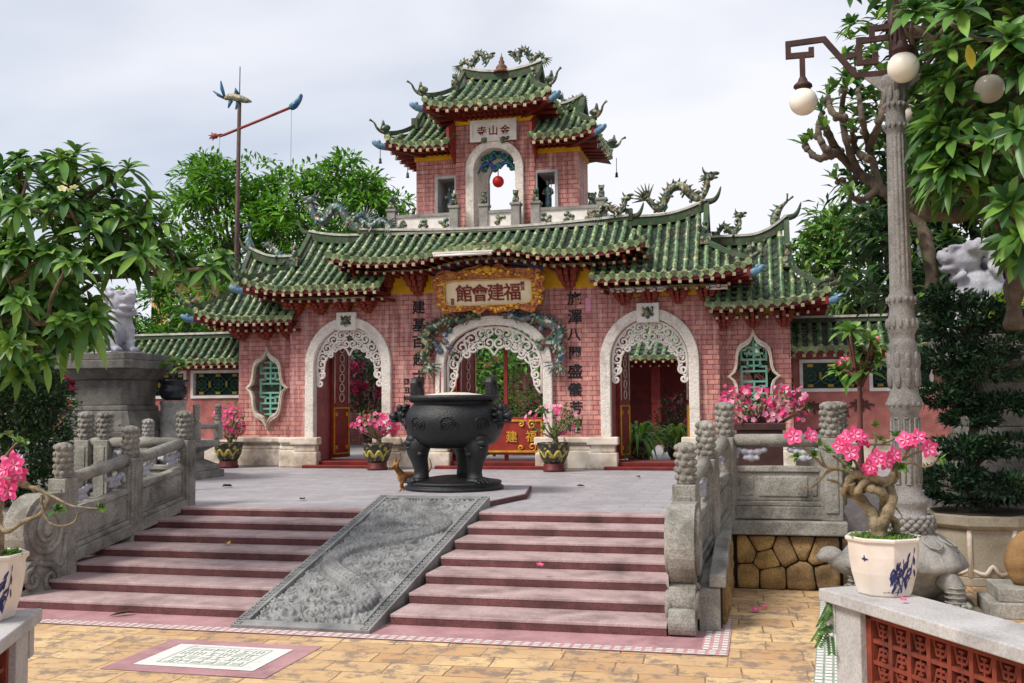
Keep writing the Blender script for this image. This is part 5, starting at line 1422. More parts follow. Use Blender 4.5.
for ang in (radians(218), radians(-38), radians(90)):
    lx, ly = .52*cos(ang), .52*sin(ang); d = Vector((cos(ang), sin(ang), 0))
    b = MB((CX, CY, CZ+.12))
    def lp(o, z): return (lx+d.x*o, ly+d.y*o, z)
    b.tube(smooth_path([lp(-.06,.86), lp(.02,.70), lp(.05,.55), lp(.03,.40), lp(.0,.24), lp(.0,.12), lp(.03,.03)], 3),
           [.15,.17,.18,.185,.185,.18,.17,.16,.145,.13,.12,.115,.11,.108,.11,.115,.12,.125,.13], 16)
    b.ell(lp(.10,.74), (.14,.14,.11), 10); b.ell(lp(.17,.68), (.10,.10,.07), 9); b.ell(lp(.18,.60), (.08,.08,.035), 8)
    n = Vector((-d.y, d.x, 0))
    for k in (-1, 1):
        p = Vector(lp(.14,.79))+n*k*.09; b.ell(p, (.045,.045,.045), 7); b.tube([p, p+Vector((0,0,.12))-d*.06+n*k*.04], [.04,.012], 5)
        p = Vector(lp(.06,.50))+n*k*.14; b.ell(p, (.07,.07,.05), 7)
    b.ell(lp(.04,.05), (.16,.16,.07), 12)
    for k in range(-1, 2):
        p = Vector(lp(.15,.04))+n*k*.075; b.ell(p, (.06,.06,.055), 8); b.tube([p+d*.03, p+d*.075-Vector((0,0,.035))], [.03,.008], 5)
    b.build('leg', [M['iron']], cn)
for k, (x, y) in enumerate(((-.24,.05),(-.22,-.05),(.1,-.2))):
    b = MB(); b.tube([(CX+x, CY+y, CZ+1.52),(CX+x+.005, CY+y, CZ+1.52+(.36 if k < 2 else .18))], [.008,.006], 5)
    s_ = b.build('incense_stick', [M['red']]); s_['label'] = 'thin red incense sticks standing in the ash of the black censer'; s_['category'] = 'incense stick'; s_['group'] = 'incense sticks in the censer'

# ================================================================== DOG
dg = thing('dog', (-4.45, 6.3, T), 'small tan dog with pricked ears stepping left past the base of the black censer', 'dog')
def dogbody():
    b = MB(); a = Vector((-4.72, 6.12, 0)); h = Vector((-4.26, 6.88, 0)); d = (h-a).normalized(); n = Vector((-d.y, d.x, 0)); z0 = T
    def P(t, s, z): return a + d*t + n*s + Vector((0,0,z0+z))
    L = (h-a).length
    b.tube(smooth_path([P(-.02,0,.25), P(.10,0,.245), P(.28,0,.255), P(.45,0,.265), P(.56,0,.26)], 3), [.05,.075,.088,.092,.09,.082,.074,.068,.066,.07,.072,.065,.05], 12)
    b.tube(smooth_path([P(.05,0,.28), P(-.04,0,.36), P(-.08,0,.41)], 3), [.06,.058,.055,.05,.047,.045,.045], 10)
    b.ell(P(-.09,0,.43), (.062,.06,.06), 12)
    b.tube([P(-.12,0,.425), P(-.17,-.005,.41), P(-.20,-.008,.40)], [.042,.03,.02], 9); b.ell(P(-.20,-.008,.405), .016, 6)
    for s in (-1, 1):
        b.tube([P(-.075, s*.035, .47), P(-.06, s*.06, .53), P(-.055, s*.07, .56)], [.03,.024,.004], 6, flat=.6)
        b.tube(smooth_path([P(.06,s*.045,.22), P(.03+s*.05,s*.05,.12), P(.055+s*.06,s*.05,.07), P(.03+s*.085,s*.05,.015)],3), [.042,.036,.03,.026,.022,.02,.019,.018,.018,.02][:10], 8)
        b.ell(P(.01+s*.085,s*.05,.013), (.024,.02,.013), 7)
        b.tube(smooth_path([P(.52,s*.045,.24), P(.48,s*.055,.15), P(.58-s*.03,s*.055,.09), P(.55-s*.03,s*.055,.015)],3), [.06,.054,.046,.038,.03,.024,.021,.019,.018,.02], 8)
        b.ell(P(.53-s*.03,s*.055,.013), (.024,.02,.013), 7)
    b.tube(smooth_path([P(.58,0,.29), P(.66,0,.36), P(.66,.0,.46), P(.62,.0,.54)],3), [.026,.024,.02,.018,.016,.014,.012,.011,.01,.006], 7)
    return b, P
b, DP = dogbody(); b.build('body', [M['fur']], dg, remesh=.012)
b = MB()
for s in (-1, 1): b.ell(DP(-.135, s*.035, .447), .010, 6)
b.ell(DP(-.213,-.008,.405), .014, 6); b.build('face', [M['black_paint']], dg)

# ================================================================== LIONS ON PEDESTALS
def lion(loc, k, rot, label, full=True):
    t = thing('stone_lion', loc, label, 'statue')
    b = MB(); Mr = rotz(rot)
    def E(c, r, n=12): 
        b.ell(tuple(Mr @ (Vector(c)*k) + Vector(loc)), tuple(q*k for q in r), n, 0, Mr)
    random.seed(9)
    # faces local -x; seated on haunches
    E((.22,0,.22), (.26,.24,.24)); E((.0,0,.42), (.26,.22,.34)); E((-.12,0,.55), (.22,.22,.26)); E((.36,0,.16), (.14,.18,.16))
    for s in (-1, 1):
        E((.22,s*.20,.16), (.20,.12,.18)); E((.02,s*.22,.06), (.14,.09,.07)); E((-.04,s*.22,.05), (.07,.085,.06))
        E((-.22,s*.14,.34), (.10,.09,.24)); E((-.25,s*.14,.14), (.075,.075,.16)); E((-.32,s*.15,.05), (.12,.09,.06))
        for q in (-.05, 0, .05): E((-.41,s*.15+q,.04), (.04,.028,.04), 8)
    E((-.24,0,.90), (.22,.21,.20)); E((-.40,0,.92), (.13,.16,.10)); E((-.47,0,.945), (.08,.12,.06)); E((-.38,0,.79), (.14,.14,.05)); E((-.50,0,.99), (.045,.06,.04), 8)
    for s in (-1, 1):
        E((-.40,s*.10,1.01), (.06,.055,.045), 8); E((-.36,s*.12,1.05), (.10,.05,.03), 8); E((-.46,s*.08,.88), (.05,.04,.025), 8)
        E((-.16,s*.21,1.03), (.07,.03,.06), 8)
        for i in range(16):    # curls of the mane
            a = rnd(-.5, 2.6); q = rnd(0, 1)
            E((-.14+.14*cos(a)+q*.16, s*(.16+.06*rnd(0,1)), .88+.22*sin(a)-q*.22), (.062,.062,.062), 8)
    for i in range(14):
        E((-.2+rnd(0,.32), rnd(-.15,.15), 1.06-rnd(0,.12)), (.07,.07,.06), 8)
    for i in range(10): E((.06+rnd(0,.12), rnd(-.14,.14), .86-rnd(0,.3)), (.075,.075,.075), 8)
    for i in range(9): a = pi*(i/8); E((-.30-.05*sin(a), .19*cos(a), .70-.04*sin(a)), (.05,.05,.05), 8)
    for i in range(6): E((.46+.05*sin(i), .04*cos(i*2), .25+i*.09), (.09-.006*i,.08,.08), 8)
    b.build('body', [M['stone_lav']], t, remesh=.022*k)
    b = MB()
    E((-.02,0,-.05), (.01,.01,.01), 6)
    b = MB(); 
    for s in (-1, 1): b.ell(tuple(Mr @ (Vector((-.455,s*.10,1.015))*k)+Vector(loc)), .026*k, 8)
    b.build('eye', [M['stone_pale']], t)
    b = MB(); b.obox(tuple(Vector(loc)+Vector((0,0,-.0))+Mr@Vector((.02*k,0,0))), (1.0*k,.62*k,.02), Mr); b.build('statue_base', [M['stone_lav']], t)
    return t
def pedestal(cx, cy, z0, zt, w, label, d=None, n_rail=None):
    t = thing('lion_pedestal', (cx, cy, z0), label, 'pedestal')
    H = zt-z0; d = d or w
    b = MB((cx, cy, z0))
    def tier(a0, a1, h0, h1, mi=0):   # square frustum with chamfered corners
        def oct_(a): 
            q = a/2; c = q*.13; dd = d/w
            return [(q,-(q-c)*dd),(q,(q-c)*dd),(q-c,q*dd),(-(q-c),q*dd),(-q,(q-c)*dd),(-q,-(q-c)*dd),(-(q-c),-q*dd),(q-c,-q*dd)]
        p, r = oct_(a0*w), oct_(a1*w)
        vs = [(x, y, h0*H) for x, y in p]+[(x, y, h1*H) for x, y in r]
        b.add(vs, [tuple(range(8))[::-1], tuple(range(8,16))]+[(i,(i+1)%8,8+(i+1)%8,8+i) for i in range(8)], mi)
    for a0, a1, h0, h1 in ((1.08,1.08,0,.10),(1.02,.98,.10,.14),(.98,.98,.14,.34),(1.0,1.0,.34,.40),(.95,.72,.40,.56),(.72,.70,.56,.60),(.66,.66,.60,.80),(.70,.92,.80,.88),(1.0,1.0,.88,.945),(.97,.97,.945,1.0)): tier(a0, a1, h0, h1)
    p = b.build('pedestal_body', [M['stone_dark']], t, bevel=.018)
    b = MB((cx, cy, z0))
    for s in (-1, 1):
        y = -.5*w*(d/w)*.985
        b.tube([(-.3*w,y,.17*H),(0,y-.01,.31*H),(.3*w,y,.17*H)], .02, 5)
        for k in range(7):
            x = (-.36+.12*k)*w; b.tube(smooth_path([(x-.05*w,-.47*d*.93+.0,.42*H),(x,-.47*d*.90-.02,.46*H),(x+.05*w,-.47*d*.93,.42*H)],3), .022, 5)
    b.build('carved_band', [M['stone']], t)
    return t
# left pedestal (behind the balustrades) and its lion
pc = at(118, 470, Y=7.6)
pedestal(-11.0, 7.6, T, 3.20, 1.66, 'stepped grey stone pedestal under the left stone lion, half hidden by the frangipani')
lion((-10.85, 7.35, 3.22), 1.08, radians(150), 'grey stone lion sitting on the left pedestal behind frangipani leaves')
pedestal(4.35, 5.6, 0, 3.05, 1.9, 'stepped grey stone pedestal under the right stone lion, behind the clipped juniper')
lion((4.02, 5.3, 3.1), 1.12, radians(8), 'pale stone lion with a curly mane facing left, on the pedestal behind the clipped juniper')
# small octagonal base with a fence of posts by the left pedestal
t = thing('stone_fence', (-10.4, 9.6, T), 'low grey stone fence on a moulded octagonal base beside the left lion pedestal', 'fence')
b = MB((-10.9, 8.9, T))
def octo(mb, r0, r1, z0, z1):
    p = [(cos(pi/8+k*pi/4), sin(pi/8+k*pi/4)) for k in range(8)]
    mb.add([(x*r0, y*r0, z0) for x, y in p]+[(x*r1, y*r1, z1) for x, y in p], [tuple(range(8))[::-1], tuple(range(8,16))]+[(i,(i+1)%8,8+(i+1)%8,8+i) for i in range(8)])
for r0, r1, z0, z1 in ((1.3,1.3,0,.14),(1.2,1.2,.14,.26),(1.15,.9,.26,.36),(.9,.9,.36,.52),(.92,1.12,.52,.62),(1.2,1.2,.62,.74)): octo(b, r0, r1, z0, z1)
b.build('moulded_base', [M['stone']], t, bevel=.015)
for x, y in ((-9.85,8.55),(-9.85,9.4),(-10.5,8.0),(-11.4,8.0)): carved_post(t, x, y, T+.74, T+1.12, .14, .36)
b = MB(); b.tube([(-9.85,8.55,T+1.02),(-9.85,9.4,T+1.02)], .05, 8); b.tube([(-9.85,8.55,T+1.02),(-10.5,8.0,T+1.02),(-11.4,8.0,T+1.02)], .05, 8); b.box(-11.4,-10.5,7.95,8.05,T+.74,T+.9); b.build('rail', [M['stone']], t)
balustrade('balustrade row in front of the left lion pedestal, running across behind the corner post', [(-12.2,5.6,.86,T,1.62),(-11.0,5.6,.86,T,1.62),(-9.9,5.6,.86,T,1.62),(-9.0,5.6,.86,T,1.62)], w=.2, fin=.38)
# carved drum with a black bowl
t = thing('plant_stand', (-9.96, 7.9, T), 'carved stone drum carrying a black bowl beside the left pedestal', 'plant stand')
b = MB((-9.96,7.9,T)); rows = 6
b.lathe([(.22+.02*abs(sin(i*1.1)), i*.055) for i in range(29)], (0,0,0), 24, 0, True, lambda th, z, i: .92+.14*abs(sin(th*4+i*.9))); b.build('carved_drum', [M['stone']], t)
b = MB((-9.96,7.9,T+1.55)); b.lathe([(.15,0),(.22,.04),(.27,.14),(.26,.24),(.22,.29),(.26,.33),(.30,.37),(.29,.39),(.2,.38),(.002,.36)], (0,0,0), 28); b.build('bowl', [plain('black_glaze', hexs(34,36,40), hexs(22,24,28), 5, .25)], t)

# ================================================================== LAMP POST ON A STONE TORTOISE
LX, LY = 2.53, 2.0
lamp = thing('lamp_post', (LX, LY, .55), 'fluted stone lamp post with four dark iron arms and white globe lamps', 'lamp post')
b = MB((LX, LY, 0))
def flute(th, z, i): return .93+.09*abs(cos(th*7)) if 3.45 < z < 5.1 else 1
prof = [(.205,.80),(.265,.83),(.275,.90),(.24,.96),(.205,.98),(.20,1.05),(.225,1.09),(.225,1.14),(.178,1.19),(.170,1.26),(.165,2.06),(.20,2.11),(.208,2.19),(.175,2.25),(.162,2.34),(.185,2.46),(.19,2.60),(.163,2.76),(.172,2.80),(.143,2.84),(.143,2.90),(.175,2.96),(.18,3.05),(.15,3.12),(.145,3.2),(.165,3.25),(.168,3.30),(.138,3.36),(.134,3.42)]
zz = 3.46
while zz < 5.08: prof.append((.132-.016*(zz-3.46)/1.62, zz)); zz += .09
prof += [(.116,5.12),(.138,5.15),(.142,5.21),(.12,5.25),(.118,5.36),(.138,5.40),(.143,5.44),(.128,5.47),(.134,5.60),(.162,5.66),(.168,5.72),(.15,5.76),(.002,5.77)]
prof = [(r*(.87 if z > 1.15 else .95), z) for r, z in prof]
b.lathe(prof, (0,0,0), 96, 0, True, flute)
random.seed(2)
for z, r, n, hh in ((2.45,.155,9,.13),(2.62,.157,9,.10),(3.02,.153,14,.06),(3.28,.143,14,.035),(2.15,.174,16,.03),(5.54,.115,9,.09),(5.19,.120,14,.03),(5.42,.121,14,.03)):
    for k in range(n):
        a = 2*pi*k/n; Mr = rotz(a); b.ell((r*cos(a), r*sin(a), z), (.022, r*2.2/n, hh), 8, 0, Mr)
for k in range(8):
    a = 2*pi*k/8
    for s in (-1, 1):
        q = a+s*.2; b.tube([(.150*cos(q), .150*sin(q), 1.30),(.146*cos(q), .146*sin(q), 2.0)], .010, 5)
    b.tube([(.148*cos(a+s_*.2), .148*sin(a+s_*.2), 2.0) for s_ in (-1,0,1)], .010, 5); b.tube([(.151*cos(a+s_*.2), .151*sin(a+s_*.2), 1.30) for s_ in (-1,0,1)], .010, 5)
for rw in range(5):
    for k in range(18):
        a = 2*pi*(k+.5*(rw % 2))/18; r = .262-.010*abs(rw-2); b.ell((r*cos(a), r*sin(a), .80+rw*.038), (.03,.042,.03), 7, 0, rotz(a))
b.build('post', [stone_mat('speckled_lamp_stone', hexs(150,146,142), hexs(124,120,116), hexs(70,67,65), .9, .7)], lamp)
ZG = 5.55
def arm(ang):
    d = Vector((cos(ang), sin(ang), 0)); n = Vector((-d.y, d.x, 0))
    def P(o, z): return Vector((LX, LY, 0))+d*o+Vector((0,0,z))
    b = MB()
    def bars(pts, w=.045, h=.06):
        V = [Vector((p[0], p[1])) for p in pts]; m = len(V); lf, rt = [], []
        for i in range(m):
            d0 = (V[i]-V[i-1]).normalized() if i else (V[1]-V[0]).normalized(); d1 = (V[i+1]-V[i]).normalized() if i < m-1 else d0
            n0 = Vector((-d0.y, d0.x)); n1 = Vector((-d1.y, d1.x)); mt = (n0+n1).normalized(); k = h/2/max(.35, mt.dot(n0))
            lf.append(V[i]+mt*k); rt.append(V[i]-mt*k)
        bars.k = getattr(bars, 'k', 0)+1; ww = w/2+.0015*bars.k
        vs = []
        for i in range(m):
            for q in (lf[i], rt[i]):
                for sg in (-1, 1): vs.append(tuple(P(q.x, q.y)+n*sg*ww))
        fs = [(0,1,3,2), (4*m-4,4*m-2,4*m-1,4*m-3)]
        for i in range(m-1):
            o = 4*i; fs += [(o,o+4,o+5,o+1), (o+2,o+3,o+7,o+6), (o,o+2,o+6,o+4), (o+1,o+5,o+7,o+3)]
        b.add(vs, fs)
    bars([(.0,5.80),(.40,5.80),(.73,6.24),(1.12,6.22),(1.12,6.08),(.87,6.08),(.87,6.16)])
    bars([(.50,6.02),(.36,6.04),(.36,6.18),(.05,6.20)]); bars([(.36,6.04),(.36,5.94),(.19,5.94),(.19,6.04)]); bars([(.22,6.20),(.22,6.31),(.02,6.32)])
    bars([(.97,6.08),(.97,5.80)])
    ab = b.build('arm', [M['rust']], lamp)
    b = MB(); c = P(.97, 0); b.lathe([(.035,5.83),(.05,5.80),(.055,5.78),(.10,5.74),(.105,5.715),(.085,5.71),(.085,5.68)], (c.x, c.y, 0), 18); b.build('lamp_cap', [M['rust']], ab)
    b = MB(); b.ell((c.x, c.y, 5.55), .155, 32); b.build('globe', [M['globe']], ab)
for a in (radians(180), radians(-92), radians(2), radians(77)): arm(a)
b = MB((LX, LY, 0)); b.tube([(0,0,5.75),(0,0,6.75)], .05, 10); b.ell((0,0,6.8), .08, 10); b.build('mast', [M['rust']], lamp)
for a in (180, -92, 2, 77):
    b = MB((LX, LY, 0))
    d = Vector((cos(radians(a)), sin(radians(a)), 0)); n = Vector((-d.y, d.x, 0))
    vs = [d*.10+n*.02+Vector((0,0,5.56)), d*.32+n*.02+Vector((0,0,5.77)), d*.10+n*.02+Vector((0,0,5.77))]; vs += [v-n*.04 for v in vs]
    b.add([tuple(v) for v in vs], [(0,1,2),(5,4,3),(0,3,4,1),(1,4,5,2),(2,5,3,0)]); b.build('arm_bracket', [M['stone']], lamp)

tt_ = thing('stone_tortoise', (2.45, 2.0, 0), 'grey stone tortoise carrying the fluted lamp post on its shell', 'statue')
b = MB((2.45, 2.0, 0))
b.lathe([(.002,.84),(.22,.83),(.40,.75),(.55,.62),(.64,.50),(.665,.44),(.63,.42),(.56,.38),(.46,.22),(.36,.12),(.002,.10)][::-1], (0,0,0), 40, 0, True, lambda th, z, i: 1+.02*cos(th*10), sq=(1.0,.86))
sh = b.build('shell', [M['stone']], tt_)
b = MB((2.45, 2.0, 0))
for r, z, n in ((.25,.82,6),(.46,.70,10)):
    for k in range(n):
        a = 2*pi*(k+.5)/n; pts = []
        for j in range(7):
            q = 2*pi*j/6; x = (r*cos(a)+.10*cos(q+a)); y = (r*sin(a)+.10*sin(q+a)); rr_ = hypot(x, y)
            pts.append((x, y*.86, .85-.62*rr_**2-.02+.015))
        b.tube(pts, .013, 5, caps=False)
for k in range(26):
    a = 2*pi*k/26; pts = [(.655*cos(a), .655*.86*sin(a), .445), (.56*cos(a), .56*.86*sin(a), .60)]; b.tube(pts, .012, 5)
b.build('shell_plates', [M['stone']], sh)
for x, y in ((.46,-.40),(-.42,-.42),(.46,.40),(-.42,.42)):
    b = MB((2.45, 2.0, 0)); b.tube(smooth_path([(x*.8, y*.8, .36),(x, y, .26),(x*1.02, y*1.06, .12),(x*1.08, y*1.15, .09)],3), [.12,.115,.11,.10,.09,.085,.08,.075,.078,.085], 12)
    for k in range(4):
        b.tube([(x*1.05+(k-1.5)*.05, y*1.12, .11),(x*1.08+(k-1.5)*.062, y*1.30, .09)], [.04,.022], 7)
    for k in range(4): b.tube([(x*1.0+.1*cos(q), y*1.02+.1*sin(q), .13+k*.05) for q in [j*pi/4 for j in range(9)]], .012, 4, caps=False)
    b.build('leg', [M['stone']], tt_)
b = MB((2.45, 2.0, 0)); b.tube(smooth_path([(-.45,-.1,.42),(-.62,-.14,.46),(-.70,-.16,.52)],3), [.13,.125,.12,.11,.105,.10,.09], 12); b.ell((-.74,-.17,.55), (.13,.10,.09), 12); b.ell((-.83,-.19,.52), (.07,.07,.05), 8)
for s in (-1, 1): b.ell((-.77,-.17+s*.08,.59), .02, 6)
b.build('head', [M['stone']], tt_, remesh=.02)
b = MB(); b.box(1.75, 3.14, 1.35, 2.66, 0, .08); b.build('base_slab', [M['moss_stone']], tt_, bevel=.012)

# planter box, bird statue and steps at the right edge
t = thing('stone_planter', (3.62, 3.9, 0), 'eight-sided grey stone planter holding the clipped juniper', 'planter')
b = MB((3.62, 3.95, 0)); octo(b, .64, .64, .10, .66); octo(b, .66, .66, 0, .1); octo(b, .66, .72, .66, .70); octo(b, .72, .72, .70, .82)
b.build('planter_body', [stone_mat('buff_planter', hexs(166,156,138), hexs(150,140,122), hexs(110,100,86), .6, .2)], t, bevel=.012)
b = MB((3.62, 3.95, 0)); octo(b, .6, .6, .8, .835); b.build('soil', [M['soil']], t)
b = MB((3.62, 3.95, 0))
for k in range(8):
    a = pi/8+k*pi/4; b.tube([(.635*cos(a), .635*sin(a), .1),(.635*cos(a), .635*sin(a), .66)], .03, 6)
    a2 = a+pi/8; r = .6
    pts = smooth_path([(.62*cos(a), .62*sin(a), .2), (r*cos(a+.25), r*sin(a+.25), .14), (.6*cos(a2), .6*sin(a2), .24), (r*cos(a2+.14), r*sin(a2+.14), .14), (.62*cos(a+pi/4), .62*sin(a+pi/4), .2)], 3); b.tube(pts, .025, 5)
b.build('edge_moulding', [M['cream']], t)
t = thing('bird_statue', (3.55, 1.9, 0), 'brown stone bird with a curled neck on low blocks at the right edge', 'statue')
b = MB((3.58, 1.75, .26)); b.tube(smooth_path([(.0,.0,.10),(-.01,0,.22),(.0,0,.36),(.07,0,.50),(.17,0,.56),(.25,0,.50),(.22,0,.43),(.17,0,.44)],3), [.05,.10,.135,.155,.165,.16,.15,.14,.125,.11,.095,.085,.078,.07,.066,.06,.056,.052,.048,.044,.04,.03], 14)
b.ell((.0,0,.20), (.15,.14,.18), 14); b.ell((.14,0,.12), (.14,.09,.08), 10); b.build('bird_body', [stone_mat('brown_stone', hexs(150,116,76), hexs(120,92,62), hexs(78,62,46), .5, .5)], t, remesh=.016)
b = MB(); b.box(3.2, 4.2, 1.45, 2.1, 0, .16); b.box(3.3, 4.2, 1.5, 2.1, .16, .30); b.build('stone_block', [M['stone_warm']], t, bevel=.015)

# ================================================================== FOREGROUND PARAPETS
def parapet(label, p, d, L, wd, zt, side, lattice=True):
    """p: far end corner of the cap on the lattice side; d: run direction; side: +1 wall body lies to the right of d"""
    d = Vector((d[0], d[1], 0)).normalized(); n = Vector((d.y, -d.x, 0))*side
    t = thing('parapet_wall', (p[0], p[1], 0), label, 'parapet')
    P0 = Vector((p[0], p[1], 0)); Mr = Matrix((d, n, Vector((0,0,1)))).transposed()
    def blk(mb, a0, a1, b0, b1, z0, z1, mi=0):
        c = P0+d*(a0+a1)/2+n*(b0+b1)/2; mb.obox((c.x, c.y, (z0+z1)/2), (a1-a0, b1-b0, z1-z0), Mr, mi)
    b = MB(); blk(b, 0, L, 0, wd, zt-.075, zt); b.build('cap', [M['stone_pale']], t, bevel=.008)
    b = MB(); blk(b, .10, .36, .05, wd-.05, 0, zt-.075); blk(b, 2.3, 2.56, .05, wd-.05, 0, zt-.075); blk(b, .1, L, .05, wd-.05, 0, .2); b.build('end_post', [M['stone_pale']], t, bevel=.006)
    # meander bracket under the cap at the end
    b = MB()
    for w0 in (.04,):
        x0, x1 = .012, .11
        blk(b, x0, x1, w0, wd-.05, zt-.13, zt-.078); 
        blk(b, x0, x1, w0, w0+.07, zt-.22, zt-.13); blk(b, x0, x1, w0, wd-.05, zt-.27, zt-.22); blk(b, x0, x1, wd-.12, wd-.05, zt-.22, zt-.17); blk(b, x0, x1, w0+.16, wd-.12, zt-.20, zt-.17)
    b.build('meander_bracket', [M['stone_pale']], t, bevel=.004)
    # terracotta lattice
    b = MB(); x0, x1 = .36, 2.3; zt2 = zt-.075; zb = .2
    fb = .09
    for s0, s1, a, c in ((x0, x1, zt2-.05, zt2), (x0, x1, zb, zb+.05)): blk(b, s0, s1, fb, fb+.10, a, c)
    blk(b, x0, x0+.05, fb, fb+.1, zb, zt2); blk(b, x1-.05, x1, fb, fb+.1, zb, zt2)
    cw = .155; nx = int((x1-x0-.1)/cw); cw = (x1-x0-.1)/nx; chh = .115; nz_ = int((zt2-zb-.1)/chh); chh = (zt2-zb-.1)/nz_
    for i in range(1, nx): xx = x0+.05+i*cw; blk(b, xx-.016, xx+.016, fb+.01, fb+.09, zb+.05, zt2-.05)
    for j in range(1, nz_): zz = zb+.05+j*chh; blk(b, x0+.05, x1-.05, fb+.012, fb+.088, zz-.011, zz+.011)
    for i in range(nx):
        for j in range(nz_):
            cx = x0+.05+(i+.5)*cw; cz = zb+.05+(j+.5)*chh; fl = 1 if j % 2 == (nz_-1) % 2 else -1
            def q(a, z, a2, z2, w=.014):
                A = P0+d*(cx+a*cw)+n*(fb+.05)+Vector((0,0,cz+fl*z*chh)); B_ = P0+d*(cx+a2*cw)+n*(fb+.05)+Vector((0,0,cz+fl*z2*chh)); b.beam(A, B_, .06-.0, w) if abs(z2-z) < .1 else b.beam(A, B_, w, .056 if abs(a2-a) < .01 else .052, up=tuple(n))
            q(0,-.5,0,.35); q(-.22,.08,.22,.08); q(-.34,.42,-.20,-.18); q(.34,.42,.20,-.18); q(-.20,-.18,.20,-.18); q(-.12,.30,.12,.30)
    b.build('lattice', [M['terracotta']], t)
    b = MB(); blk(b, .36, L, wd-.16, wd-.06, .2, zt-.075); b.build('void_shade_panel', [plain('painted_void_shade', hexs(46,32,28), hexs(34,26,24), 6, .9)], t)  # dark sheet standing in for the shade inside the lattice holes
    return t
parapet('pale stone parapet at the right with a terracotta lattice, the white bonsai pot standing on its end', (1.355, -2.91), (.50, -.866), 3.6, .42, 1.0, -1)
parapet('pale stone parapet end at the left edge with a meander bracket, carrying the left flower pot', (-3.16, -4.45), (.42, -.90), 2.6, .46, 1.0, 1)
# ================================================================== PLANTS
def leaf(mb, p, d, up, L, W, mi=0, droop=.25, seg=3, fold=.25):
    """a pointed leaf from p along d, folded along its midrib and drooping"""
    d = d.normalized(); s = d.cross(up)
    if s.length < 1e-4: s = Vector((1,0,0))
    s.normalize(); n = s.cross(d)
    vs = []; 
    prof = {1: (0, 1, 0), 2: (.15, 1, .0), 3: (.22, .85, .95, .0), 4: (.18, .7, 1, .8, 0), 5: (.12, .48, .86, 1, .72, 0)}[seg if seg > 1 else 2]
    K = len(prof)
    for i, w in enumerate(prof):
        t = i/(K-1); c = p + d*L*t - Vector((0,0,1))*droop*L*t*t
        if w == 0: vs.append(tuple(c)); continue
        hw = W*.5*w
        vs += [tuple(c-s*hw+n*hw*fold*1.6), tuple(c), tuple(c+s*hw+n*hw*fold*1.6)]
    fs = []
    for i in range(K-1):
        a, b_ = i*3, (i+1)*3
        if i < K-2: fs += [(a,a+1,b_+1,b_), (a+1,a+2,b_+2,b_+1)]
        else: fs += [(a,a+1,b_), (a+1,a+2,b_)]
    mb.add(vs, fs, mi, True)
def rvec():
    while True:
        v = Vector((rnd(-1,1), rnd(-1,1), rnd(-1,1)))
        if .05 < v.length < 1: return v.normalized()
def rosette(mb, p, d, n, L, W, mis=(0,0,1,2), spread=(.35,1.5), droop=.3, seg=3):
    d = d.normalized(); a = d.cross(Vector((.3,.2,1))).normalized(); c = d.cross(a); t0 = rnd(0, 6.28)
    for k in range(n):
        q = k/(n-1); th = t0+k*2.399; el = lerp(spread[1], spread[0], q)+rnd(-.12,.12)
        v = d*cos(el)+(a*cos(th)+c*sin(th))*sin(el)
        leaf(mb, p+d*(.05*L*q), (v+rvec()*.12).normalized(), d+Vector((0,0,.3))+rvec()*.35, L*rnd(.6,1.12)*(.6+.4*(1-q)), W*rnd(.85,1.15), random.choice(mis), droop*rnd(.5,1.5), seg)
def petalflower(mb, p, d, r, mi=0, mic=1, n=5, cup=.35):
    d = d.normalized(); a = d.cross(Vector((.31,.17,.93))).normalized(); c = d.cross(a)
    for k in range(n):
        th = 2*pi*k/n+.2; o = a*cos(th)+c*sin(th); s = d.cross(o)
        b0 = p+o*r*.12; m = p+o*r*.6+d*r*cup*.7; t = p+o*r+d*r*cup*.75
        mb.add([tuple(b0-s*r*.1), tuple(m-s*r*.40), tuple(t-s*r*.14), tuple(t+s*r*.14), tuple(m+s*r*.40), tuple(b0+s*r*.1), tuple(p+o*r*.55+d*r*cup*.5)],
               [(0,6,5), (0,1,6), (1,2,6), (2,3,6), (3,4,6), (4,5,6)], mi, True)
    for k in range(n):
        th = 2*pi*k/n+.2; o = a*cos(th)+c*sin(th); s = d.cross(o); q = p+d*r*.06
        mb.add([tuple(q), tuple(q+o*r*.50-s*r*.14+d*r*.24), tuple(q+o*r*.58+d*r*.25), tuple(q+o*r*.50+s*r*.14+d*r*.24)], [(0,1,2,3)], mic)
def simpleflower(mb, p, d, r, mi):
    d = d.normalized(); a = d.cross(Vector((.31,.17,.93))).normalized(); c = d.cross(a); t0 = rnd(0,6)
    for k in range(5):
        th = t0+2*pi*k/5; o = a*cos(th)+c*sin(th); s = d.cross(o)
        mb.add([tuple(p), tuple(p+o*r*.65-s*r*.4+d*r*.2), tuple(p+o*r+d*r*.25), tuple(p+o*r*.65+s*r*.4+d*r*.2)], [(0,1,2,3)], mi)
def cloudleaves(mb, c, rad, n, L, W, mis, seg=2, shell=.55, upb=.4, droop=.15):
    c = Vector(c)
    for i in range(n):
        v = rvec(); r = shell+(1-shell)*sqrt(rnd(0,1))
        p = c+Vector((v.x*rad[0], v.y*rad[1], v.z*rad[2]))*r
        d = (v*.8+rvec()*.9+Vector((0,0,-.15))).normalized(); up = (v+Vector((0,0,upb))+rvec()*.6).normalized()
        leaf(mb, p, d, up, L*rnd(.7,1.2), W*rnd(.8,1.2), random.choice(mis), droop, seg)
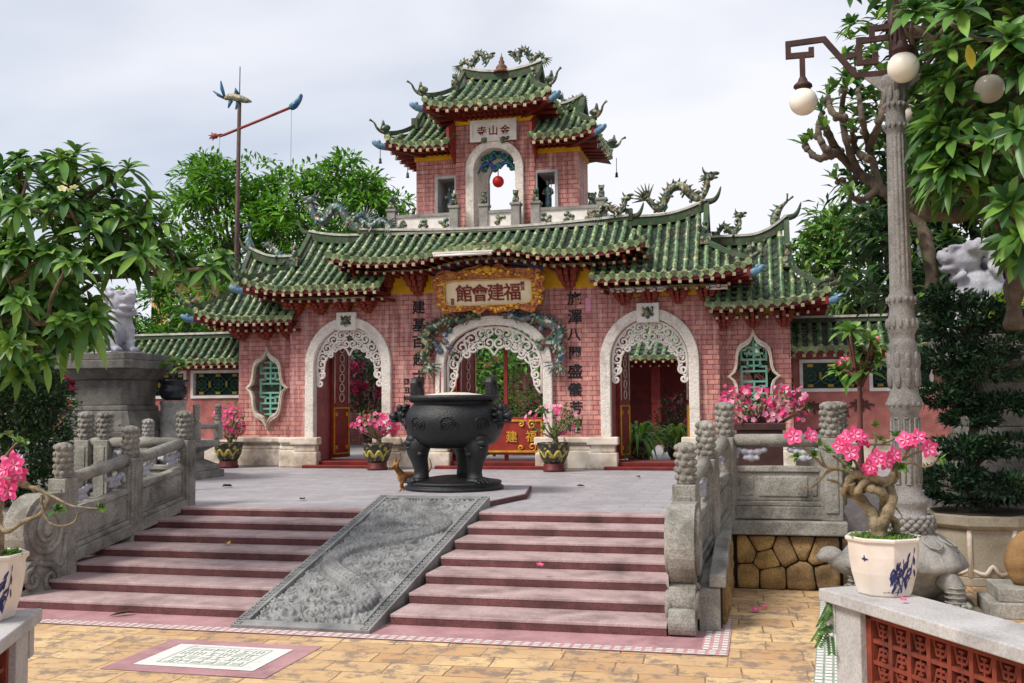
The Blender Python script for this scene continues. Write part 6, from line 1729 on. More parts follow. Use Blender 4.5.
def crown(mb, c, rad, nclump, cr, nl, L, W, mis, seg=2, bottom=-.7):
    """foliage clumps spread over a crown volume with gaps between them"""
    c = Vector(c); cs = []
    for i in range(nclump):
        for _ in range(40):
            v = rvec(); q = rnd(.35, 1.0)**.5
            if v.z < bottom: continue
            p = c+Vector((v.x*rad[0], v.y*rad[1], v.z*rad[2]))*q
            if all((p-o).length > cr*.62 for o in cs): break
        cs.append(p); k = rnd(.7, 1.25)
        for j in range(nl):
            v2 = rvec(); v2.z = abs(v2.z)*.9-.25 if rnd(0,1) < .7 else v2.z
            pp = p+Vector((v2.x*cr, v2.y*cr, v2.z*cr*.75))*k*(rnd(.2,1)**.5)
            d = (v2+rvec()*.7+Vector((0,0,.05))).normalized()
            leaf(mb, pp, d, (v2*.5+Vector((0,0,1))+rvec()*.5), L*rnd(.7,1.2), W*rnd(.8,1.2), random.choice(mis), .25, seg)
    return cs
def limbs(mb, base, top, cs, r0, r1, sub=.5):
    base, top = Vector(base), Vector(top)
    mid = [base, base*.6+top*.4+Vector((rnd(-.1,.1), rnd(-.1,.1), 0)), top]
    mb.tube(smooth_path(mid, 5), [lerp(r0, r1, i/10) for i in range(11)], 10)
    for p in cs:
        a = base.lerp(top, rnd(.5, 1.0)); m = (a+p)/2+Vector((0,0,.15))+rvec()*.1
        mb.tube(smooth_path([a, m, p], 4), [lerp(r1*.55, .015, i/8) for i in range(9)], 6)
def tree(name, label, cat, base, top, c, rad, nclump, cr, nl, L, W, lf, r0=.2, r1=.12, group=None, mis=(0,0,1,2), seg=2, bottom=-.7, fl=None):
    t = thing(name, base, label, cat, group)
    b = MB(); cs = crown(b, c, rad, nclump, cr, nl, L, W, mis, seg, bottom); k = b.build('crown', lf, t)
    b = MB(); limbs(b, base, top, cs[::2], r0, r1); b.build('trunk', [M['bark']], t)
    if fl:
        b = MB()
        for i in range(fl[0]):
            p = random.choice(cs)+rvec()*cr*.9; p.y -= cr*.4
            for j in range(4): simpleflower(b, p+rvec()*.06, rvec()-Vector((0,.6,0)), fl[2], 0)
        b.build('blossoms', [M[fl[1]]], k)
    return t

# --- trees beyond the gate
random.seed(31)
tree('broadleaf_tree', 'bright green leafy tree behind the gate, left crown beside the fish vane pole', 'tree', (-16.4,22.3,T), (-16.4,22.3,7.0), (-16.5,22,8.3), (2.1,2.0,2.5), 46, .75, 120, .34, .11, LF['mg'], .25, .16)
tree('broadleaf_tree', 'bright green tree with a wide round crown, right of the fish vane pole', 'tree', (-13.0,22.5,T), (-13.0,22.5,7.0), (-13.0,22.2,8.25), (2.5,2.1,2.25), 54, .78, 120, .34, .11, LF['mg'], .28, .16)
tree('low_tree', 'mid green shrubby tree filling the gap behind the left courtyard wall and wing roof', 'tree', (-16.6,18.2,T), (-16.6,18.2,3.6), (-16.4,18.2,4.6), (2.2,1.2,1.5), 30, .6, 90, .34, .11, LF['mg'], .15, .1, mis=(1,1,2,0))
tree('frangipani_tree', 'flowering frangipani with pale blossoms standing behind the right wing roof', 'tree', (3.6,16.6,T), (3.5,16.6,4.2), (3.7,16.6,5.6), (1.8,1.3,1.9), 52, .55, 70, .36, .11, LF['fr'], .2, .12, mis=(0,0,2,2,1), fl=(26,'petal_white',.09))
tree('shade_tree', 'dark leafy tree behind the lamp post and the right lion', 'tree', (5.3,10.5,0), (5.3,10.5,4.2), (5.3,10.2,5.6), (2.4,1.6,3.8), 80, .7, 90, .36, .11, LF['dk'], .22, .14, mis=(1,1,0,2))
tree('shade_tree', 'tall dark tree rising at the right edge behind the foreground frangipani', 'tree', (7.2,9.0,0), (7.2,9.0,5.0), (6.6,9.0,7.6), (2.8,1.8,3.6), 64, .8, 90, .40, .12, LF['dk'], .25, .15, mis=(1,0,1,2))
tree('shade_tree', 'dark leafy tree closing the left edge behind the frangipani', 'tree', (-16.0,9.6,T), (-16.0,9.6,3.2), (-15.6,9.4,3.6), (2.2,1.3,1.9), 40, .65, 80, .34, .11, LF['dk'], .2, .12, mis=(1,0,1,2))

# --- the left frangipani: rosettes of long leaves at the branch tips
def frangipani(label, base, fork, spots, L, W, lf, n=15, mis=(0,0,1,2), r0=.14, knob=0, droop=.3, spread=(.35,1.5), core=None, flowers=0):
    t = thing('frangipani_tree', base, label, 'tree')
    b = MB(); c = Vector(core or fork)
    for p in spots:
        d = (p-c).normalized()*.8+Vector((0,0,.55))+rvec()*.35
        rosette(b, p, d, n+random.randint(-3,4), L*rnd(.7,1.15), W*rnd(.8,1.1), mis, spread, droop, 5)
    k = b.build('crown', lf, t)
    b = MB(); base = Vector(base); fork = Vector(fork)
    b.tube(smooth_path([base, base.lerp(fork,.5)+Vector((rnd(-.1,.1),rnd(-.1,.1),0)), fork], 5), [lerp(r0, r0*.75, i/10) for i in range(11)], 10)
    mains = [spots[0]]
    while len(mains) < 13:      # well spread main limbs, twigs from their outer halves to the other tips
        mains.append(max(random.sample(spots, min(30, len(spots))), key=lambda p: min((p-m).length for m in mains)))
    nodes = []
    for p in mains:
        m1 = fork.lerp(p, .35)+rvec()*.15; m2 = fork.lerp(p, .7)+rvec()*.15; pth = smooth_path([fork, m1, m2, p], 5); N = len(pth)
        b.tube(pth, [lerp(r0*.42, .02, i/(N-1)) for i in range(N)], 7); nodes += pth[6:-2]
    for p in spots:
        if p in mains: continue
        q = min(nodes, key=lambda n_: (n_-p).length+(.25 if n_.z > p.z else 0)); m = q.lerp(p, .5)+rvec()*.06-Vector((0,0,.05))
        b.tube(smooth_path([q, m, p], 3), [.024,.022,.02,.019,.018,.017,.016], 5); nodes.append(q.lerp(p, .6))
    b.build('trunk', [M['bark']], t)
    if flowers:
        b = MB()
        for p in random.sample(spots, flowers):
            for j in range(6): petalflower(b, p+Vector((rnd(-.08,.08), rnd(-.08,.08), rnd(.10,.2))), rvec()+Vector((0,-.6,.6)), .05, 0, 1)
        b.build('blossoms', [M['petal_white'], M['yellow_leaf']], k)
    return t
random.seed(17)
def px_of(p):
    d = Vector(p)-CAM_LOC; z = d.dot(CF); return 512+FPX*d.dot(CR)/z, 341.5-FPX*d.dot(CU)/z
sp = []; cc = at(66, 256, Y=.4)
while len(sp) < 150:
    v = rvec(); q = rnd(.25, 1)**.42
    p = cc+Vector((v.x*1.02, v.y*1.25, v.z*1.26))*q
    if v.z < -.75 and v.x > .3: continue
    a_, b_ = px_of(p)
    if a_ > 98 and b_ > 268 and a_ < 165: continue
    if b_ > 345: continue
    if all((p-o).length > .17 for o in sp): sp.append(p)
for px, py, y in ((208,268,.4),(186,262,.6),(160,225,.4),(148,200,.3),(110,235,.1),(130,248,.2),(150,240,.3),(120,215,.0),(140,222,.2),(168,248,.4),(104,255,-.1),(155,262,.3),(176,262,.5),(222,258,.7),(198,276,.6),(135,270,.4),(118,262,.3),(128,170,.3),(20,158,.2),(60,165,.3),(100,168,.1),(140,255,-.3),(70,262,-.9),(60,320,-.6),(92,318,-.3),(20,300,-.8),(80,325,-.2),(10,345,-.5),(45,360,-.3),(20,370,.0),(0,310,-.2),(0,345,-.2)): sp.append(at(px, py, Y=y))
frangipani('large frangipani with long dark leaf rosettes in front of the left lion', (-9.4,1.3,0), (-8.2,.9,3.5), sp, .37, .092, LF['fr'], 18, core=(-7.0,.6,3.2), flowers=4, spread=(.35,1.85), droop=.42, r0=.12)
# --- right foreground frangipani
random.seed(23)
sp = []; cc = at(1000, 95, Y=1.6)
while len(sp) < 165:
    v = rvec(); q = rnd(.2, 1)**.42
    p = cc+Vector((v.x*1.02, v.y*1.35, v.z*1.85))*q
    if p.z > 7.4: continue
    a_, b_ = px_of(p)
    if a_ < 905 + max(0, (b_-60)*.16) and b_ > 15: continue
    if a_ < 1018 and b_ > 195: continue
    if a_ < 928 and b_ > 50 and p.y < 2.4: continue
    if p.y < 1.9 and 968 < a_ < 1004 and 55 < b_ < 110: continue
    if all((p-o).length > .15 for o in sp): sp.append(p)
for px, py, y in ((893,-8,.6),(915,12,.2),(948,50,.2),(945,118,1.0),(950,168,.8),(962,178,1.0),(935,150,2.9),(1022,235,.8),(1012,205,.2),(990,140,.0),(960,10,-.3),(1010,40,-.4),(935,195,2.9),(1018,130,-.2),(930,95,2.8)): sp.append(at(px, py, Y=y))
ft = frangipani('large frangipani overhanging the right lamp post with long glossy leaves', (4.75,3.9,0), (4.35,3.2,3.6), sp, .43, .105, LF['fr'], 18, mis=(0,0,1,1,2), r0=.13, core=(3.8,1.6,4.6), droop=.3, flowers=5, spread=(.35,1.75))
b = MB(); p = at(968, 45, Y=-.2); leaf(b, p, Vector((.05,-.3,-1)), Vector((0,-1,0)), .26, .09, 0, .0, 4); b.build('yellow_leaf', [M['yellow_leaf']], ft)
b = MB()
for pts in ([(1030,215),(985,210),(945,215),(910,205)], [(1014,330),(1014,285),(1012,250),(1018,200)], [(1024,180),(1000,190),(960,185)]):
    q = smooth_path([at(x, y, Y=3.0) for x, y in pts], 5); b.tube(q, [.10+.025*sin(i*1.7) for i in range(len(q))], 9)
b.build('limb', [M['bark']], ft)
# --- knobbly pruned frangipani behind the lamp
t = thing('pruned_frangipani', (2.9,5.6,T), 'knobbly pruned frangipani with stubby grey branches and few leaves behind the lamp post', 'tree')
b = MB(); random.seed(8); tips = []
for pts in ([(935,330),(930,260),(915,215),(880,188),(858,172),(838,152),(826,128)], [(858,172),(846,140),(842,108),(846,88)], [(880,188),(870,150),(862,118),(858,86)], [(838,152),(818,158),(806,146)], [(880,188),(862,200),(850,196)], [(868,150),(880,120),(884,90)], [(838,152),(826,150),(818,130),(822,112)], [(915,215),(905,170),(912,140)], [(858,172),(850,185),(836,180)], [(846,120),(832,112),(828,96)], [(870,160),(856,150),(852,130)]):
    q = smooth_path([at(x, y, Y=5.2+.5*sin(x*.37+y*.21)) for x, y in pts], 6); N = len(q)
    th = .085 if pts[0] == (935,330) else .05
    b.tube(q, [max(.028, th*(1-.5*i/N))*(1+.32*abs(sin(i*1.25))) for i in range(N)], 8)
    for i in range(0, N, 2): b.ell(q[i]+rvec()*.04, (rnd(.035,.06),)*3, 6)
    tips.append(q[-1])
b.build('trunk', [M['bark']], t)
b = MB()
for p in tips: rosette(b, p, Vector((rnd(-.4,.2),-.2,1)), 7, .34, .08, (0,1,2), (.2,1.0), .12)
for px, py in ((860,62),(875,55),(845,78),(886,75),(868,35),(852,98),(878,20),(892,130),(880,150),(826,108),(812,140),(898,100),(850,40),(862,80),(880,100),(870,70),(842,60),(855,115),(888,50),(836,88)): rosette(b, at(px, py, Y=5.6), Vector((rnd(-.5,.3),-.2,1)), 11, .36, .08, (0,1,2,2), (.2,1.3), .2)
random.seed(91)
for i in range(52):
    px, py = (rnd(842,955), rnd(-15,215)) if i < 34 else (rnd(905,960), rnd(170,290))
    if px < 872 and py > 120: continue
    rosette(b, at(px, py, Y=5.2+rnd(0,.9)), Vector((rnd(-.6,.4),-.3,.8)), 14, .38, .085, (0,1,1,2), (.2,1.7), .35, 4)
b.build('crown', LF['fr'], t)

# --- clipped juniper in its planter
random.seed(40)
t = thing('clipped_juniper', (3.62,3.95,.83), 'dark clipped juniper in tiers of needle pads growing in the stone planter', 'conifer')
b = MB()
pads = [(3.28,3.8,3.42,.36,.20),(3.62,3.9,3.22,.62,.26),(3.30,3.7,3.05,.40,.2),(3.85,3.8,2.82,.58,.22),(3.25,3.75,2.66,.48,.2),(3.66,3.6,2.52,.52,.18),(3.20,3.8,2.22,.40,.18),(3.92,3.8,2.12,.50,.15),(3.5,3.7,1.95,.34,.12),(3.40,3.7,1.58,.52,.17),(3.95,3.7,1.62,.56,.15),(3.30,3.7,1.20,.50,.20),(3.85,3.6,1.16,.62,.2),(3.6,3.95,1.02,.6,.18)]
for x, y, z, r, h in pads:
    for i in range(int(4200*r)):
        v = rvec(); q = rnd(.1,1)**.4; p = Vector((x+v.x*r*q, y+v.y*r*.8*q, z+v.z*h*q*(1.0 if v.z > 0 else .6)))
        if mnoise.noise(p*4.2) < -.08: continue
        d = (Vector((v.x, v.y, .35+v.z*.5))+rvec()*.6); leaf(b, p, d, rvec(), rnd(.06,.12), rnd(.025,.04), random.choice((0,0,1,1,2) if v.z > .1 else (0,1,1)), .1, 2)
b.build('needles', LF['jn'], t)
b = MB(); b.tube(smooth_path([(3.6,3.95,.8),(3.5,3.9,1.5),(3.66,3.9,2.2),(3.5,3.9,2.8),(3.5,3.85,3.4)],5), [.075-.002*i for i in range(21)], 9)
for x, y, z, r, h in pads: b.tube(smooth_path([(3.55,3.92,z-.25),((3.55+x)/2,3.85,z-.08),(x,y,z)],3), [.035,.03,.028,.025,.02,.015,.01], 6)
b.build('trunk', [M['bark']], t)
# --- dark clipped bush at the left in a low planter
t = thing('stone_planter', (-8.5,1.7,0), 'low grey stone planter with a dark clipped bush left of the scrolled stone', 'planter')
b = MB(); b.box(-10.2,-7.62,.75,2.9,0,.78); b.box(-10.3,-7.52,.65,3.0,.78,.9); b.build('planter_body', [M['stone_warm']], t, bevel=.012)
t = thing('clipped_bush', (-8.6,1.8,.9), 'dark clipped bush with tiny leaves at the left edge, below the frangipani', 'bush')
b = MB()
for x, y, z, r, h, n in ((-8.15,1.5,2.3,.6,.42,3000),(-8.25,1.5,1.5,.62,.5,2600),(-7.8,1.5,1.2,.35,.32,1300),(-8.9,1.5,2.2,.7,.6,1600),(-7.75,1.4,1.8,.35,.26,1100),(-8.2,1.4,2.75,.5,.35,1800),(-7.75,1.3,2.3,.32,.3,1100)):
    for i in range(n):
        v = rvec(); q = rnd(.1,1)**.4; p = Vector((x+v.x*r*q, y+v.y*r*.8*q, z+v.z*h*q))
        if mnoise.noise(p*4.5) < -.25: continue
        leaf(b, p, v+rvec()*.8+Vector((0,0,.4)), rvec(), rnd(.05,.09), rnd(.025,.04), random.choice((0,1,1,1,2)), .1, 2)
b.build('foliage', [LF['dk'][0], LF['dk'][1], LF['dk'][2]], t)
b = MB(); b.tube([(-8.6,1.8,.85),(-8.55,1.7,1.5),(-8.6,1.65,2.3)], [.06,.05,.03], 8)
for x, z in ((-9.2,2.3),(-8.1,1.4),(-8.2,1.95)): b.tube([(-8.57,1.7,1.4),(x,1.6,z)], [.03,.012], 6)
b.build('trunk', [M['bark']], t)

# --- flowering pots
def pot_shape(kind):
    if kind == 'dragon': return [(.20,.0),(.235,.02),(.235,.05),(.21,.08),(.215,.15),(.20,.17),(.23,.21),(.285,.32),(.315,.44),(.32,.52),(.345,.55),(.345,.585),(.31,.59),(.29,.55),(.002,.54)]
    if kind == 'round': return [(.16,0),(.19,.02),(.26,.15),(.29,.3),(.28,.38),(.31,.41),(.31,.44),(.27,.44),(.26,.40),(.002,.39)]
M['pot_dark'] = sculpt_mat('dragon_glaze', [hexs(44,40,36), hexs(52,46,40), hexs(150,134,70), hexs(38,36,32), hexs(70,84,60), hexs(46,40,36)], 18)
M['pot_red'] = plain('dark_red_glaze', hexs(110,46,44), hexs(84,34,34), 5, .4)
def flower_pot(label, x, y, z, k=1.0, kind='dragon', nfl=90, cr=(.42,.3,.34), cz=1.0, fr=.055, mis=(0,0,1), ngreen=120, grp='flowering pots along the gate', dx=0, sd=1, wild=1.0, cols=('petal','petal_pale','petal_deep')):
    random.seed(sd)
    t = thing('flower_pot', (x, y, z), label, 'flower pot', None)
    b = MB((x, y, z)); pr = [(r*k, h*k) for r, h in pot_shape(kind)]; H = pr[-1][1]
    if kind == 'dragon':
        b.lathe(pr[:7], (0,0,0), 28, 1); b.lathe(pr[5:], (0,0,0), 28, 0)
    else: b.lathe(pr, (0,0,0), 28, 0)
    p = b.build('pot', [M['pot_dark'], M['pot_red']], t)
    if kind == 'dragon':
        b = MB((x, y, z))
        pts = []
        for i in range(40):
            a = -2.6+2.3*i/39; h = (.36+.06*sin(i*.55))*k; R_ = (.255+(h/k-.26)*.36)*k+.005; pts.append((R_*cos(a), R_*sin(a), h))
        b.tube(pts, [.022*k*(.5+sin(pi*i/39)) for i in range(40)], 6); b.build('glazed_dragon', [plain('yellow_glaze', hexs(190,172,80), hexs(150,140,60), 20, .35)], p)
    b = MB((x, y, z)); b.lathe([(.28*k,H-.02),(.2*k,H+.02),(.002,H+.04)], (0,0,0), 16); b.build('soil', [M['moss']], p)
    b = MB((x, y, z)); c0 = Vector((0,0,H)); stems = []
    b.tube(smooth_path([(0,0,H-.02),(.04*k,0,H+.10*k),(dx*.3,0,H+.18*k)],3), [.075*k,.07*k,.065*k,.06*k,.055*k,.05*k,.04*k], 8)
    for i in range(16):
        v = rvec(); e = Vector((dx+v.x*cr[0]*rnd(.5,1), v.y*cr[1], cz*k+v.z*cr[2]*.9)); stems.append(e)
        b.tube(smooth_path([(dx*.3,0,H+.15*k), (e.x*.5,e.y*.5,(H+.15*k+e.z)/2-.03), tuple(e)],3), [.03*k,.027*k,.024*k,.02*k,.017*k,.014*k,.01*k], 6)
    pl_ = b.build('stems', [M['bark_adenium']], t)
    b = MB((x, y, z))
    for i in range(ngreen):
        e = random.choice(stems); leaf(b, e+rvec()*.08, rvec()+Vector((0,0,.4)), rvec(), rnd(.08,.14)*k, rnd(.03,.045)*k, random.choice((0,1)), .2, 2)
    b.build('leaves', LF['ad'], t)
    b = MB((x, y, z))
    for i in range(nfl):
        v = rvec(); q = rnd(.3,1)**.4; pp = Vector((dx+v.x*cr[0]*q*wild, v.y*cr[1]*q, cz*k+v.z*cr[2]*q))
        simpleflower(b, pp, v+Vector((0,-.7,.3)), fr*rnd(.8,1.2), random.choice(mis))
    b.build('blossoms', [M[c] for c in cols], t)
    return t
flower_pot('dragon-glazed pot of tall magenta-pink flowers left of the gate, below the left lobed window', -11.05, 12.0, T, 1.0, 'dragon', 105, (.44,.3,.42), 1.05, .055, (0,0,2,1), 160, sd=3)
flower_pot('dragon-glazed pot of spreading pink flowers between the left arch and the censer', -7.22, 11.6, T, 1.0, 'dragon', 150, (.62,.35,.26), 1.02, .058, (0,0,1,2), 120, sd=4)
flower_pot('dragon-glazed pot with a sparse pale pink adenium right of the middle arch', -3.24, 11.5, T, 1.03, 'dragon', 34, (.62,.35,.34), 1.05, .06, (0,1,1), 260, sd=5)
# brown trough of pale pink flowers behind the right rail
t = thing('flower_trough', (1.0,5.0,T), 'tall brown rectangular planter of pale pink flowers behind the right stone rail', 'planter')
b = MB(); b.box(.68,1.30,4.75,5.2,T,1.80); b.box(.64,1.34,4.71,5.24,1.80,1.90); b.box(.66,1.32,4.72,5.22,T,T+.12); b.build('planter_body', [plain('brown_planter', hexs(74,44,40), hexs(56,34,32), 5, .5)], t, bevel=.012)
random.seed(12); b = MB(); g = MB(); s_ = MB()
for i in range(34):
    e = Vector((1.0+rnd(-.52,.62), 5+rnd(-.22,.22), 2.10+rnd(-.12,.22))); s_.tube([(1.0+(e.x-1)*.4, 5, 1.88), tuple(e)], [.02,.008], 5)
    for k in range(5): leaf(g, e+rvec()*.05, rvec()+Vector((0,0,.3)), rvec(), rnd(.07,.11), .035, random.choice((0,1)), .2, 2)
for i in range(210): simpleflower(b, Vector((1.02+rnd(-.6,.68)*(1-.2*rnd(0,1)), 5+rnd(-.3,.25), 2.12+rnd(-.20,.30))), rvec()+Vector((0,-.7,.3)), rnd(.035,.055), random.choice((0,0,1,1,2)))
s_.build('stems', [M['bark_adenium']], t); g.build('leaves', LF['ad'], t); b.build('blossoms', [M['petal'], M['petal_pale'], M['petal_deep']], t)
# young frangipani with pink flowers left of the lamp post
random.seed(6); t = thing('young_frangipani', (2.55,7.0,T), 'young frangipani on a thin reddish stem with pink blossoms, left of the lamp post', 'tree')
b = MB(); k = MB(); f = MB()
b.tube(smooth_path([(2.5,7,T),(2.5,7,1.8),(2.52,7,2.5)],4), [.05,.05,.05,.045,.045,.04,.04,.04,.035], 8)
for i in range(11):
    e = Vector((2.55+rnd(-.45,.4), 7+rnd(-.3,.3), 2.95+rnd(-.35,.4))); b.tube(smooth_path([(2.52,7,2.4),((e.x+2.52)/2,7,2.65),tuple(e)],3), [.03,.03,.025,.025,.02,.02,.015], 6)
    rosette(k, e, Vector((rnd(-.4,.4),-.3,1)), 15, .40, .095, (0,2,2,0), (.3,1.7), .35, 4)
    if i % 3 == 0:
        for j in range(6): petalflower(f, e+Vector((rnd(-.07,.07), -.05, .15+rnd(-.05,.06))), rvec()+Vector((0,-.8,.4)), .05, 0, 1)
b.build('trunk', [plain('reddish_stem', hexs(120,72,62), hexs(96,58,50), 6, .8)], t); k.build('crown', LF['fr'], t); f.build('blossoms', [M['petal'], M['petal_white']], t)
# rosette plant in the black bowl
random.seed(61); t = thing('potted_rosette_plant', (-9.96,7.9,2.7), 'young green rosette plant growing in the black bowl on the carved drum', 'plant')
b = MB(); b.tube([(-9.96,7.9,2.68),(-9.95,7.9,3.0)], [.03,.02], 6)
for e in ((-9.95,7.9,3.0),(-10.1,7.85,2.9),(-9.8,7.9,2.95)): b.tube([(-9.96,7.9,2.75), e], [.02,.015], 5)
b.build('stem', [M['bark']], t); b = MB()
for e in ((-9.95,7.9,3.02),(-10.12,7.85,2.92),(-9.78,7.9,2.95)): rosette(b, Vector(e), Vector((rnd(-.3,.3),-.2,1)), 13, .36, .085, (0,2,2), (.3,1.4), .3)
b.build('leaves', LF['fr'], t)
# lime plant at the right edge
random.seed(62); t = thing('lime_bush', (4.0,3.4,2.5), 'lime green bush in a rough stone bowl at the right edge below the lion', 'bush')
c = at(1014, 308, Y=4.85)
b = MB(); cloudleaves(b, c, (.36,.3,.24), 800, .12, .05, (0,0,1), 2, .2); b.build('foliage', LF['lm'], t)
b = MB(); b.lathe([(.16,0),(.26,.07),(.34,.16),(.33,.24),(.002,.24)], (c.x, c.y, 3.05), 18, 0, True, lambda th, z, i: 1+.08*sin(th*5+z*9)); b.build('bowl', [M['moss_stone']], t)
# magenta bougainvillea by the left pedestal, greenery seen through the arches
def bougain(label, c, rad, n, ng, fl=('petal_deep','petal'), stem=None, L=.13, lf='dk'):
    t = thing('bougainvillea', (c[0], c[1], T), label, 'shrub'); b = MB(); g = MB(); s_ = MB(); cs = []
    for i in range(9): v = rvec(); e = Vector(c)+Vector((v.x*rad[0], v.y*rad[1], v.z*rad[2]))*.8; cs.append(e); s_.tube(smooth_path([(c[0],c[1],T),(lerp(c[0],e.x,.4),c[1],lerp(T,e.z,.5)),tuple(e)],3), [.035,.03,.028,.025,.02,.016,.01], 6)
    for i in range(n):
        e = random.choice(cs)+rvec()*.16; simpleflower(b, e, rvec()+Vector((0,-.6,.2)), .085, random.choice((0,0,1)))
    cloudleaves(g, c, rad, ng, L, L*.4, (0,1,2), 2, .2)
    s_.build('stems', [M['bark']], t); g.build('leaves', LF[lf], t); b.build('blossoms', [M[f_] for f_ in fl], t)
random.seed(71)
bougain('dark green shrub with a few magenta flowers filling the left edge behind the balustrade', (-10.6,5.0,1.9), (.75,.45,.85), 16, 1500, L=.12)
bougain('tall dark shrub at the far left edge behind the frangipani leaves', (-11.9,5.2,2.4), (.9,.5,1.3), 10, 2200, L=.13)
bougain('magenta bougainvillea left of the left lion pedestal', (-13.2,9.6,2.3), (.9,.4,.6), 90, 160)
bougain('deep pink bougainvillea in the courtyard seen through the left arch', (-9.0,15.6,2.9), (.75,.5,1.1), 120, 700)
bougain('red flowering shrub in the courtyard seen low through the right arch', (-.9,16.5,1.7), (.9,.5,.8), 60, 700)
bougain('leafy shrub with a few red flowers seen through the left part of the middle arch', (-6.1,17.5,2.6), (.8,.6,1.3), 16, 1100, lf='mg', L=.16)
bougain('bright green shrub seen through the right part of the middle arch', (-4.4,16.5,2.0), (1.0,.6,.75), 20, 1000, lf='mg', L=.16)
tree('shade_tree', 'dark tree inside the courtyard filling the top of the left arch', 'tree', (-9.9,19.5,T), (-9.9,19.5,3), (-9.8,19.5,3.7), (2.0,.9,1.6), 26, .6, 80, .3, .1, LF['dk'], .14, .1, mis=(1,1,0))
tree('courtyard_tree', 'mid green tree inside the courtyard seen through the middle arch', 'tree', (-6.9,20.5,T), (-6.9,20.5,3), (-6.8,20.5,3.6), (1.0,.9,1.5), 18, .5, 90, .26, .09, LF['mg'], .12, .08, mis=(1,1,2,0))
tree('shade_tree', 'dark tree inside the courtyard behind the right lobed window', 'tree', (1.3,16.0,T), (1.3,16.0,2.6), (1.2,16.0,3.0), (1.2,.7,1.5), 16, .5, 80, .26, .09, LF['dk'], .12, .08, mis=(1,0,2,1))
tree('shade_tree', 'dark tree inside the courtyard behind the left lobed window', 'tree', (-11.3,16.0,T), (-11.3,16.0,2.4), (-11.2,16.0,2.7), (1.0,.6,1.4), 14, .5, 80, .26, .09, LF['dk'], .12, .08, mis=(1,1,0))
def strap_pot(label, x, y, z, h, n, lf='mg', k=1.0, seed=1):
    random.seed(seed); t = thing('strap_leaf_pot', (x, y, z), label, 'potted plant'); b = MB((x, y, z))
    b.lathe([(r*k, hh*k) for r, hh in pot_shape('round')], (0,0,0), 24); p_ = b.build('pot', [M['pot_dark']], t)
    b = MB((x, y, z)); b.lathe([(.26*k,.385*k),(.1*k,.40*k),(.002,.41*k)], (0,0,0), 12); b.build('soil', [M['soil']], p_); b = MB((x, y, z))
    for i in range(n):
        a = rnd(0, 6.28); el = rnd(.15, 1.1); leaf(b, Vector((.08*cos(a), .08*sin(a), .4*k)), Vector((sin(el)*cos(a), sin(el)*sin(a), cos(el))), Vector((cos(a), sin(a), .2)), h*rnd(.7,1.1), .075, random.choice((0,0,1)), .8, 5)
    b.build('leaves', LF[lf], t)
strap_pot('dark round pot of arching strap leaves just inside the right arch', -1.85, 14.8, T, 1.7, 80, 'mg', 1.15, 2)
strap_pot('second dark pot of strap leaves behind the first, inside the right arch', -.95, 15.7, T, 1.5, 80, 'lm', 1.1, 3)
flower_pot('dark pot of pink flowers low inside the right arch beside the jamb', -.45, 14.9, T, .9, 'round', 40, (.3,.25,.35), 1.0, .06, (0,2), 120, sd=8)
strap_pot('dark round pot standing just inside the left arch', -8.1, 14.2, T, .5, 14, 'dk', 1.35, 5)

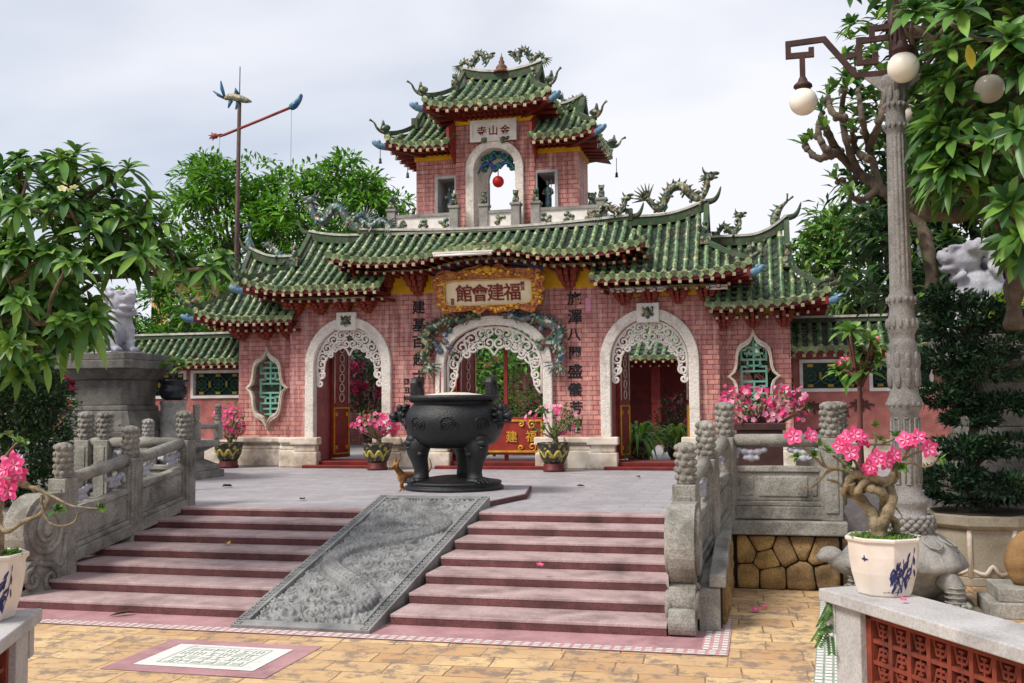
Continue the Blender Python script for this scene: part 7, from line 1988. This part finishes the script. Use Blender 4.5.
# ================================================================== FOREGROUND BONSAI POTS
M['porcelain'] = plain('cream_porcelain', hexs(224,212,200), hexs(206,192,180), 5, .3, .05, 40, spec=.5, grime=hexs(176,158,142), gscale=3, ga=.55, gb=.85)
M['cobalt'] = plain('cobalt_glaze', hexs(38,48,112), hexs(28,34,84), 18, .3, spec=.5)
def blue_pot(label, x, y, z, k, ph, decor=True, turn=0):
    t = thing('porcelain_pot', (x, y, z), label, 'flower pot')
    pr = [(.185,0),(.195,.012),(.20,.03),(.235,.16),(.252,.28),(.256,.37),(.262,.385),(.275,.39),(.277,.41),(.270,.42),(.25,.418),(.242,.39),(.24,.36)]
    b = MB((x, y, z)); b.lathe([(r*k, h*k) for r, h in pr], (0,0,0), 8, 0, False, None, ph)
    p = b.build('pot', [M['porcelain']], t, bevel=.012*k, seg=3)
    b = MB((x, y, z)); b.lathe([(.235*k,.375*k),(.15*k,.395*k),(.002,.40*k)], (0,0,0), 16)
    random.seed(5)
    for i in range(60): a = rnd(0, 6.28); r = .2*sqrt(rnd(0,1)); b.ell((r*cos(a)*k, r*sin(a)*k, .395*k), (rnd(.015,.04)*k,)*2+(rnd(.01,.03)*k,), 6)
    ms = b.build('moss', [M['moss']], p)
    b = MB((x, y, z))
    for i in range(420):
        a = rnd(0, 6.28); r = .23*sqrt(rnd(0,1)); leaf(b, Vector((r*cos(a)*k, r*sin(a)*k, .395*k)), Vector((rnd(-.6,.6)+.5*cos(a), rnd(-.6,.6)+.5*sin(a), rnd(.4,1))), rvec(), rnd(.03,.07), .014, 0, .3, 2)
    b.build('ground_sprigs', [leaf_mat('moss_sprig', hexs(104,138,48), hexs(74,108,40), .6, .2)], ms)
    b = MB((x, y, z))
    def R(a, h):
        i = 0
        while i < len(pr)-2 and pr[i+1][1] < h/k: i += 1
        r = lerp(pr[i][0], pr[i+1][0], (h/k-pr[i][1])/(pr[i+1][1]-pr[i][1]))*k
        q = ((a-ph) % (pi/4))-pi/8; return r*cos(pi/8)/cos(q)+.0025
    def S(a, h): r = R(a, h); return Vector((r*cos(a), r*sin(a), h))
    def blade(a, h, da, dh, w):
        n = 4; L_ = []; Rr = []
        ln = hypot(da*.24*k, dh); ux, uz = da*.24*k/ln, dh/ln
        for i in range(n+1):
            tt = i/n; ww = w*sin(pi*min(.98, .08+tt*.9)); L_.append(S(a+da*tt-uz*ww/(.24*k)*1, h+dh*tt+ux*ww)); Rr.append(S(a+da*tt+uz*ww/(.24*k), h+dh*tt-ux*ww))
        b.add([tuple(p_) for p_ in L_+Rr], [(i,i+1,n+2+i,n+1+i) for i in range(n)])
    if decor:
        random.seed(19)
        ac = radians(-62+turn)
        for i in range(52):
            a = ac+rnd(-.42,.42); h = (.06+.2*rnd(0,1)**.8+.12*max(0, a-ac)/.42)*k; q = rnd(-.9,.9); blade(a, h, sin(q)*.26, -cos(q)*.085*k+.02*k, rnd(.006,.010)*k)
        for a0, h0, a1, h1 in ((-.35,.04,-.12,.26),(.05,.03,.0,.28),(.2,.05,.40,.36)):
            for i in range(6): tt = i/6; blade(ac+lerp(a0,a1,tt), lerp(h0,h1,tt)*k, (a1-a0)/6, (h1-h0)/6*k, .004*k)
        b.build('blue_painting', [M['cobalt']], p); b = MB((x, y, z)); a = radians(-128+turn)
        for da, dh in ((.12,0),(-.12,0),(0,.03*k),(0,-.018*k),(.06,.008*k),(-.06,.008*k)): blade(a, .27*k, da, dh, .007*k)
        b.build('blue_painting', [M['cobalt']], p); b = MB((x, y, z))
        for i in range(5): blade(radians(-100)+i*.14, .035*k+.004*k*(i % 2), .13, 0, .0025*k)
        b.build('blue_painting', [M['cobalt']], p); b = MB((x, y, z))
        for i in range(9): blade(radians(178)+rnd(-.12,.12), rnd(.1,.24)*k, rnd(-.12,.12), rnd(-.05,.05)*k, .008*k)
    b.build('blue_painting', [M['cobalt']], p)
    return t
PX, PY = 1.69, -3.02
blue_pot('cream porcelain pot painted with blue bamboo on the right parapet', PX+.055, PY+.0, 1.0, .85, radians(10))
def Q(x, y, dy=0): return at(760+x/3.595, 410+y/3.595, Y=PY+dy)
ad = thing('adenium_bonsai', (PX, PY, 1.38), 'twisted bonsai with braided trunk and pink flowers on the right parapet', 'bonsai')
b = MB()
def strand(pts, r0, r1, n=10):
    r0 *= .8; r1 *= .8
    q = smooth_path([Q(*p) for p in pts], 5); N = len(q); b.tube(q, [lerp(r0, r1, i/(N-1))*(1+.10*sin(i*1.3)+.08*sin(i*2.9)) for i in range(N)], n)
strand([(425,455,0),(418,420,0),(405,375,.02),(370,330,.05),(338,290,.03),(322,255,-.02),(345,232,-.05),(395,238,-.05)], .052, .030)
strand([(435,455,0),(440,415,-.02),(458,372,-.04),(474,325,-.03),(466,282,.02),(430,262,.05),(385,268,.04),(345,285,-.01),(330,262,-.04)], .050, .028)
strand([(415,450,.03),(425,400,.04),(448,350,.06),(440,300,-.05),(405,285,-.06),(365,272,.0),(345,240,.04),(352,215,.05)], .045, .026)
strand([(395,238,-.05),(440,255,-.05),(472,240,-.02),(480,215,.02)], .034, .022)
strand([(372,330,.05),(352,300,-.04),(372,262,-.06),(420,248,.02),(470,262,.04),(500,235,.03)], .034, .018)
strand([(460,385,.03),(485,400,.06),(490,440,.08)], .03, .034)
strand([(322,255,-.02),(300,300,.02),(330,310,.05),(360,320,.05)], .026, .022)
for pts, r0, r1 in (([(345,232,-.05),(290,212,-.04),(235,203,-.06),(195,170,-.08),(160,140,-.10),(130,118,-.1)],.017,.007), ([(300,215,0),(255,215,-.02),(220,245,-.03),(185,278,-.05),(160,270,-.05)],.016,.006), ([(345,232,0),(300,270,.02),(270,258,.04),(240,250,.06)],.02,.008),
    ([(352,215,.05),(320,205,.04),(285,180,.02),(262,165,0)],.018,.008), ([(352,215,.0),(345,190,-.03),(325,165,-.05)],.016,.008), ([(375,205,.05),(400,165,.04),(415,120,.02),(414,85,0)],.015,.007), ([(370,225,-.04),(395,200,-.08),(415,185,-.1)],.018,.009),
    ([(480,215,.02),(500,185,.02),(530,150,0),(548,120,-.02)],.017,.008), ([(500,235,.03),(490,205,.02),(540,190,.02),(580,202,.0),(612,200,-.02),(640,180,-.03)],.014,.006), ([(480,215,.02),(478,190,0),(480,170,-.02)],.016,.008), ([(474,300,0),(478,335,.02),(495,360,.03),(512,382,.03)],.010,.004),
    ([(510,180,.02),(570,150,.03),(600,145,.0)],.012,.007), ([(440,120,.0),(470,110,0),(487,100,0)],.010,.006), ([(235,203,-.06),(225,180,-.06),(215,150,-.06)],.01,.006)):
    strand(pts, r0, r1, 7)
b.build('trunk', [M['bark_adenium']], ad)
def blossoms(par, spots, r=.056, n_each=1):
    for x, y, dy, dx_, dz_ in spots:
        f = MB(); p = x if isinstance(x, Vector) else Q(x, y, dy); d = Vector((dx_, -1, dz_))
        petalflower(f, p, d, r*rnd(.92,1.1), 0, 1, 5, .28); f.tube([p+d.normalized()*.004, p-d.normalized()*.05], [.012,.008], 6, 2)
        f.build('flower', [M['petal'], M['petal_pale'], M['petal_deep']], par)
random.seed(77)
blossoms(ad, [(120,95,-.12,-.1,.3),(180,92,-.10,.9,.5),(340,88,-.08,.1,.3),(325,152,-.14,0,.1),(288,128,-.12,-.6,.1),(312,100,-.02,-.4,.6),(362,104,-.04,.6,.5),(422,172,-.16,.1,.15),(400,200,-.14,-.5,-.2),(480,162,-.08,.7,.3),(450,185,-.12,.5,-.1),(523,108,-.06,-.5,.5),(567,97,-.06,.2,.4),(605,138,-.06,.4,-.1),(395,212,-.1,-.2,-.7),(535,118,.02,-.2,.6)])
b = MB()
for x, y, dy, d in ((415,62,0,(0,0,1)),(487,95,0,(.1,0,1)),(215,130,-.06,(0,0,1)),(245,155,0,(.2,0,1)),(503,206,-.03,(.5,-.5,.4)),(640,180,-.03,(1,0,.1)),(140,168,-.1,(-.4,-.3,.2)),(430,110,.02,(.2,0,1)),(470,190,.0,(.3,-.4,.6)),(330,190,-.04,(-.3,-.3,.5)),(195,165,-.08,(-.2,-.3,.8))):
    rosette(b, Q(x, y, dy), Vector(d), 9, .085, .032, (0,0,1), (.2,1.35), .25)
for x, y in ((385,112),(395,120),(372,118)): b.tube([Q(x, y, -.05), Q(x-8, y+14, -.04)], [.008,.011], 6, 2)
b.build('leaves', LF['ad']+[M['petal_deep']], ad)
# the left pot, mostly outside the frame
LXp, LYp = -3.285, -4.80
blue_pot('cream porcelain pot with blue leaf painting on the left parapet', LXp, LYp, 1.0, .88, radians(30), True, 34)
def QL(x, y, dy=0): return at(x/2.6, 420+y/2.6, Y=LYp+dy)
al = thing('adenium_bonsai', (LXp, LYp, 1.38), 'bonsai with long curving bare branches and pink flowers on the left parapet', 'bonsai')
b = MB()
def strandL(pts, r0, r1, n=9):
    q = smooth_path([QL(*p) for p in pts], 5); N = len(q); b.tube(q, [lerp(r0, r1, i/(N-1))*(1+.08*sin(i*1.3)) for i in range(N)], n)
strandL([(-20,345,0),(-28,300,0),(-10,255,.02),(-35,215,0),(-20,180,0)], .05, .026); strandL([(-15,345,0),(-8,300,-.02),(-30,260,0),(-5,225,0),(-10,190,0)], .045, .026)
for pts, r0, r1 in (([(-10,255,0),(15,290,-.04),(60,265,-.06),(105,245,-.06),(126,205,-.06),(100,180,-.05),(60,170,-.03),(0,150,0)],.014,.012), ([(100,180,-.05),(140,200,-.08),(190,224,-.1),(255,230,-.12)],.009,.004), ([(108,195,-.06),(110,230,-.08),(130,268,-.08),(165,275,-.09),(195,262,-.1),(202,240,-.1)],.008,.004), ([(-20,180,0),(0,130,-.02),(15,95,-.02),(45,58,-.03)],.013,.006), ([(0,150,0),(60,160,-.02),(90,185,-.04)],.012,.010)): strandL(pts, r0, r1, 7)
b.build('trunk', [M['bark_adenium']], al)
random.seed(78)
blossoms(al, [(QL(38,118,-.08),0,0,.3,.1),(QL(12,130,-.1),0,0,-.2,.2),(QL(22,182,-.1),0,0,.2,-.1),(QL(2,172,-.1),0,0,-.3,.1),(QL(46,140,-.04),0,0,.7,-.2),(QL(28,104,-.02),0,0,.1,.7)], .06)
b = MB()
for x, y, dy, d in ((48,55,-.03,(.3,0,1)),(58,62,-.03,(1,0,.4)),(255,228,-.12,(1,-.2,.4)),(145,238,-.1,(.2,-.3,.5)),(0,48,0,(-.3,0,1)),(20,40,0,(0,0,1)),(150,232,-.1,(.6,-.2,.4))): rosette(b, QL(x, y, dy), Vector(d), 6, .075, .03, (0,0,1), (.2,1.3), .25)
b.build('leaves', LF['ad'], al)
# fern on the corner of the right parapet
random.seed(33); t = thing('wall_fern', (1.36,-2.95,.7), 'small bright green fern growing from the corner of the right parapet', 'fern')
b = MB()
for px, py in ((826,608),(823,616),(829,614),(822,636),(826,642),(830,630),(820,630)):
    p = at(px+4, py-6, Y=-2.95); d = Vector((rnd(-.8,.1), -.4, rnd(-1,-.2)))
    for k in range(8):
        q = p+d.normalized()*.016*k
        for s in (-1, 1): leaf(b, q, Vector((s*.8, -.3, -.4)), Vector((0,-1,.3)), .034, .018, random.choice((0,1)), .2, 2)
b.build('fronds', LF['ad'], t)

# ================================================================== FALLEN PETALS AND LEAVES
def fallen(name, label, cat, p, L, W, mat, grp=None):
    b = MB(); leaf(b, Vector((0,0,.012)), Vector((1,.3,.1)), Vector((0,0,1)), L, W, 0, .05, 4, .5); o = b.build(name, [mat]); o.location = p; o.rotation_euler = (0,0,rnd(0,6)); tag(o, label, cat, grp)
M['dry'] = plain('dry_leaf', hexs(92,66,42), hexs(70,50,34), 20, .8)
fallen('fallen_leaf', 'dry brown leaf lying on the grey terrace left of the censer', 'leaf', at(232,487,Z=T+.004), .22, .11, M['dry'])
fallen('fallen_leaf', 'yellowed leaf on a step of the left flight', 'leaf', Vector((at(229,546,Z=4*RS).x, at(229,546,Z=4*RS).y, 4*RS+.004)), .16, .08, M['yellow_leaf'])
fallen('fallen_leaf', 'dry leaf on the pink threshold below the left flight', 'leaf', at(110,617,Z=.008), .26, .06, M['dry'])
def petal_fall(label, p, r=.05):
    b = MB(); petalflower(b, Vector((0,0,.02)), Vector((.2,-.3,1)), r, 0, 1); o = b.build('fallen_flower', [M['petal'], M['petal_pale']]); o.location = p; tag(o, label, 'fallen flower')
for px_, py_, tx in ((300,500,'small dry leaf lying on the grey terrace near the left flight'),(585,487,'small dry leaf lying on the grey terrace right of the censer'),(640,478,'small dry leaf on the grey terrace before the right arch')): fallen('fallen_leaf', tx, 'leaf', at(px_, py_, Z=T+.004), .15, .07, M['dry'])
petal_fall('fallen pink flower on a middle step of the right flight', at(540,567,Z=4*RS+.003), .045)
petal_fall('fallen flower on the yellow paving near the rough stone wall', at(755,612,Z=.004), .05)
petal_fall('small fallen flower just left of the rough stone wall foot', at(764,609,Z=.004), .04)
petal_fall('fallen petal on the right parapet beside the porcelain pot', at(903,603,Z=1.003), .025)

# ================================================================== groups of look-alike things
GROUPS = {'broadleaf_tree': 'leafy trees behind the gate', 'shade_tree': 'dark shade trees', 'bougainvillea': 'flowering shrubs', 'flower_pot': 'flowering pots', 'strap_leaf_pot': 'strap-leaf pots inside the right arch',
          'stone_balustrade': 'stone balustrades with cloud-carved posts', 'courtyard_wall': 'tiled courtyard walls', 'lion_pedestal': 'lion pedestals', 'stone_lion': 'stone lions', 'parapet_wall': 'foreground parapets',
          'porcelain_pot': 'blue and white porcelain pots', 'adenium_bonsai': 'bonsai on the parapets', 'fallen_leaf': 'fallen leaves', 'fallen_flower': 'fallen pink flowers', 'incense_stick': 'incense sticks in the censer',
          'frangipani_tree': 'frangipani trees', 'stone_planter': 'stone planters'}
for o in list(COL.objects):
    k = o.name.split('.')[0]
    if o.parent is None and k in GROUPS: o['group'] = GROUPS[k]
